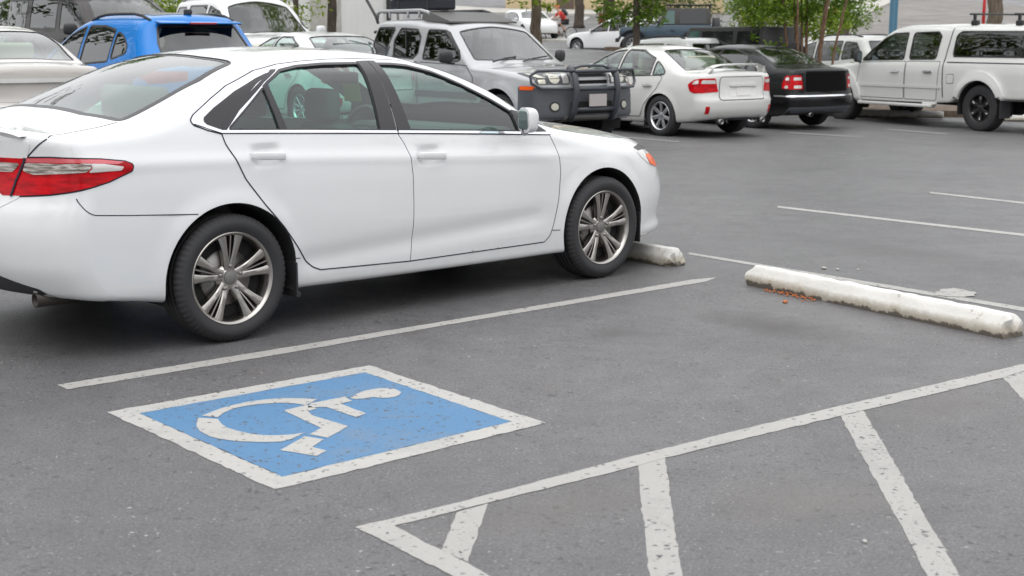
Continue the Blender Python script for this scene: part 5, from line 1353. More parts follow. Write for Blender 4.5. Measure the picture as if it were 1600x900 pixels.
def white_truck():
    S_ = dict(
        top=[(-1.42, 1.72), (-1.30, 1.80), (-1.0, 1.845), (0, 1.86), (.78, 1.865), (.95, 1.845), (1.3, 1.865), (1.9, 1.86), (2.35, 1.80), (2.62, 1.68), (3.0, 1.42), (3.28, 1.235), (3.42, 1.185), (3.9, 1.15), (4.3, 1.08), (4.5, 1.0), (4.62, .88)],
        belt=[(-1.3, 1.17), (3, 1.14), (4.6, 1.05)], plan=[(-1.3, .90), (-.8, .945), (3.3, .95), (4.1, .92), (4.6, .80)],
        sec=[(-.9, -.05), (-.62, -.01), (-.4, 0), (-.2, -.002), (-.04, -.016), (0, -.03), (.04, -.045), (.3, -.10), (.55, -.165), (.70, -.23)],
        xf=[(.3, 4.4), (.5, 4.55), (.7, 4.6), (.9, 4.55), (1.1, 4.3)], xr=[(.3, -1.24), (.5, -1.31), (1.0, -1.32), (1.2, -1.30), (1.8, -1.22)], bot=[(-1.3, .58), (.5, .55), (.75, .46), (3.0, .44), (4.6, .50)],
        crown=[(-1.3, .05), (2, .05), (4, .08)], bow=[(-1.3, 0), (2, 0), (2.6, .15), (3.3, .22), (4, .05), (4.6, 0)], rtop=[(-1.3, .10), (2, .09), (2.6, .06), (3.4, .05), (4.6, .1)],
        cf=(.1, .3), cr=(.03, .06), rr=.05, wheels=(0, 3.57), Ra=.47, zwh=.41, flare=(.03, .12), yin=.62)
    B = Body(**S_)
    win = [rounded([(-1.10, 1.29), (.70, 1.285), (.72, 1.34), (.72, 1.66), (.62, 1.72), (-1.06, 1.715)], .10), rounded([(1.12, 1.235), (1.78, 1.22), (1.78, 1.70), (1.18, 1.715), (1.08, 1.64)], .06), rounded([(1.92, 1.22), (2.98, 1.185), (3.02, 1.21), (2.85, 1.36), (2.50, 1.60), (2.28, 1.685), (1.92, 1.70)], .04)]
    ws = rounded([(3.10, .74), (3.22, .4), (3.25, 0), (3.22, -.4), (3.10, -.74), (2.85, -.66), (2.62, -.58), (2.55, 0), (2.62, .58), (2.85, .66)], .05)
    kit = make_wheel('black', .405, .245, .27)
    r = vehicle('pickup_truck', 'white pickup truck with a matching canopy over its bed and black wheels', 'pickup', 8.95, 24.7, 118, B, .034, 'offwhite', win, ws, None, rounded([(-.62, 1.3), (-.58, 1.68), (.58, 1.68), (.62, 1.3)], .05), 'dark_glass', 'clear_glass', (kit, .405), (0, 3.57), .80,
                [rounded([(.98, 1.195), (1.82, 1.185), (1.82, .50), (1.02, .50)], .04), rounded([(1.84, 1.185), (3.05, 1.15), (3.10, .75), (2.98, .50), (1.84, .50)], .04)], [(1.16, 1.01, 1.34, 1.01), (2.0, 1.0, 2.18, 1.0)], 'bright', .022, 'cars in the parking lot', 'seat', [(1.95, -.4, .55, .5), (1.95, .4, .55, .5)])
    for sd in (-1, 1):
        patch(B, 'panel_gap', ribbon(resamp(np.array([(.86, .56), (.90, 1.17), (.86, 1.5), (.84, 1.78)]), .05, False), .022), 'side', 'gap', r, .004, .05, 0, sd, None, False)
        strip(B, 'canopy_rail', [(-1.16, 1.205), (.82, 1.205)], .035, 'side', 'offwhite', r, .02, .026, (sd,))
        strip(B, 'panel_gap', [(-1.16, 1.180), (.82, 1.180)], .012, 'side', 'gap', r, .004, .0, (sd,))
        strip(B, 'side_moulding', [(.92, .74), (3.0, .73)], .05, 'side', 'offwhite', r, .016, .02, (sd,))
        fl = patch(B, 'fuel_flap', rounded([(.62, .82), (.62, .97), (.78, .97), (.78, .82)], .03), 'side', 'offwhite', r, .006, .05, .005, sd)
        patch(B, 'panel_gap', [rounded([(.612, .812), (.612, .978), (.788, .978), (.788, .812)], .03), rounded([(.62, .82), (.62, .97), (.78, .97), (.78, .82)], .03)], 'side', 'gap', fl, .003, .05, 0, sd, None, False)
        for xw in (0., 3.57):
            th = np.linspace(R(-12), R(192), 40); oo = np.stack([xw + .59 * np.cos(th), .41 + .62 * np.sin(th)], 1); ii = np.stack([xw + .475 * np.cos(th), .41 + .475 * np.sin(th)], 1)[::-1]
            patch(B, 'wheel_arch_flare', np.concatenate([oo, ii]), 'side', 'offwhite', r, .045, .05, .055, sd)
        o = MB(); o.box((2.0, sd * .98, .40), (1.9, .16, .06), 0, 0, .02); o.box((1.15, sd * .96, .44), (.3, .1, .05), 0, 0, .02); o.build('running_board', ['offwhite'], r)
        o = MB(); o.box((-.50, sd * .84, .42), (.02, .26, .34), 0, 0, .005); o.build('mud_flap', ['plastic'], r)
        patch(B, 'tail_light', rounded([(sd * .92, .82), (sd * .92, 1.14), (sd * .76, 1.14), (sd * .76, .82)], .02), 'rear', 'red_lens', r, .006, .03, .02)
        patch(B, 'tail_light', rounded([(-1.235, .82), (-1.225, 1.14), (-1.14, 1.14), (-1.14, .82)], .02), 'side', 'red_lens', r, .006, .03, .012, sd)
        for xx in (-.55, .45):
            o = MB(); z = float(B.solve('top', np.array([xx]), np.array([.66]))[0, 2])
            o.box((xx, sd * .66, z + .035), (.15, .08, .09), 0, 0, .02); o.box((xx + .02, sd * .66, z + .12), (.05, .05, .12), 0, 0, .015); o.build('rack_foot', ['plastic'], r)
    for xx in (-.55, .45):
        z = float(B.solve('top', np.array([xx]), np.array([.66]))[0, 2]); o = MB(); o.tube([(xx + .02, -.78, z + .185), (xx + .02, .78, z + .185)], .016, 8); o.build('roof_bar', ['plastic'], r)
    o = MB(); o.box((-1.25, 0, .62), (.14, 1.7, .2), 0, 0, .04); o.build('rear_bumper', ['bright'], r)
    o = MB(); o.tube([(-1.1, 0, .42), (3.6, 0, .42)], .05, 8); o.lathe([(.0, -.8), (.05, -.8), (.05, .8), (.0, .8)], 12, 0, 'y', (0, 0, .41)); o.lathe([(0, -.12), (.15, -.1), (.15, .1), (0, .12)], 14, 0, 'x', (0, 0, .41)); o.build('rear_axle', ['under'], r)
    mirror_housing(r, (2.92, 1.10, 1.26), 'plastic', (.14, .22, .22))
white_truck()

# white SUV far left, seen from the front
def white_big_suv():
    B = suv_body(
        top=[(-1.1, 1.70), (-.98, 1.80), (-.7, 1.86), (0, 1.90), (.7, 1.905), (1.2, 1.88), (1.5, 1.80), (1.9, 1.53), (2.25, 1.28), (2.36, 1.22), (2.9, 1.18), (3.3, 1.12), (3.6, 1.02), (3.75, .88)],
        belt=[(-1, 1.20), (2, 1.15), (3.7, 1.08)], xf=[(.2, 3.55), (.4, 3.7), (.7, 3.75), (.9, 3.72), (1.1, 3.5)], wheels=(0, 2.85), zwh=.38, Ra=.44, plan=[(-1, .88), (-.5, .93), (0, .95), (2.8, .95), (3.3, .92), (3.75, .8)],
        sec=[(-.9, -.05), (-.5, 0), (-.2, 0), (0, -.03), (.06, -.05), (.3, -.12), (.5, -.19), (.7, -.27)], xr=[(.2, -.8), (.4, -.95), (.7, -1.0), (1.1, -.97), (1.7, -.85)])
    win = [rounded([(-.72, 1.30), (-.12, 1.28), (-.08, 1.72), (-.55, 1.72)], .05), rounded([(.10, 1.27), (.95, 1.24), (.95, 1.735), (.10, 1.74)], .04), rounded([(1.08, 1.24), (2.05, 1.20), (1.90, 1.38), (1.55, 1.62), (1.08, 1.73)], .04)]
    ws = SUV_WS * [1.02, 1.05] + [.09, 0]
    kit = KIT_FIVE
    r = vehicle('utility_vehicle', 'tall white utility vehicle with a roof rack, facing the camera behind the blue hatchback', 'car', -5.75, 28.3, -56, B, .045, 'white', win, ws, None, None, 'dark_glass', 'clear_glass', (kit, .37), (0, 2.85), .82, [], [(.2, 1.05, .36, 1.05), (1.2, 1.03, 1.36, 1.03)], 'bright', .025, 'cars in the parking lot', 'seat', [(1.2, -.4, .55, .5), (1.2, .4, .55, .5)])
    rails(r, B, -.6, 1.2, .62, .07, 'bright', (-.3, .8))
    r.scale = (1.02, 1.02, 1.02)
    mirror_housing(r, (1.95, 1.10, 1.28), 'white', (.14, .22, .18))
    patch(B, 'grille', rounded([(-.45, .80), (-.45, 1.05), (.45, 1.05), (.45, .80)], .04), 'front', 'plastic', r, .006, .06, .01)
    for sd in (-1, 1): patch(B, 'headlight', rounded([(sd * .5, .88), (sd * .5, 1.04), (sd * .82, 1.04), (sd * .84, .90)], .04), 'front', 'lamp_bowl', r, .006, .05, .01)
white_big_suv()

def simple_wagon(nm, label, x, y, yaw, key, gl, lamps=True, h=.05, rail=True, kit=None, tall=0., rear_ring=None, extra=None):
    B = suv_body(top=[(-.98, 1.42 + tall), (-.86, 1.49 + tall), (-.5, 1.53 + tall), (.2, 1.55 + tall), (.7, 1.545 + tall), (1.1, 1.52 + tall), (1.4, 1.44 + tall), (1.85, 1.22 + tall * .6), (2.2, 1.06 + tall * .3), (2.32, 1.01 + tall * .3), (2.8, .97), (3.2, .90), (3.45, .82), (3.6, .70)],
                 belt=[(-1, 1.02), (0, .98), (2, .93), (3.6, .88)], xr=[(.2, -.7), (.35, -.84), (.5, -.88), (.68, -.88), (.78, -.86), (1.0, -.82), (1.12, -.76), (1.35, -.58), (1.6, -.42)])
    win = [rounded([(1.08, .99), (1.95, .955), (1.88, 1.04), (1.42, 1.30 + tall * .8), (1.08, 1.38 + tall)], .03), rounded([(.22, 1.02), (1.0, .995), (1.0, 1.39 + tall), (.22, 1.40 + tall)], .03), rounded([(-.50, 1.09), (.14, 1.03), (.14, 1.39 + tall), (-.22, 1.36 + tall)], .05)]
    r = vehicle(nm, label, 'car', x, y, yaw, B, h, key, win, SUV_WS * [1, .98], None, rear_ring if rear_ring is not None else rounded([(-.62, 1.06), (-.54, 1.40 + tall), (.54, 1.40 + tall), (.62, 1.06)], .05), gl, 'clear_glass', (kit or KIT_TEN, .33), (0, 2.67), .79, [], [], None, .025, 'cars in the parking lot', 'seat', [(1.1, -.38, .35, .5), (1.1, .38, .35, .5), (.15, 0, .38, 1.2)])
    if rail: rails(r, B, -.3, 1.05, .58, .05, 'plastic')
    if lamps:
        for sd in (-1, 1):
            patch(B, 'tail_light', rounded([(-.71, .74), (-.69, .96), (-.5, 1.02), (-.45, .94), (-.60, .80)], .02), 'side', 'red_lens', r, .006, .05, .012, sd)
            patch(B, 'tail_light', rounded([(sd * .82, .74), (sd * .80, .96), (sd * .50, .96), (sd * .52, .74)], .02), 'rear', 'red_lens', r, .006, .05, .012)
    mirror_housing(r, (1.85, .98, 1.0), key, (.13, .2, .14))
    return r, B
simple_wagon('crossover', 'white crossover with black roof rails behind the hood of the silver off-roader', 4.1, 31.6, 127, 'white', 'clear_glass')
simple_wagon('station_wagon', 'white station wagon with red tail lamps near the cyclist, up the slope', 5.35, 58.5, 140, 'white', 'grey_glass')[0].location.z -= .2
simple_wagon('crossover', 'pale crossover mostly hidden behind the slender stems of the small tree', 9.0, 35.5, 127, 'offwhite', 'grey_glass', tall=.08)
simple_wagon('hatchback', 'white hatchback crossing the far street behind the tree trunk', .55, 73.0, -72, 'white', 'grey_glass', rail=False, tall=-.05)

# grey-brown van at the far left
def brown_van():
    B = suv_body(
        top=[(-1.2, 1.72), (-1.05, 1.78), (-.5, 1.82), (.8, 1.84), (1.5, 1.80), (1.8, 1.70), (2.3, 1.35), (2.6, 1.15), (2.8, 1.08), (3.3, .98), (3.6, .85)], belt=[(-1, 1.18), (3, 1.10), (3.6, 1.0)],
        xr=[(.2, -.9), (.4, -1.02), (.7, -1.05), (1.2, -1.0), (1.7, -.9)], sec=[(-.9, -.05), (-.5, 0), (-.2, 0), (0, -.03), (.06, -.045), (.3, -.09), (.6, -.17), (.75, -.25)])
    win = [rounded([(-.85, 1.24), (.05, 1.22), (.05, 1.68), (-.80, 1.68)], .05), rounded([(.20, 1.22), (1.15, 1.20), (1.15, 1.70), (.20, 1.70)], .05), rounded([(1.28, 1.20), (2.15, 1.17), (1.95, 1.40), (1.70, 1.60), (1.28, 1.69)], .04)]
    r = vehicle('van', 'dark grey-brown van standing behind the beige sedan at the left edge', 'van', -7.6, 24.3, -46, B, .05, 'brown', win, SUV_WS + [.28, 0], None, rounded([(-.65, 1.22), (-.6, 1.68), (.6, 1.68), (.65, 1.22)], .05), 'dark_glass', 'clear_glass', (KIT_TEN, .33), (0, 2.67), .79, [], [(.3, 1.05, .46, 1.05), (1.4, 1.05, 1.56, 1.05)], None, .025, 'cars in the parking lot', 'seat', [(1.3, -.38, .55, .5), (1.3, .38, .55, .5)])
    rails(r, B, -.7, 1.3, .64, .05, 'bright')
    mirror_housing(r, (2.05, 1.05, 1.2), 'plastic', (.14, .22, .18))
brown_van()

# ---- the two open-topped off-roaders (flat panels, so plain bevelled solids)
def jeep(nm, label, x, y, yaw, key, top_key, hard=True, rack=False):
    r = empty(nm); tag(r, label, 'off-roader', 'cars in the parking lot')
    def solid(name, prof, w0, w1, k, bev=.03):
        """side profile with half-widths w0 at the bottom and w1 at the top"""
        zs = [p[1] for p in prof]; z0, z1 = min(zs), max(zs); n = len(prof)
        ww = lambda z: w0 + (w1 - w0) * (z - z0) / max(1e-6, z1 - z0)
        bm = bmesh.new(); a = [bm.verts.new((p[0], -ww(p[1]), p[1])) for p in prof]; b = [bm.verts.new((p[0], ww(p[1]), p[1])) for p in prof]
        bm.faces.new(a); bm.faces.new(b[::-1])
        for i in range(n): bm.faces.new((a[(i + 1) % n], a[i], b[i], b[(i + 1) % n]))
        bmesh.ops.recalc_face_normals(bm, faces=bm.faces); bmesh.ops.bevel(bm, geom=bm.edges[:], offset=bev, segments=2, affect='EDGES', profile=.5)
        o = MB(); o.bm(bm, 0, True); ob = o.build(name, [k], r); smooth_by_angle(ob, 40); return ob
    L = 3.0 if hard else 2.45
    solid('body', [(-.62, .62), (-.62, 1.16), (1.72 + (L - 2.45), 1.16), (1.78 + (L - 2.45), 1.16), (2.9 + (L - 2.45), 1.08), (2.95 + (L - 2.45), .72), (2.4 + (L - 2.45), .62)], .74, .72, key)
    ob = solid('hard_top' if hard else 'soft_top', [(-.60, 1.165), (-.52, 1.80), (1.15 + (L - 2.45), 1.80), (1.45 + (L - 2.45), 1.165)], .715, .62, top_key, .04)
    d = L - 2.45
    def pane(x0, x1, x2, x3, z0, z1, gk, nm2='window'):
        for sd in (-1, 1):
            w = lambda z: .715 + (.62 - .715) * (z - 1.165) / .635 + .004
            V = [(x0, sd * w(z0), z0), (x1, sd * w(z0), z0), (x2, sd * w(z1), z1), (x3, sd * w(z1), z1)]; V += [(a, b - sd * .012, c) for a, b, c in V]
            o = MB(); o.add(V, [(0, 1, 2, 3), (7, 6, 5, 4), (0, 4, 5, 1), (1, 5, 6, 2), (2, 6, 7, 3), (3, 7, 4, 0)]); o.build(nm2, [gk], r)
    dg = M['pane_dark']
    pane(.82 + d, 1.30 + d, 1.08 + d, .82 + d, 1.20, 1.70, M['pane_teal'])
    if hard: pane(.35, .78 + d - .55 + .5, .78 + d - .05, .35, 1.22, 1.70, dg); pane(-.45, .22, .22, -.40, 1.22, 1.70, dg)
    else: pane(-.42, .62, .62, -.38, 1.22, 1.70, dg)
    o = MB(); o.add([(1.462 + d, -.6, 1.20), (1.462 + d, .6, 1.20), (1.20 + d, .55, 1.74), (1.20 + d, -.55, 1.74), (1.450 + d, -.6, 1.20), (1.450 + d, .6, 1.20), (1.188 + d, .55, 1.74), (1.188 + d, -.55, 1.74)], [(0, 1, 2, 3), (7, 6, 5, 4), (0, 4, 5, 1), (1, 5, 6, 2), (2, 6, 7, 3), (3, 7, 4, 0)]); o.build('windshield', [M['pane_teal']], r)
    kit = make_wheel('ten', .42, .23, .28)
    put_wheels(r, kit, [(q, s * .80, .42) for q in (0, L - .02) for s in (-1, 1)])
    for sd in (-1, 1):
        for xw in (0, L - .02):
            o = MB(); th = np.linspace(R(18), R(162), 15); V = []
            for t in th:
                for rr in (.53, .57):
                    for yy in (.70, .96): V.append((xw + rr * math.cos(t) * 1.08, sd * yy, .42 + rr * math.sin(t)))
            F = []
            for i in range(14):
                a = i * 4; b = a + 4; F += [(a, a + 1, b + 1, b), (a + 2, b + 2, b + 3, a + 3), (a, b, b + 2, a + 2), (a + 1, a + 3, b + 3, b + 1)]
            F += [(0, 2, 3, 1), (56, 57, 59, 58)]
            o.add(V, F); o.build('fender', ['plastic'], r)
        o = MB(); o.lathe([(.0, 0), (.09, 0), (.095, -.03), (.0, -.03)], 20, 0, 'x', (2.97 + d, sd * .45, .93)); o.build('headlight', ['lamp_bowl'], r)
        o = MB(); o.box((.9 + d * .5, sd * .74, .95), (.14, .025, .03), 0, 0, .008); o.build('door_handle', ['plastic'], r)
    mirror_housing(r, (1.42 + d, .90, 1.25), 'plastic', (.12, .18, .2))
    o = MB(); o.box((3.05 + d, 0, .58), (.12, 1.5, .16), 0, 0, .03); o.build('front_bumper', ['plastic'], r)
    o = MB(); o.box((2.955 + d, 0, .92), (.03, .62, .30), 0, 0, .01)
    o.build('grille', ['plastic'], r)
    s = empty('spare_wheel', r, (-.80, 0, 1.02), (0, 0, R(-90)))
    for nm2, me in kit:
        ob = bpy.data.objects.new(nm2, me); COL.objects.link(ob); ob.parent = s
    if rack:
        o = MB()
        for sd in (-1, 1): o.tube([(-.6, sd * .55, 1.92), (1.25, sd * .55, 1.92)], .025, 8); o.tube([(-.55, sd * .6, 1.80), (-.55, sd * .55, 1.92)], .02, 8); o.tube([(1.1, sd * .6, 1.80), (1.1, sd * .55, 1.92)], .02, 8)
        for xx in (-.5, -.1, .3, .7, 1.1): o.tube([(xx, -.55, 1.91), (xx, .55, 1.91)], .018, 8)
        o.build('roof_rack', ['plastic'], r)
    place(r, x, y, R(yaw)); return r
M['pane_dark'] = mat('dark_pane', (.012, .014, .016), .06, 0, .6)
M['pane_teal'] = mat('green_pane', (.05, .11, .10), .06, 0, .6)
M['soft_top'] = mat('soft_top_cloth', (.055, .052, .05), .8)
M['hard_top'] = mat('matt_black_top', (.035, .035, .036), .5)
jeep('off_roader', 'black hard-topped off-roader behind the black sedan', 5.6, 31.2, 129, 'black', 'hard_top', True)
jeep('off_roader', 'slate blue off-roader with a spare wheel on its tail, further up the slope', 7.2, 55.3, 174, 'slate', 'soft_top', False, True)
# ---------------------------------------------------------------- trees, buildings, poles, kerbs, people
def at(px, y):
    """world x of an image column at distance y"""
    return (px - 800) / 2162.4 * y * .984

def leaf_mat(name, c1, c2):
    m = bpy.data.materials.new(name); m.use_nodes = True; t = m.node_tree; t.nodes.clear(); q = NT(m)
    co = q.n('NewGeometry').outputs['Position']
    f = q.noise(2.2, 3, .6, co); f2 = q.noise(17, 2, .5, co)
    c = q.mix(q.ramp(f, [(.35, 0.), (.65, 1.)]), c1, c2); c = q.mix(q.ramp(f2, [(.4, 0.), (.7, .5)]), c, tuple(min(1, v * 1.5) for v in c2))
    d = q.n('BsdfDiffuse'); tl = q.n('BsdfTranslucent'); mx = q.n('MixShader'); mx.inputs[0].default_value = .5
    gl = q.n('BsdfGlossy'); gl.inputs['Roughness'].default_value = .4; m2 = q.n('MixShader'); m2.inputs[0].default_value = .05
    q.l(c, d.inputs['Color']); q.l(c, tl.inputs['Color']); q.l(d.outputs[0], mx.inputs[1]); q.l(tl.outputs[0], mx.inputs[2])
    q.l(mx.outputs[0], m2.inputs[1]); q.l(gl.outputs[0], m2.inputs[2]); o = q.n('OutputMaterial'); q.l(m2.outputs[0], o.inputs[0]); return m
M['leaf_lime'] = leaf_mat('lime_leaves', (.15, .23, .014), (.27, .36, .025))
M['leaf_green'] = leaf_mat('green_leaves', (.085, .175, .014), (.19, .29, .03))
M['leaf_dark'] = leaf_mat('dark_leaves', (.03, .065, .012), (.085, .13, .02))
def bark(name, c):
    m = mat(name, c, .9); q = NT(m); tc = q.n('TexCoord').outputs['Object']; mp = q.n('Mapping'); mp.inputs['Scale'].default_value = (9, 9, 1.6); q.l(tc, mp.inputs[0])
    f = q.noise(2.5, 6, .7, mp.outputs[0]); q.l(q.mix(q.ramp(f, [(.35, 0.), (.65, 1.)]), tuple(v * .45 for v in c), tuple(min(1, v * 1.4) for v in c)), q.b.inputs['Base Color']); q.bump(f, .8, .03); return m
M['bark'] = bark('grey_brown_bark', (.15, .115, .085)); M['bark_dark'] = bark('dark_bark', (.075, .058, .045)); M['bark_red'] = bark('reddish_bark', (.21, .125, .08))

def leaves(name, blobs, n, size, m, parent, seed=0, droop=.0):
    """blobs: (x, y, z, rx, ry, rz); leaf-shaped faces spread unevenly through clumps"""
    r = np.random.default_rng(seed); vol = np.array([b[3] * b[4] * b[5] for b in blobs]) ** .8; vol /= vol.sum()
    V = []; F = []
    for b, k in zip(blobs, (vol * n).astype(int)):
        nt = max(3, k // 14); cl = r.normal(0, 1, (nt, 3)); cl /= np.linalg.norm(cl, axis=1)[:, None]; cl *= (r.random(nt) ** .45)[:, None]
        cl = cl * b[3:6] + b[:3]; sp = .30 * min(b[3:6]) * .6 + .05
        which = r.integers(0, nt, k); P = cl[which] + r.normal(0, sp * .55, (k, 3))
        a = r.random(k) * 2 * math.pi; ti = r.normal(0, .55, k); s = size * r.uniform(.6, 1.35, k)
        for i in range(k):
            u = Vector((math.cos(a[i]) * math.cos(ti[i]), math.sin(a[i]) * math.cos(ti[i]), math.sin(ti[i]) - droop)); u.normalize()
            w = u.cross(Vector((r.normal(0, .5), r.normal(0, .5), 1))).normalized(); nn = u.cross(w); p = Vector(P[i])
            o = len(V); L = s[i]; W = s[i] * .48
            V += [p, p + u * L * .45 + w * W * .5 - nn * L * .06, p + u * L, p + u * L * .45 - w * W * .5 - nn * L * .06]
            F.append((o, o + 1, o + 2)); F.append((o, o + 2, o + 3))
    return link(name, mesh(name, np.array([tuple(v) for v in V]), F, False), m, parent)

def trunk(o, pts, r0, r1, seed, n=12):
    r = np.random.default_rng(seed); P = resamp(np.array(pts, float), .25, False); k = len(P)
    P[1:-1] += r.normal(0, r0 * .10, (k - 2, 3)) * [1, 1, 0]
    rad = r0 + (r1 - r0) * np.linspace(0, 1, k); rad[0] *= 1.35
    if k > 2: rad[1] *= 1.1
    o.tube([tuple(p) for p in P], list(rad * r.uniform(.94, 1.06, k)), n)

def tree(nm, label, x, y, h, r0, blobs, leafm, barkm, n=4500, size=.11, limbs=5, seed=1, lean=(0, 0), group='trees around the lot', bare=.55):
    r = empty(nm); z = float(ground_z(x, y)); r.location = (x, y, z - .02); tag(r, label, 'tree', group)
    g = np.random.default_rng(seed); o = MB(); top = (lean[0], lean[1], h * .8)
    trunk(o, [(0, 0, 0), (lean[0] * .4, lean[1] * .4, h * .35), top], r0, r0 * .35, seed)
    o.build('trunk', [barkm], r)
    for i in range(limbs):
        b = blobs[i % len(blobs)]; t = g.uniform(bare, .95); s = Vector((top[0] * t, top[1] * t, h * .8 * t)); e = Vector(b[:3]) + Vector(g.normal(0, .25, 3))
        m = (s + e) / 2 + Vector((0, 0, .15)); lo = MB(); lo.tube([tuple(s), tuple(m), tuple(e)], [r0 * .32, r0 * .2, r0 * .06], 7); lo.build('limb', [barkm], r)
    leaves('crown', blobs, n, size, leafm, r, seed)
    return r

# row of trees in the planting strip behind the parked cars
def crown(cx, cy, cz, R0, k=9, sq=.7, seed=0):
    g = np.random.default_rng(seed); out = []
    for i in range(k):
        a = 2 * math.pi * i / k + g.normal(0, .3); q = g.uniform(.35, .8) * R0
        out.append((cx + q * math.cos(a), cy + q * math.sin(a), cz + g.normal(0, R0 * .35), R0 * g.uniform(.35, .6), R0 * g.uniform(.35, .6), R0 * sq * g.uniform(.3, .55)))
    return out
tree('street_tree', 'tree with a thin dark trunk before the pale metal wall, lime leaves at its left', at(519, 31), 31, 7.5, .125, crown(0, 0, 5.2, 2.4, 9, .7, 2) + [(-1.0, -.3, 1.65, .50, .5, .36), (-.62, -.2, 1.25, .32, .3, .22), (-1.4, .3, 1.95, .6, .6, .45), (-.7, 0, 1.95, .5, .5, .4), (-1.9, 0, 2.4, .8, .7, .6)], 'leaf_lime', 'bark_dark', 8500, .12, 7, 3)
tree('street_tree', 'tree with a stout grey trunk between the silver off-roader and the cyclist', at(838, 34), 34, 8.5, .155, crown(0, 0, 5.6, 2.8, 10, .7, 5) + [(-.35, -.4, 2.35, .45, .4, .22), (.55, -.3, 2.30, .45, .4, .25), (.2, .2, 3.0, .8, .7, .5), (-1.2, 0, 3.1, .8, .7, .4), (-2.1, -.2, 2.75, .5, .4, .25)], 'leaf_lime', 'bark', 9500, .15, 7, 7)
tree('street_tree', 'tree trunk standing by the beige building across the street', at(951, 62), 62, 9, .30, crown(0, 0, 7.0, 3.2, 9, .7, 8), 'leaf_green', 'bark_dark', 4200, .25, 6, 9)
tree('small_tree', 'small bushy green tree right behind the pearl white sedan', at(994, 29), 29, 7.2, .085, crown(-.25, 0, 3.25, 1.0, 8, .7, 11) + crown(0, 0, 5.3, 1.9, 9, .9, 13) + [(-.35, 0, 1.98, .40, .4, .30), (.30, .1, 2.05, .34, .4, .30), (.1, .2, 2.2, .6, .6, .5), (-.55, .2, 2.1, .4, .4, .28), (.42, 0, 2.5, .4, .4, .3)], 'leaf_green', 'bark_dark', 19000, .115, 8, 12, (0, 0), 'trees around the lot', .35)
def multi_stem():
    x, y = at(1262, 30.5), 30.5; r = empty('small_tree'); r.location = (x, y, float(ground_z(x, y))); tag(r, 'multi-stemmed small tree with many slender reddish stems beside the white pickup', 'tree', 'trees around the lot')
    g = np.random.default_rng(4)
    for k in range(9):
        a = -1 + 2 * k / 8 + g.normal(0, .06); b = g.normal(0, .25); o = MB()
        trunk(o, [(a * .36, b, 0), (a * .42, b * 1.2, 1.3), (a * .60, b * 2, 2.6), (a * .95, b * 2.6, 3.6), (a * 1.5, b * 3, 5.6)], .034 * g.uniform(.7, 1.2), .010, 20 + k, 7); o.build('trunk', ['bark_red'], r)
    leaves('crown', [(-.9, 0, 2.05, .62, .6, .28), (-.2, 0, 2.15, .6, .6, .30), (.45, 0, 2.1, .55, .6, .30), (-1.3, .2, 2.4, .7, .6, .35), (.9, 0, 2.5, .6, .6, .35), (0, 0, 2.7, 1.1, .9, .45), (-.6, 0, 3.3, 1.2, 1.0, .6), (.6, .1, 3.4, 1.1, 1.0, .6), (0, 0, 4.0, 1.3, 1.1, .6), (.5, 0, 5.2, 1.7, 1.5, .9), (-.7, .3, 6.0, 1.5, 1.5, .9), (1.6, .3, 6.6, 1.7, 1.5, 1.0), (.4, .2, 7.4, 1.7, 1.5, .9),
                     (-.75, -.2, 1.45, .22, .2, .10), (.55, -.1, 1.35, .18, .2, .10), (-.15, -.2, 1.10, .20, .15, .08), (-1.15, 0, 1.62, .3, .2, .10), (.2, 0, 1.62, .25, .2, .1)], 30000, .115, 'leaf_green', r, 6)
multi_stem()
tree('street_tree', 'thick brown tree trunk rising behind the white pickup canopy', at(1553, 42), 42, 10, .27, crown(0, 0, 7.5, 3.2, 10, .7, 15), 'leaf_dark', 'bark', 4200, .2, 6, 16)
def shrub(label, x, y, blobs, m, n, size, seed):
    r = empty('shrub'); r.location = (x, y, float(ground_z(x, y))); tag(r, label, 'shrub', 'shrubs on the bank')
    o = MB(); g = np.random.default_rng(seed)
    for b in blobs: o.tube([(b[0] * .3, b[1] * .3, 0), (b[0], b[1], b[2])], [.03, .012], 6)
    o.build('stem', ['bark_dark'], r); leaves('foliage', blobs, n, size, m, r, seed)
shrub('big green shrub between the slate off-roader and the small stemmed tree', at(1222, 58), 58, [(0, 0, 1.3, 1.3, 1.0, 1.1), (-1.0, 0, 1.8, .9, .8, .9), (1.0, 0, 1.3, 1.0, .8, .9), (.3, .3, 2.1, 1.2, 1, .8), (2.0, .3, 1.1, .9, .8, .8)], 'leaf_lime', 4200, .16, 21)
shrub('lime green shrub just right of the slate off-roader tail', at(1172, 61), 61, [(0, 0, 1.2, 1.0, .9, .9), (-.5, 0, 2.0, .9, .8, .8), (.9, 0, 1.9, 1.0, .8, .9), (.2, .3, 2.8, 1.2, 1, .8)], 'leaf_lime', 5200, .15, 25)
shrub('dark green shrub behind the slate blue off-roader', at(1040, 66), 66, [(0, 0, 1.0, 1.6, 1.0, 1.0), (-1.6, 0, .9, 1.2, .8, .9), (1.6, 0, 1.3, 1.2, .8, 1.0), (0, .3, 2.2, 1.5, 1, .8)], 'leaf_dark', 3800, .18, 22)
shrub('leafy shrub below the kerb on the sloping road', at(1305, 60), 60, [(0, 0, 1.2, 1.2, .9, .7), (-1.4, 0, 1.3, 1.1, .9, .8), (1.0, 0, 1.5, .9, .8, .6), (-.6, 0, 2.0, 1.2, .9, .6)], 'leaf_green', 3600, .16, 23)
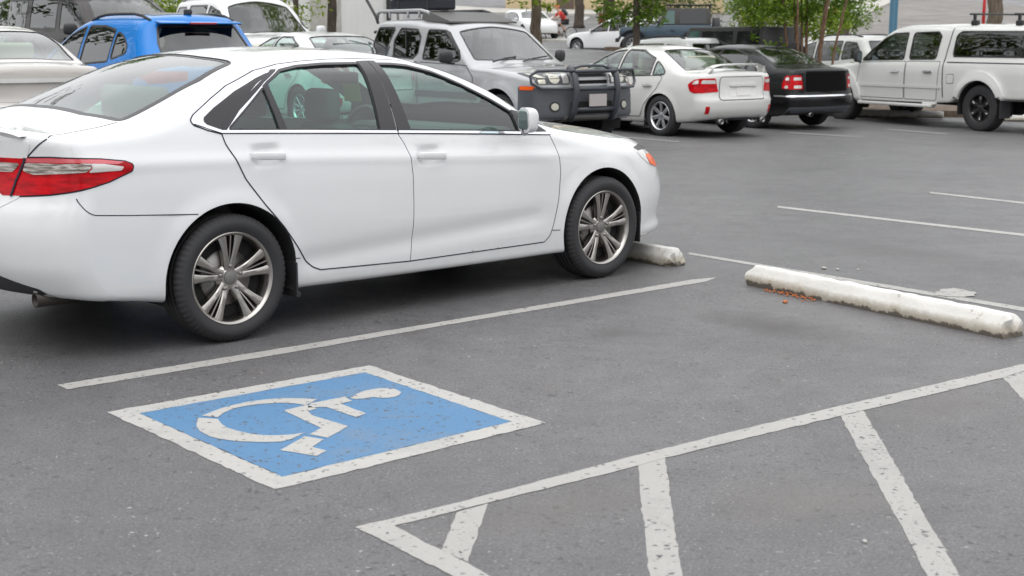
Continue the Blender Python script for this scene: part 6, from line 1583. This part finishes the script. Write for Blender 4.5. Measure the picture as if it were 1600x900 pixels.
for k, (px, yy, lb, mm) in enumerate([(210, 40, 'olive green shrub in the left background above the blue hatchback', 'leaf_lime'), (265, 42, 'green shrub beside the white utility vehicle, left background', 'leaf_green'), (60, 44, 'dark leafy shrub behind the grey-brown van', 'leaf_dark')]):
    shrub(lb, at(px, yy), yy, [(0, 0, 1.1, 1.4, 1.0, 1.0), (-1.2, 0, 1.6, 1.1, .9, 1.0), (1.2, 0, 1.5, 1.2, .9, 1.0), (0, .2, 2.6, 1.5, 1.0, .9)], mm, 3600, .16, 31 + k)

# taller trees further back: their crowns stand above the picture and show in the glass
for k, (xx, yy, hh, lb) in enumerate([(-16, 52, 12, 'tall tree far back behind the left row of cars'), (-9, 60, 13, 'tall tree far back behind the pale metal building'), (4, 84, 12, 'tall tree behind the beige building'), (17, 72, 13, 'tall tree on the slope beside the road'), (27, 60, 12, 'tall tree at the right end of the slope')]):
    tree('tall_tree', lb, xx, yy, hh, .3, crown(0, 0, hh * .72, hh * .30, 11, .9, 40 + k), 'leaf_dark' if k % 2 else 'leaf_green', 'bark_dark', 3600, .34, 7, 50 + k)

# what stands behind the photographer: it shows only as dark shapes in paint and glass
for k, (xx, yy, hh, lb) in enumerate([(-15, -9, 11, 'tree left of the photographer, outside the picture'), (-6, -17, 12, 'tree behind the photographer, outside the picture'), (5, -19, 11, 'second tree behind the photographer, outside the picture'), (15, -12, 12, 'tree right of the photographer, outside the picture'), (-17, 16, 14, 'tree beyond the left edge, nearest of the left row'), (-18.5, 25, 15, 'tree beyond the left edge, middle of the left row'), (-21, 34, 15, 'tree beyond the left edge, farthest of the left row'), (22, 8, 11, 'tree beyond the right edge, level with the foreground sedan')]):
    tree('tall_tree', lb, xx, yy, hh, .3, crown(0, 0, hh * .62, hh * .36, 12, 1.0, 60 + k) + crown(0, 0, hh * .42, hh * .30, 7, .7, 80 + k), 'leaf_dark', 'bark_dark', 5200, .38, 7, 70 + k, (0, 0), 'trees outside the picture')
_wb = []
_g = np.random.default_rng(99)
for k in range(46):
    xx = -170 + 340 * k / 45 + _g.normal(0, 2); yy = 178 + _g.normal(0, 5) + abs(xx) * .08; _wb.append((xx, yy, float(ground_z(xx, yy)) + _g.uniform(4, 6), 5.5, 4, _g.uniform(5, 7.5)))
tag(leaves('far_woods', _wb, 15000, 1.5, 'leaf_dark', None, 98), 'far belt of woods along the top of the slope', 'woods', kind='stuff')
# buildings
def siding():
    m = mat('ribbed_white_siding', (.66, .655, .64), .5); q = NT(m); tc = q.n('TexCoord').outputs['Object']; w = q.n('TexWave'); w.bands_direction = 'X'; w.inputs['Scale'].default_value = 1.6; q.l(tc, w.inputs[0]); q.bump(w.outputs['Fac'], .5, .02)
    q.l(q.mix(q.ramp(q.noise(.8, 5, .6, tc), [(.4, 0.), (.8, .5)]), (.68, .675, .66), (.55, .545, .53)), q.b.inputs['Base Color']); return m
M['siding'] = siding()
M['stucco'] = mat('beige_stucco', (.52, .41, .25), .85); M['brown_door'] = mat('brown_door', (.10, .07, .05), .6); M['concrete'] = mat('pale_concrete', (.40, .385, .35), .85)
M['roof_red'] = mat('brown_roof', (.16, .07, .045), .8)
def white_building():
    y = 46; x0, x1 = at(468, y), at(607, y); z = float(ground_z((x0 + x1) / 2, y)); r = empty('metal_building', None, ((x0 + x1) / 2, y, z)); tag(r, 'white ribbed metal building behind the silver off-roader', 'building')
    w = (x1 - x0); o = MB(); o.box((0, 3, 2.6), (w, 6, 5.4), 0); o.build('wall', ['siding'], r)
    o = MB(); V = [(-w / 2 - .2, -.3, 5.3), (w / 2 + .2, -.3, 5.3), (w / 2 + .2, 6.3, 5.3), (-w / 2 - .2, 6.3, 5.3), (-w / 2 - .2, 3, 6.2), (w / 2 + .2, 3, 6.2)]; o.add(V, [(0, 1, 5, 4), (2, 3, 4, 5), (0, 4, 3), (1, 2, 5), (0, 3, 2, 1)]); o.build('roof', ['concrete'], r)
    o = MB(); o.box((w / 2 + .02, -.02, 2.6), (.14, .14, 5.4), 0, 0, .02); o.build('downpipe', ['plastic'], r)
    o = MB(); o.box((-w * .2, -.02, 1.05), (1.0, .06, 2.1), 0, 0, .01); o.build('door', ['concrete'], r)
white_building()
def blue_sign():
    y = 45.2; x = at(622, y); z = float(ground_z(x, y)); r = empty('sign', None, (x, y, z)); tag(r, 'blue sign beside the pale metal building', 'sign')
    o = MB(); o.box((0, 0, 2.95), (.42, .06, .50), 0, 0, .01); p = o.build('panel', [mat('sign_blue', (.01, .06, .42), .5)], r); o = MB(); o.box((0, -.035, 2.78), (.26, .02, .05), 0, 0, .004); o.box((0, -.035, 2.90), (.30, .02, .03), 0, 0, .004); o.build('lettering', ['offwhite'], p)
    o = MB(); o.tube([(0, .06, 0), (0, .06, 3.2)], .04, 10); o.build('post', ['steel'], r)
blue_sign()
def beige_building():
    y = 106; x0, x1 = at(790, y), at(1130, y); z = float(ground_z(0, y)); r = empty('shop_building', None, ((x0 + x1) / 2, y, z)); tag(r, 'beige building with brown doors across the far street', 'building')
    w = x1 - x0; o = MB(); o.box((0, 4, 2.5), (w, 8, 5.6), 0); o.build('wall', ['stucco'], r)
    for px in (883, 1008):
        o = MB(); o.box((at(px, y) - (x0 + x1) / 2, -.03, 1.1), (1.3, .12, 2.3), 0, 0, .02); o.build('door', ['brown_door'], r)
    for px in (830, 925, 965, 1050, 1090):
        o = MB(); o.box((at(px, y) - (x0 + x1) / 2, -.03, 2.2), (1.5, .1, 1.4), 0, 0, .02); f = o.build('window', ['brown_door'], r); o = MB(); o.box((at(px, y) - (x0 + x1) / 2, -.09, 2.2), (1.3, .02, 1.2), 0); o.build('pane', ['pane_dark'], f)
    o = MB(); o.box((0, 4, 5.4), (w + 1, 9, .4), 0, 0, .05); o.build('roof', ['roof_red'], r)
beige_building()

# kerbs, walk, planting strip
def sheet(name, ring, m, z, h=.0, res=1.2):
    """a slab following the ground; h > 0 gives it a kerb face"""
    r = resamp(np.array(ring, float), res); n = len(r)
    v, _, f, *_ = delaunay_2d_cdt([Vector(p) for p in r.tolist()], [(i, (i + 1) % n) for i in range(n)], [], 0, 1e-6)
    v = np.array([tuple(p) for p in v]); f = np.array([t for t in f if len(t) == 3]); c = v[f].mean(1); f = f[inpoly(c[:, 0], c[:, 1], [r])]
    P = np.stack([v[:, 0], v[:, 1], ground_z(v[:, 0], v[:, 1]) + z + h], 1); F = f.tolist()
    if h:
        k = len(P); b = np.stack([r[:, 0], r[:, 1], ground_z(r[:, 0], r[:, 1]) - .05], 1); t = b + [0, 0, .05 + z + h]
        P = np.concatenate([P, b, t]); F += [(k + i, k + (i + 1) % n, k + n + (i + 1) % n, k + n + i) for i in range(n)]
    o = MB(); o.add(P, F); ob = o.build(name, [m], None); tag(ob, kind='structure'); return ob
M['road'] = mat('weathered_road', (.2, .19, .18), .95, spec=.15); M['mulch'] = mat('brown_mulch', (.10, .070, .048), .95)
def noisy(m, a, b, sc):
    q = NT(M[m]); co = q.n('NewGeometry').outputs['Position']; q.l(q.mix(q.ramp(q.noise(sc, 5, .7, co), [(.35, 0.), (.65, 1.)]), a, b), q.b.inputs['Base Color'])
noisy('mulch', (.06, .042, .03), (.17, .125, .09), 6); noisy('road', (.17, .16, .15), (.24, .228, .215), .5); noisy('concrete', (.34, .325, .295), (.46, .445, .41), 2)
sheet('planting_bed', [(-3, 30.6), (3.0, 28.6), (14.5, 28.6), (14.5, 30.2), (8.5, 31.4), (4.5, 31.0), (-3, 35.4)], 'mulch', 0, .13)
sheet('planting_bank', [(3.8, 57.8), (13.6, 52.0), (15.0, 60.0), (14, 68), (6.5, 66.5)], 'mulch', 0, .14)
kp = [(at(1250, 62), 62), (at(1318, 66), 66), (at(1334, 74), 74), (at(1330, 84), 84), (at(1345, 98), 98), (at(1385, 118), 118), (at(1420, 140), 140)]
kerb_l = np.array(kp); sheet('kerb', np.concatenate([kerb_l, (kerb_l - [.55, -.25])[::-1]]), 'concrete', 0, .17)
sheet('sidewalk', np.concatenate([kerb_l - [.56, -.25], (kerb_l - [4.5, -2.0])[::-1]]), 'concrete', 0, .14)
sheet('sidewalk', [(-30, 99), (at(1010, 99), 99), (at(1010, 105.6), 105.6), (-30, 105.6)], 'concrete', 0, .15, 3)
sheet('sidewalk', [(at(715, 72), 72), (at(792, 70), 70), (at(1000, 66), 66), (at(1003, 69), 69), (at(792, 74), 74), (at(715, 78), 78)], 'concrete', 0, .12, 2)
for px in (857, 908, 935, 962, 992): 
    flat('street_marking', [[(at(px, 93) - .18, 92.0), (at(px, 93) + .18, 92.0), (at(px, 97) + .65, 97.5), (at(px, 97) + .25, 97.5)]], 'symbol_white', .03)
flat('street_marking', [[(at(845, 89), 89.2), (at(1000, 89), 89.2), (at(1000, 89), 89.6), (at(845, 89), 89.6)]], 'symbol_white', .03, 2)
sheet('road', np.concatenate([kerb_l + [.02, 0], [(40, 150), (45, 60), (20, 48), (8.2, 50), (5.6, 58)]]), 'road', 0, .02, 4)
for (a, b, lb, sd) in (((7.0, 28.3), (8.6, 27.8), 'far wheel stop seen under the white pickup beside its front wheel', 11), ((9.1, 27.65), (10.7, 27.15), 'far wheel stop seen just left of the white pickup rear wheel', 12)):
    wheel_stop(a, b, lb, .2, .14, sd, True)

# poles
o = MB(); o.lathe([(.0, 0), (.16, 0), (.16, .3), (.105, .34), (.10, 6.0), (.0, 6.02)], 24, 0, 'z'); x, y = at(1394.5, 36), 36
p = o.build('pole', [mat('blue_pole_paint', (.004, .085, .15), .45)], None, (x, y, float(ground_z(x, y)))); tag(p, 'round blue pole rising behind the white pickup cab', 'pole')
o = MB(); x, y = at(1535, 58), 58; o.lathe([(.0, 0), (.07, 0), (.06, 3.2), (.0, 3.25)], 14, 0, 'z'); p = o.build('post', [mat('red_post_paint', (.50, .02, .02), .5)], None, (x, y, float(ground_z(x, y)))); tag(p, 'red post on the slope left of the thick brown trunk', 'post')
o = MB(); x, y = at(944, 60), 60; o.box((0, 0, .75), (.5, .4, .9), 0, 0, .05); o.box((0, 0, .15), (.15, .15, .4), 0); p = o.build('letter_box', [mat('maroon_box', (.16, .015, .015), .5)], None, (x, y, float(ground_z(x, y)) + .3)); tag(p, 'small dark red box beside the far tree trunk', 'box')

# bicycles and people
def bicycle(label, loc, yaw, frame, s=1., tilt=0.):
    r = empty('bicycle', None, loc, (tilt, 0, yaw)); r.scale = (s, s, s); tag(r, label, 'bicycle', 'bicycles')
    for xx in (-.53, .55):
        o = MB(); o.lathe([(.33 + .022 * math.cos(a), .022 * math.sin(a)) for a in np.linspace(0, 2 * math.pi, 9)], 36, 0, 'y', (xx, 0, .35))
        w = o.build('wheel', ['rubber'], r); o = MB()
        o.lathe([(.305, -.012), (.318, 0), (.305, .012)], 36, 0, 'y', (xx, 0, .35)); o.build('rim', ['alloy'], w)
        o = MB()
        for k in range(14): a = 2 * math.pi * k / 14; o.tube([(xx + .02 * math.cos(a), .0, .35 + .02 * math.sin(a)), (xx + .31 * math.cos(a), 0, .35 + .31 * math.sin(a))], .0025, 4)
        o.build('spokes', ['alloy'], w)
    o = MB()
    for pts in ([(-.05, 0, .30), (-.20, 0, .82)], [(-.05, 0, .30), (.38, 0, .82)], [(-.18, 0, .76), (.36, 0, .90)], [(.40, 0, .78), (.36, 0, .96)]): o.tube(pts, .024, 8)
    for sd in (-1, 1):
        o.tube([(-.05, sd * .03, .30), (-.53, sd * .06, .35)], .012, 6); o.tube([(-.19, sd * .02, .76), (-.53, sd * .06, .35)], .010, 6); o.tube([(.40, sd * .06, .76), (.55, sd * .06, .35)], .016, 6)
    o.tube([(.37, -.06, .79), (.43, -.06, .78), (.43, .06, .78), (.37, .06, .79)], .014, 6)
    o.build('frame', [frame], r)
    o = MB(); o.tube([(.36, 0, .95), (.42, 0, 1.02)], .016, 6); o.tube([(.36, -.37, 1.06), (.41, -.2, 1.04), (.43, 0, 1.03), (.41, .2, 1.04), (.36, .37, 1.06)], .014, 8)
    for sd in (-1, 1): o.tube([(.355, sd * .37, 1.06), (.385, sd * .25, 1.05)], .02, 8); o.tube([(.40, sd * .22, 1.05), (.46, sd * .30, 1.01)], .007, 5)
    o.build('handlebar', ['plastic'], r)
    o = MB(); o.tube([(-.20, 0, .80), (-.23, 0, .93)], .015, 6); o.box((-.24, 0, .95), (.27, .14, .05), 0, 0, .02); o.build('saddle', ['plastic'], r)
    o = MB(); o.lathe([(.0, -.03), (.10, -.03), (.10, -.024), (.0, -.024)], 20, 0, 'y', (-.05, 0, .30)); o.tube([(-.05, -.05, .30), (.08, -.06, .19)], .011, 6); o.tube([(-.05, .05, .30), (-.18, .06, .41)], .011, 6); o.box((.08, -.10, .185), (.09, .08, .02), 0, 0, .005); o.box((-.18, .10, .415), (.09, .08, .02), 0, 0, .005); o.build('crank', ['steel'], r)
    return r

def figure(name, label, loc, yaw, J, E, rad, skin, cloth):
    """one continuous skinned body; clothes are close-fitting children grown from part of the same skeleton"""
    r = empty(name, None, loc, (0, 0, yaw)); tag(r, label, 'person')
    def grow(nm, keys, grow_by, m, sub=2):
        ks = list(keys); me = bpy.data.meshes.new(nm); idx = {k: i for i, k in enumerate(ks)}
        ed = [(idx[a], idx[b]) for a, b in E if a in idx and b in idx]
        me.from_pydata([J[k] for k in ks], ed, []); o = link(nm, me, m, r)
        sk = o.modifiers.new('skin', 'SKIN'); sk.use_smooth_shade = True
        for k in ks:
            v = me.skin_vertices[0].data[idx[k]]; q = rad[k] + grow_by; v.radius = (q, q)
        me.skin_vertices[0].data[0].use_root = True
        sb = o.modifiers.new('sub', 'SUBSURF'); sb.levels = sb.render_levels = sub
        return o
    grow('body', list(J), 0, skin)
    for nm, keys, g, m in cloth: grow(nm, keys, g, m, 1)
    return r
M['skin'] = mat('skin', (.46, .26, .18), .6); M['red_shirt'] = mat('red_shirt', (.52, .02, .02), .8); M['shorts'] = mat('dark_shorts', (.03, .03, .035), .85); M['jeans'] = mat('blue_jeans', (.02, .05, .16), .85); M['hair'] = mat('brown_hair', (.05, .03, .02), .7); M['orange_top'] = mat('orange_top', (.62, .18, .07), .8); M['pack'] = mat('grey_backpack', (.06, .065, .07), .8)

def head_details(r, c, f, hairm='hair', helmet=None):
    """hair or helmet, eyes, nose and ears about the head centre c, facing direction f"""
    a = math.atan2(f[1], f[0]); h = empty('head', r, c, (0, 0, a))
    o = MB(); bm = bmesh.new(); bmesh.ops.create_uvsphere(bm, u_segments=16, v_segments=10, radius=.115)
    for v in list(bm.verts):
        if v.co.z < -.02 and v.co.x > -.02: v.co *= .8
    bmesh.ops.scale(bm, vec=(1.05, .85, .95), verts=bm.verts); bmesh.ops.translate(bm, vec=(-.018, 0, .04), verts=bm.verts); o.bm(bm, 0, True); o.build('helmet' if helmet else 'hair', [helmet or hairm], h)
    o = MB(); o.tube([(.085, 0, .02), (.115, 0, -.015), (.09, 0, -.02)], [.008, .014, .008], 6)
    for sd in (-1, 1): o.tube([(0, sd * .082, .02), (-.01, sd * .09, -.03)], [.016, .01], 6)
    o.build('nose_and_ears', ['skin'], h)
    for sd in (-1, 1):
        o = MB(); bm = bmesh.new(); bmesh.ops.create_uvsphere(bm, u_segments=8, v_segments=6, radius=.011); bmesh.ops.translate(bm, vec=(.088, sd * .032, .012), verts=bm.verts); o.bm(bm, 0, True); o.build('eye', ['plastic'], h)
    o = MB(); o.box((.088, 0, -.055), (.012, .045, .008), 0, 0, .003); o.build('mouth', ['red_shirt'], h)

def cyclist():
    y = 71.0; x = at(877, y); z = float(ground_z(x, y)); yaw = R(200)
    b = bicycle('white-framed bicycle ridden by the cyclist in red', (x, y, z), yaw, 'offwhite')
    J = {'pel': (-.22, 0, 1.0), 'sp': (-.08, 0, 1.20), 'ch': (.08, 0, 1.38), 'nk': (.17, 0, 1.50), 'hd': (.24, 0, 1.62), 'ht': (.25, 0, 1.70)}
    rad = {'pel': .14, 'sp': .13, 'ch': .145, 'nk': .06, 'hd': .095, 'ht': .075}
    E = [('pel', 'sp'), ('sp', 'ch'), ('ch', 'nk'), ('nk', 'hd'), ('hd', 'ht')]
    for s, sd, ft in (('r', -1, (.07, .24)), ('l', 1, (-.16, .45))):
        kx, kz = ((.17, .72) if sd < 0 else (.12, .86))
        J.update({'hp' + s: (-.20, sd * .10, .95), 'kn' + s: (kx, sd * .11, kz), 'an' + s: (ft[0] - .03, sd * .10, ft[1] + .04), 'to' + s: (ft[0] + .13, sd * .11, ft[1] - .01), 'sh' + s: (.09, sd * .19, 1.40), 'el' + s: (.24, sd * .27, 1.20), 'wr' + s: (.36, sd * .33, 1.09), 'ha' + s: (.39, sd * .335, 1.075)})
        rad.update({'hp' + s: .095, 'kn' + s: .06, 'an' + s: .042, 'to' + s: .035, 'sh' + s: .065, 'el' + s: .045, 'wr' + s: .03, 'ha' + s: .035})
        E += [('pel', 'hp' + s), ('hp' + s, 'kn' + s), ('kn' + s, 'an' + s), ('an' + s, 'to' + s), ('ch', 'sh' + s), ('sh' + s, 'el' + s), ('el' + s, 'wr' + s), ('wr' + s, 'ha' + s)]
        for f in range(5):
            fx = .41 + (.0 if f else -.03); fy = sd * (.335 + (.018 * (f - 2.5) if f else -.035)); fz = 1.072
            J['f%d%s' % (f, s)] = (fx + .02, fy, fz + .012); J['g%d%s' % (f, s)] = (fx + .03, fy, fz - .02); rad['f%d%s' % (f, s)] = .009; rad['g%d%s' % (f, s)] = .008
            E += [('ha' + s, 'f%d%s' % (f, s)), ('f%d%s' % (f, s), 'g%d%s' % (f, s))]
    r = figure('person', 'cyclist in a red top and dark shorts riding along the far street', (x, y, z), yaw, J, E, rad, 'skin',
               [('shirt', ['sp', 'ch', 'pel', 'shr', 'shl', 'elr', 'ell'], .014, 'red_shirt'), ('shorts', ['pel', 'hpr', 'hpl', 'knr', 'knl'], .018, 'shorts'), ('shoe', ['anr', 'tor'], .012, 'plastic'), ('shoe', ['anl', 'tol'], .012, 'plastic')])
    head_details(r, (.245, 0, 1.655), (1, 0), 'hair', 'orange_top')
    o = MB(); bm = bmesh.new(); bmesh.ops.create_cube(bm, size=1); bmesh.ops.scale(bm, vec=(.18, .28, .42), verts=bm.verts); bmesh.ops.bevel(bm, geom=bm.edges[:], offset=.06, segments=3, affect='EDGES'); bmesh.ops.rotate(bm, cent=(0, 0, 0), matrix=Matrix.Rotation(R(38), 3, 'Y'), verts=bm.verts); o.bm(bm, 0, True)
    p = o.build('backpack', ['pack'], None); p.location = Vector((x, y, z)) + Matrix.Rotation(yaw, 3, 'Z') @ Vector((-.17, 0, 1.42)); p.rotation_euler = (0, 0, yaw); tag(p, 'grey backpack on the back of the cyclist in red', 'backpack')
cyclist()
def walker():
    y = 78.0; x = at(1301, y); z = float(ground_z(x, y)) + .14
    J = {'pel': (0, 0, .95), 'sp': (0, 0, 1.15), 'ch': (.01, 0, 1.36), 'nk': (.02, 0, 1.50), 'hd': (.035, 0, 1.63), 'ht': (.03, 0, 1.70)}
    rad = {'pel': .13, 'sp': .12, 'ch': .14, 'nk': .055, 'hd': .09, 'ht': .07}; E = [('pel', 'sp'), ('sp', 'ch'), ('ch', 'nk'), ('nk', 'hd'), ('hd', 'ht')]
    for s, sd, st in (('r', -1, .18), ('l', 1, -.16)):
        J.update({'hp' + s: (0, sd * .09, .90), 'kn' + s: (st * .5 + .03, sd * .09, .50), 'an' + s: (st, sd * .09, .08), 'to' + s: (st + .17, sd * .10, .04), 'sh' + s: (0, sd * .19, 1.40), 'el' + s: (-st * .4, sd * .24, 1.13), 'wr' + s: (-st * .8, sd * .25, .90), 'ha' + s: (-st * .9, sd * .25, .82)})
        rad.update({'hp' + s: .09, 'kn' + s: .058, 'an' + s: .042, 'to' + s: .035, 'sh' + s: .062, 'el' + s: .043, 'wr' + s: .03, 'ha' + s: .034})
        E += [('pel', 'hp' + s), ('hp' + s, 'kn' + s), ('kn' + s, 'an' + s), ('an' + s, 'to' + s), ('ch', 'sh' + s), ('sh' + s, 'el' + s), ('el' + s, 'wr' + s), ('wr' + s, 'ha' + s)]
        for f in range(5):
            J['f%d%s' % (f, s)] = (-st * .9 + .018 * (f - 2), sd * .25, .78 - (.0 if f else -.03)); J['g%d%s' % (f, s)] = (-st * .9 + .018 * (f - 2), sd * .235, .74 + (.03 if f == 0 else 0)); rad['f%d%s' % (f, s)] = .009; rad['g%d%s' % (f, s)] = .008
            E += [('ha' + s, 'f%d%s' % (f, s)), ('f%d%s' % (f, s), 'g%d%s' % (f, s))]
    r = figure('person', 'pedestrian in blue jeans half hidden behind the multi-stemmed small tree', (x, y, z), R(150), J, E, rad, 'skin', [('shirt', ['sp', 'ch', 'pel', 'shr', 'shl', 'elr', 'ell'], .015, 'orange_top'), ('jeans', ['pel', 'hpr', 'hpl', 'knr', 'knl', 'anr', 'anl'], .016, 'jeans')])
    head_details(r, (.035, 0, 1.66), (1, 0))
walker()
_x, _y = -1.10, 21.30
_b = bicycle('dark mountain bike carried behind the silver off-roader tail', (0, 0, 0), 0, 'black', 1.0)
on_car(_b, _x, _y, -52.3, -1.32, .10, .62, R(78))
o = MB(); o.box((-1.05, 0, .62), (.55, .08, .06), 0, 0, .01); o.tube([(-1.30, 0, .62), (-1.30, 0, 1.25)], .03, 8); o.box((-1.32, 0, .66), (.10, 1.2, .05), 0, 0, .01)
_rk = o.build('bike_rack', ['plastic'], bpy.data.objects['off_roader'])

# loose bits on the asphalt
def pebble(x, y, s, key, label, seed):
    bm = bmesh.new(); bmesh.ops.create_icosphere(bm, subdivisions=2, radius=s); g = np.random.default_rng(seed)
    for v in bm.verts: v.co *= g.uniform(.75, 1.2); v.co.z *= .55
    bmesh.ops.translate(bm, vec=(0, 0, s * .4), verts=bm.verts); o = MB(); o.bm(bm, 0, True); p = o.build('pebble', [key], None, (x, y, float(ground_z(x, y)))); tag(p, label, 'pebble', 'loose stones on the asphalt'); return p
pebble(2.108, 9.22, .017, 'concrete', 'largest of three pale stones beyond the long wheel stop', 1)
pebble(2.19, 9.18, .013, 'concrete', 'middle one of three pale stones beyond the long wheel stop', 2)
pebble(2.33, 9.18, .009, 'concrete', 'smallest and rightmost of three stones beyond the long wheel stop', 3)
pebble(1.612, 8.02, .016, 'rust', 'orange crumb lying before the rusty end of the long wheel stop', 4)
pebble(1.098, 4.10, .009, 'symbol_white', 'tiny white chip between the two right-hand hatch bars', 5)
bpy.context.view_layer.update()
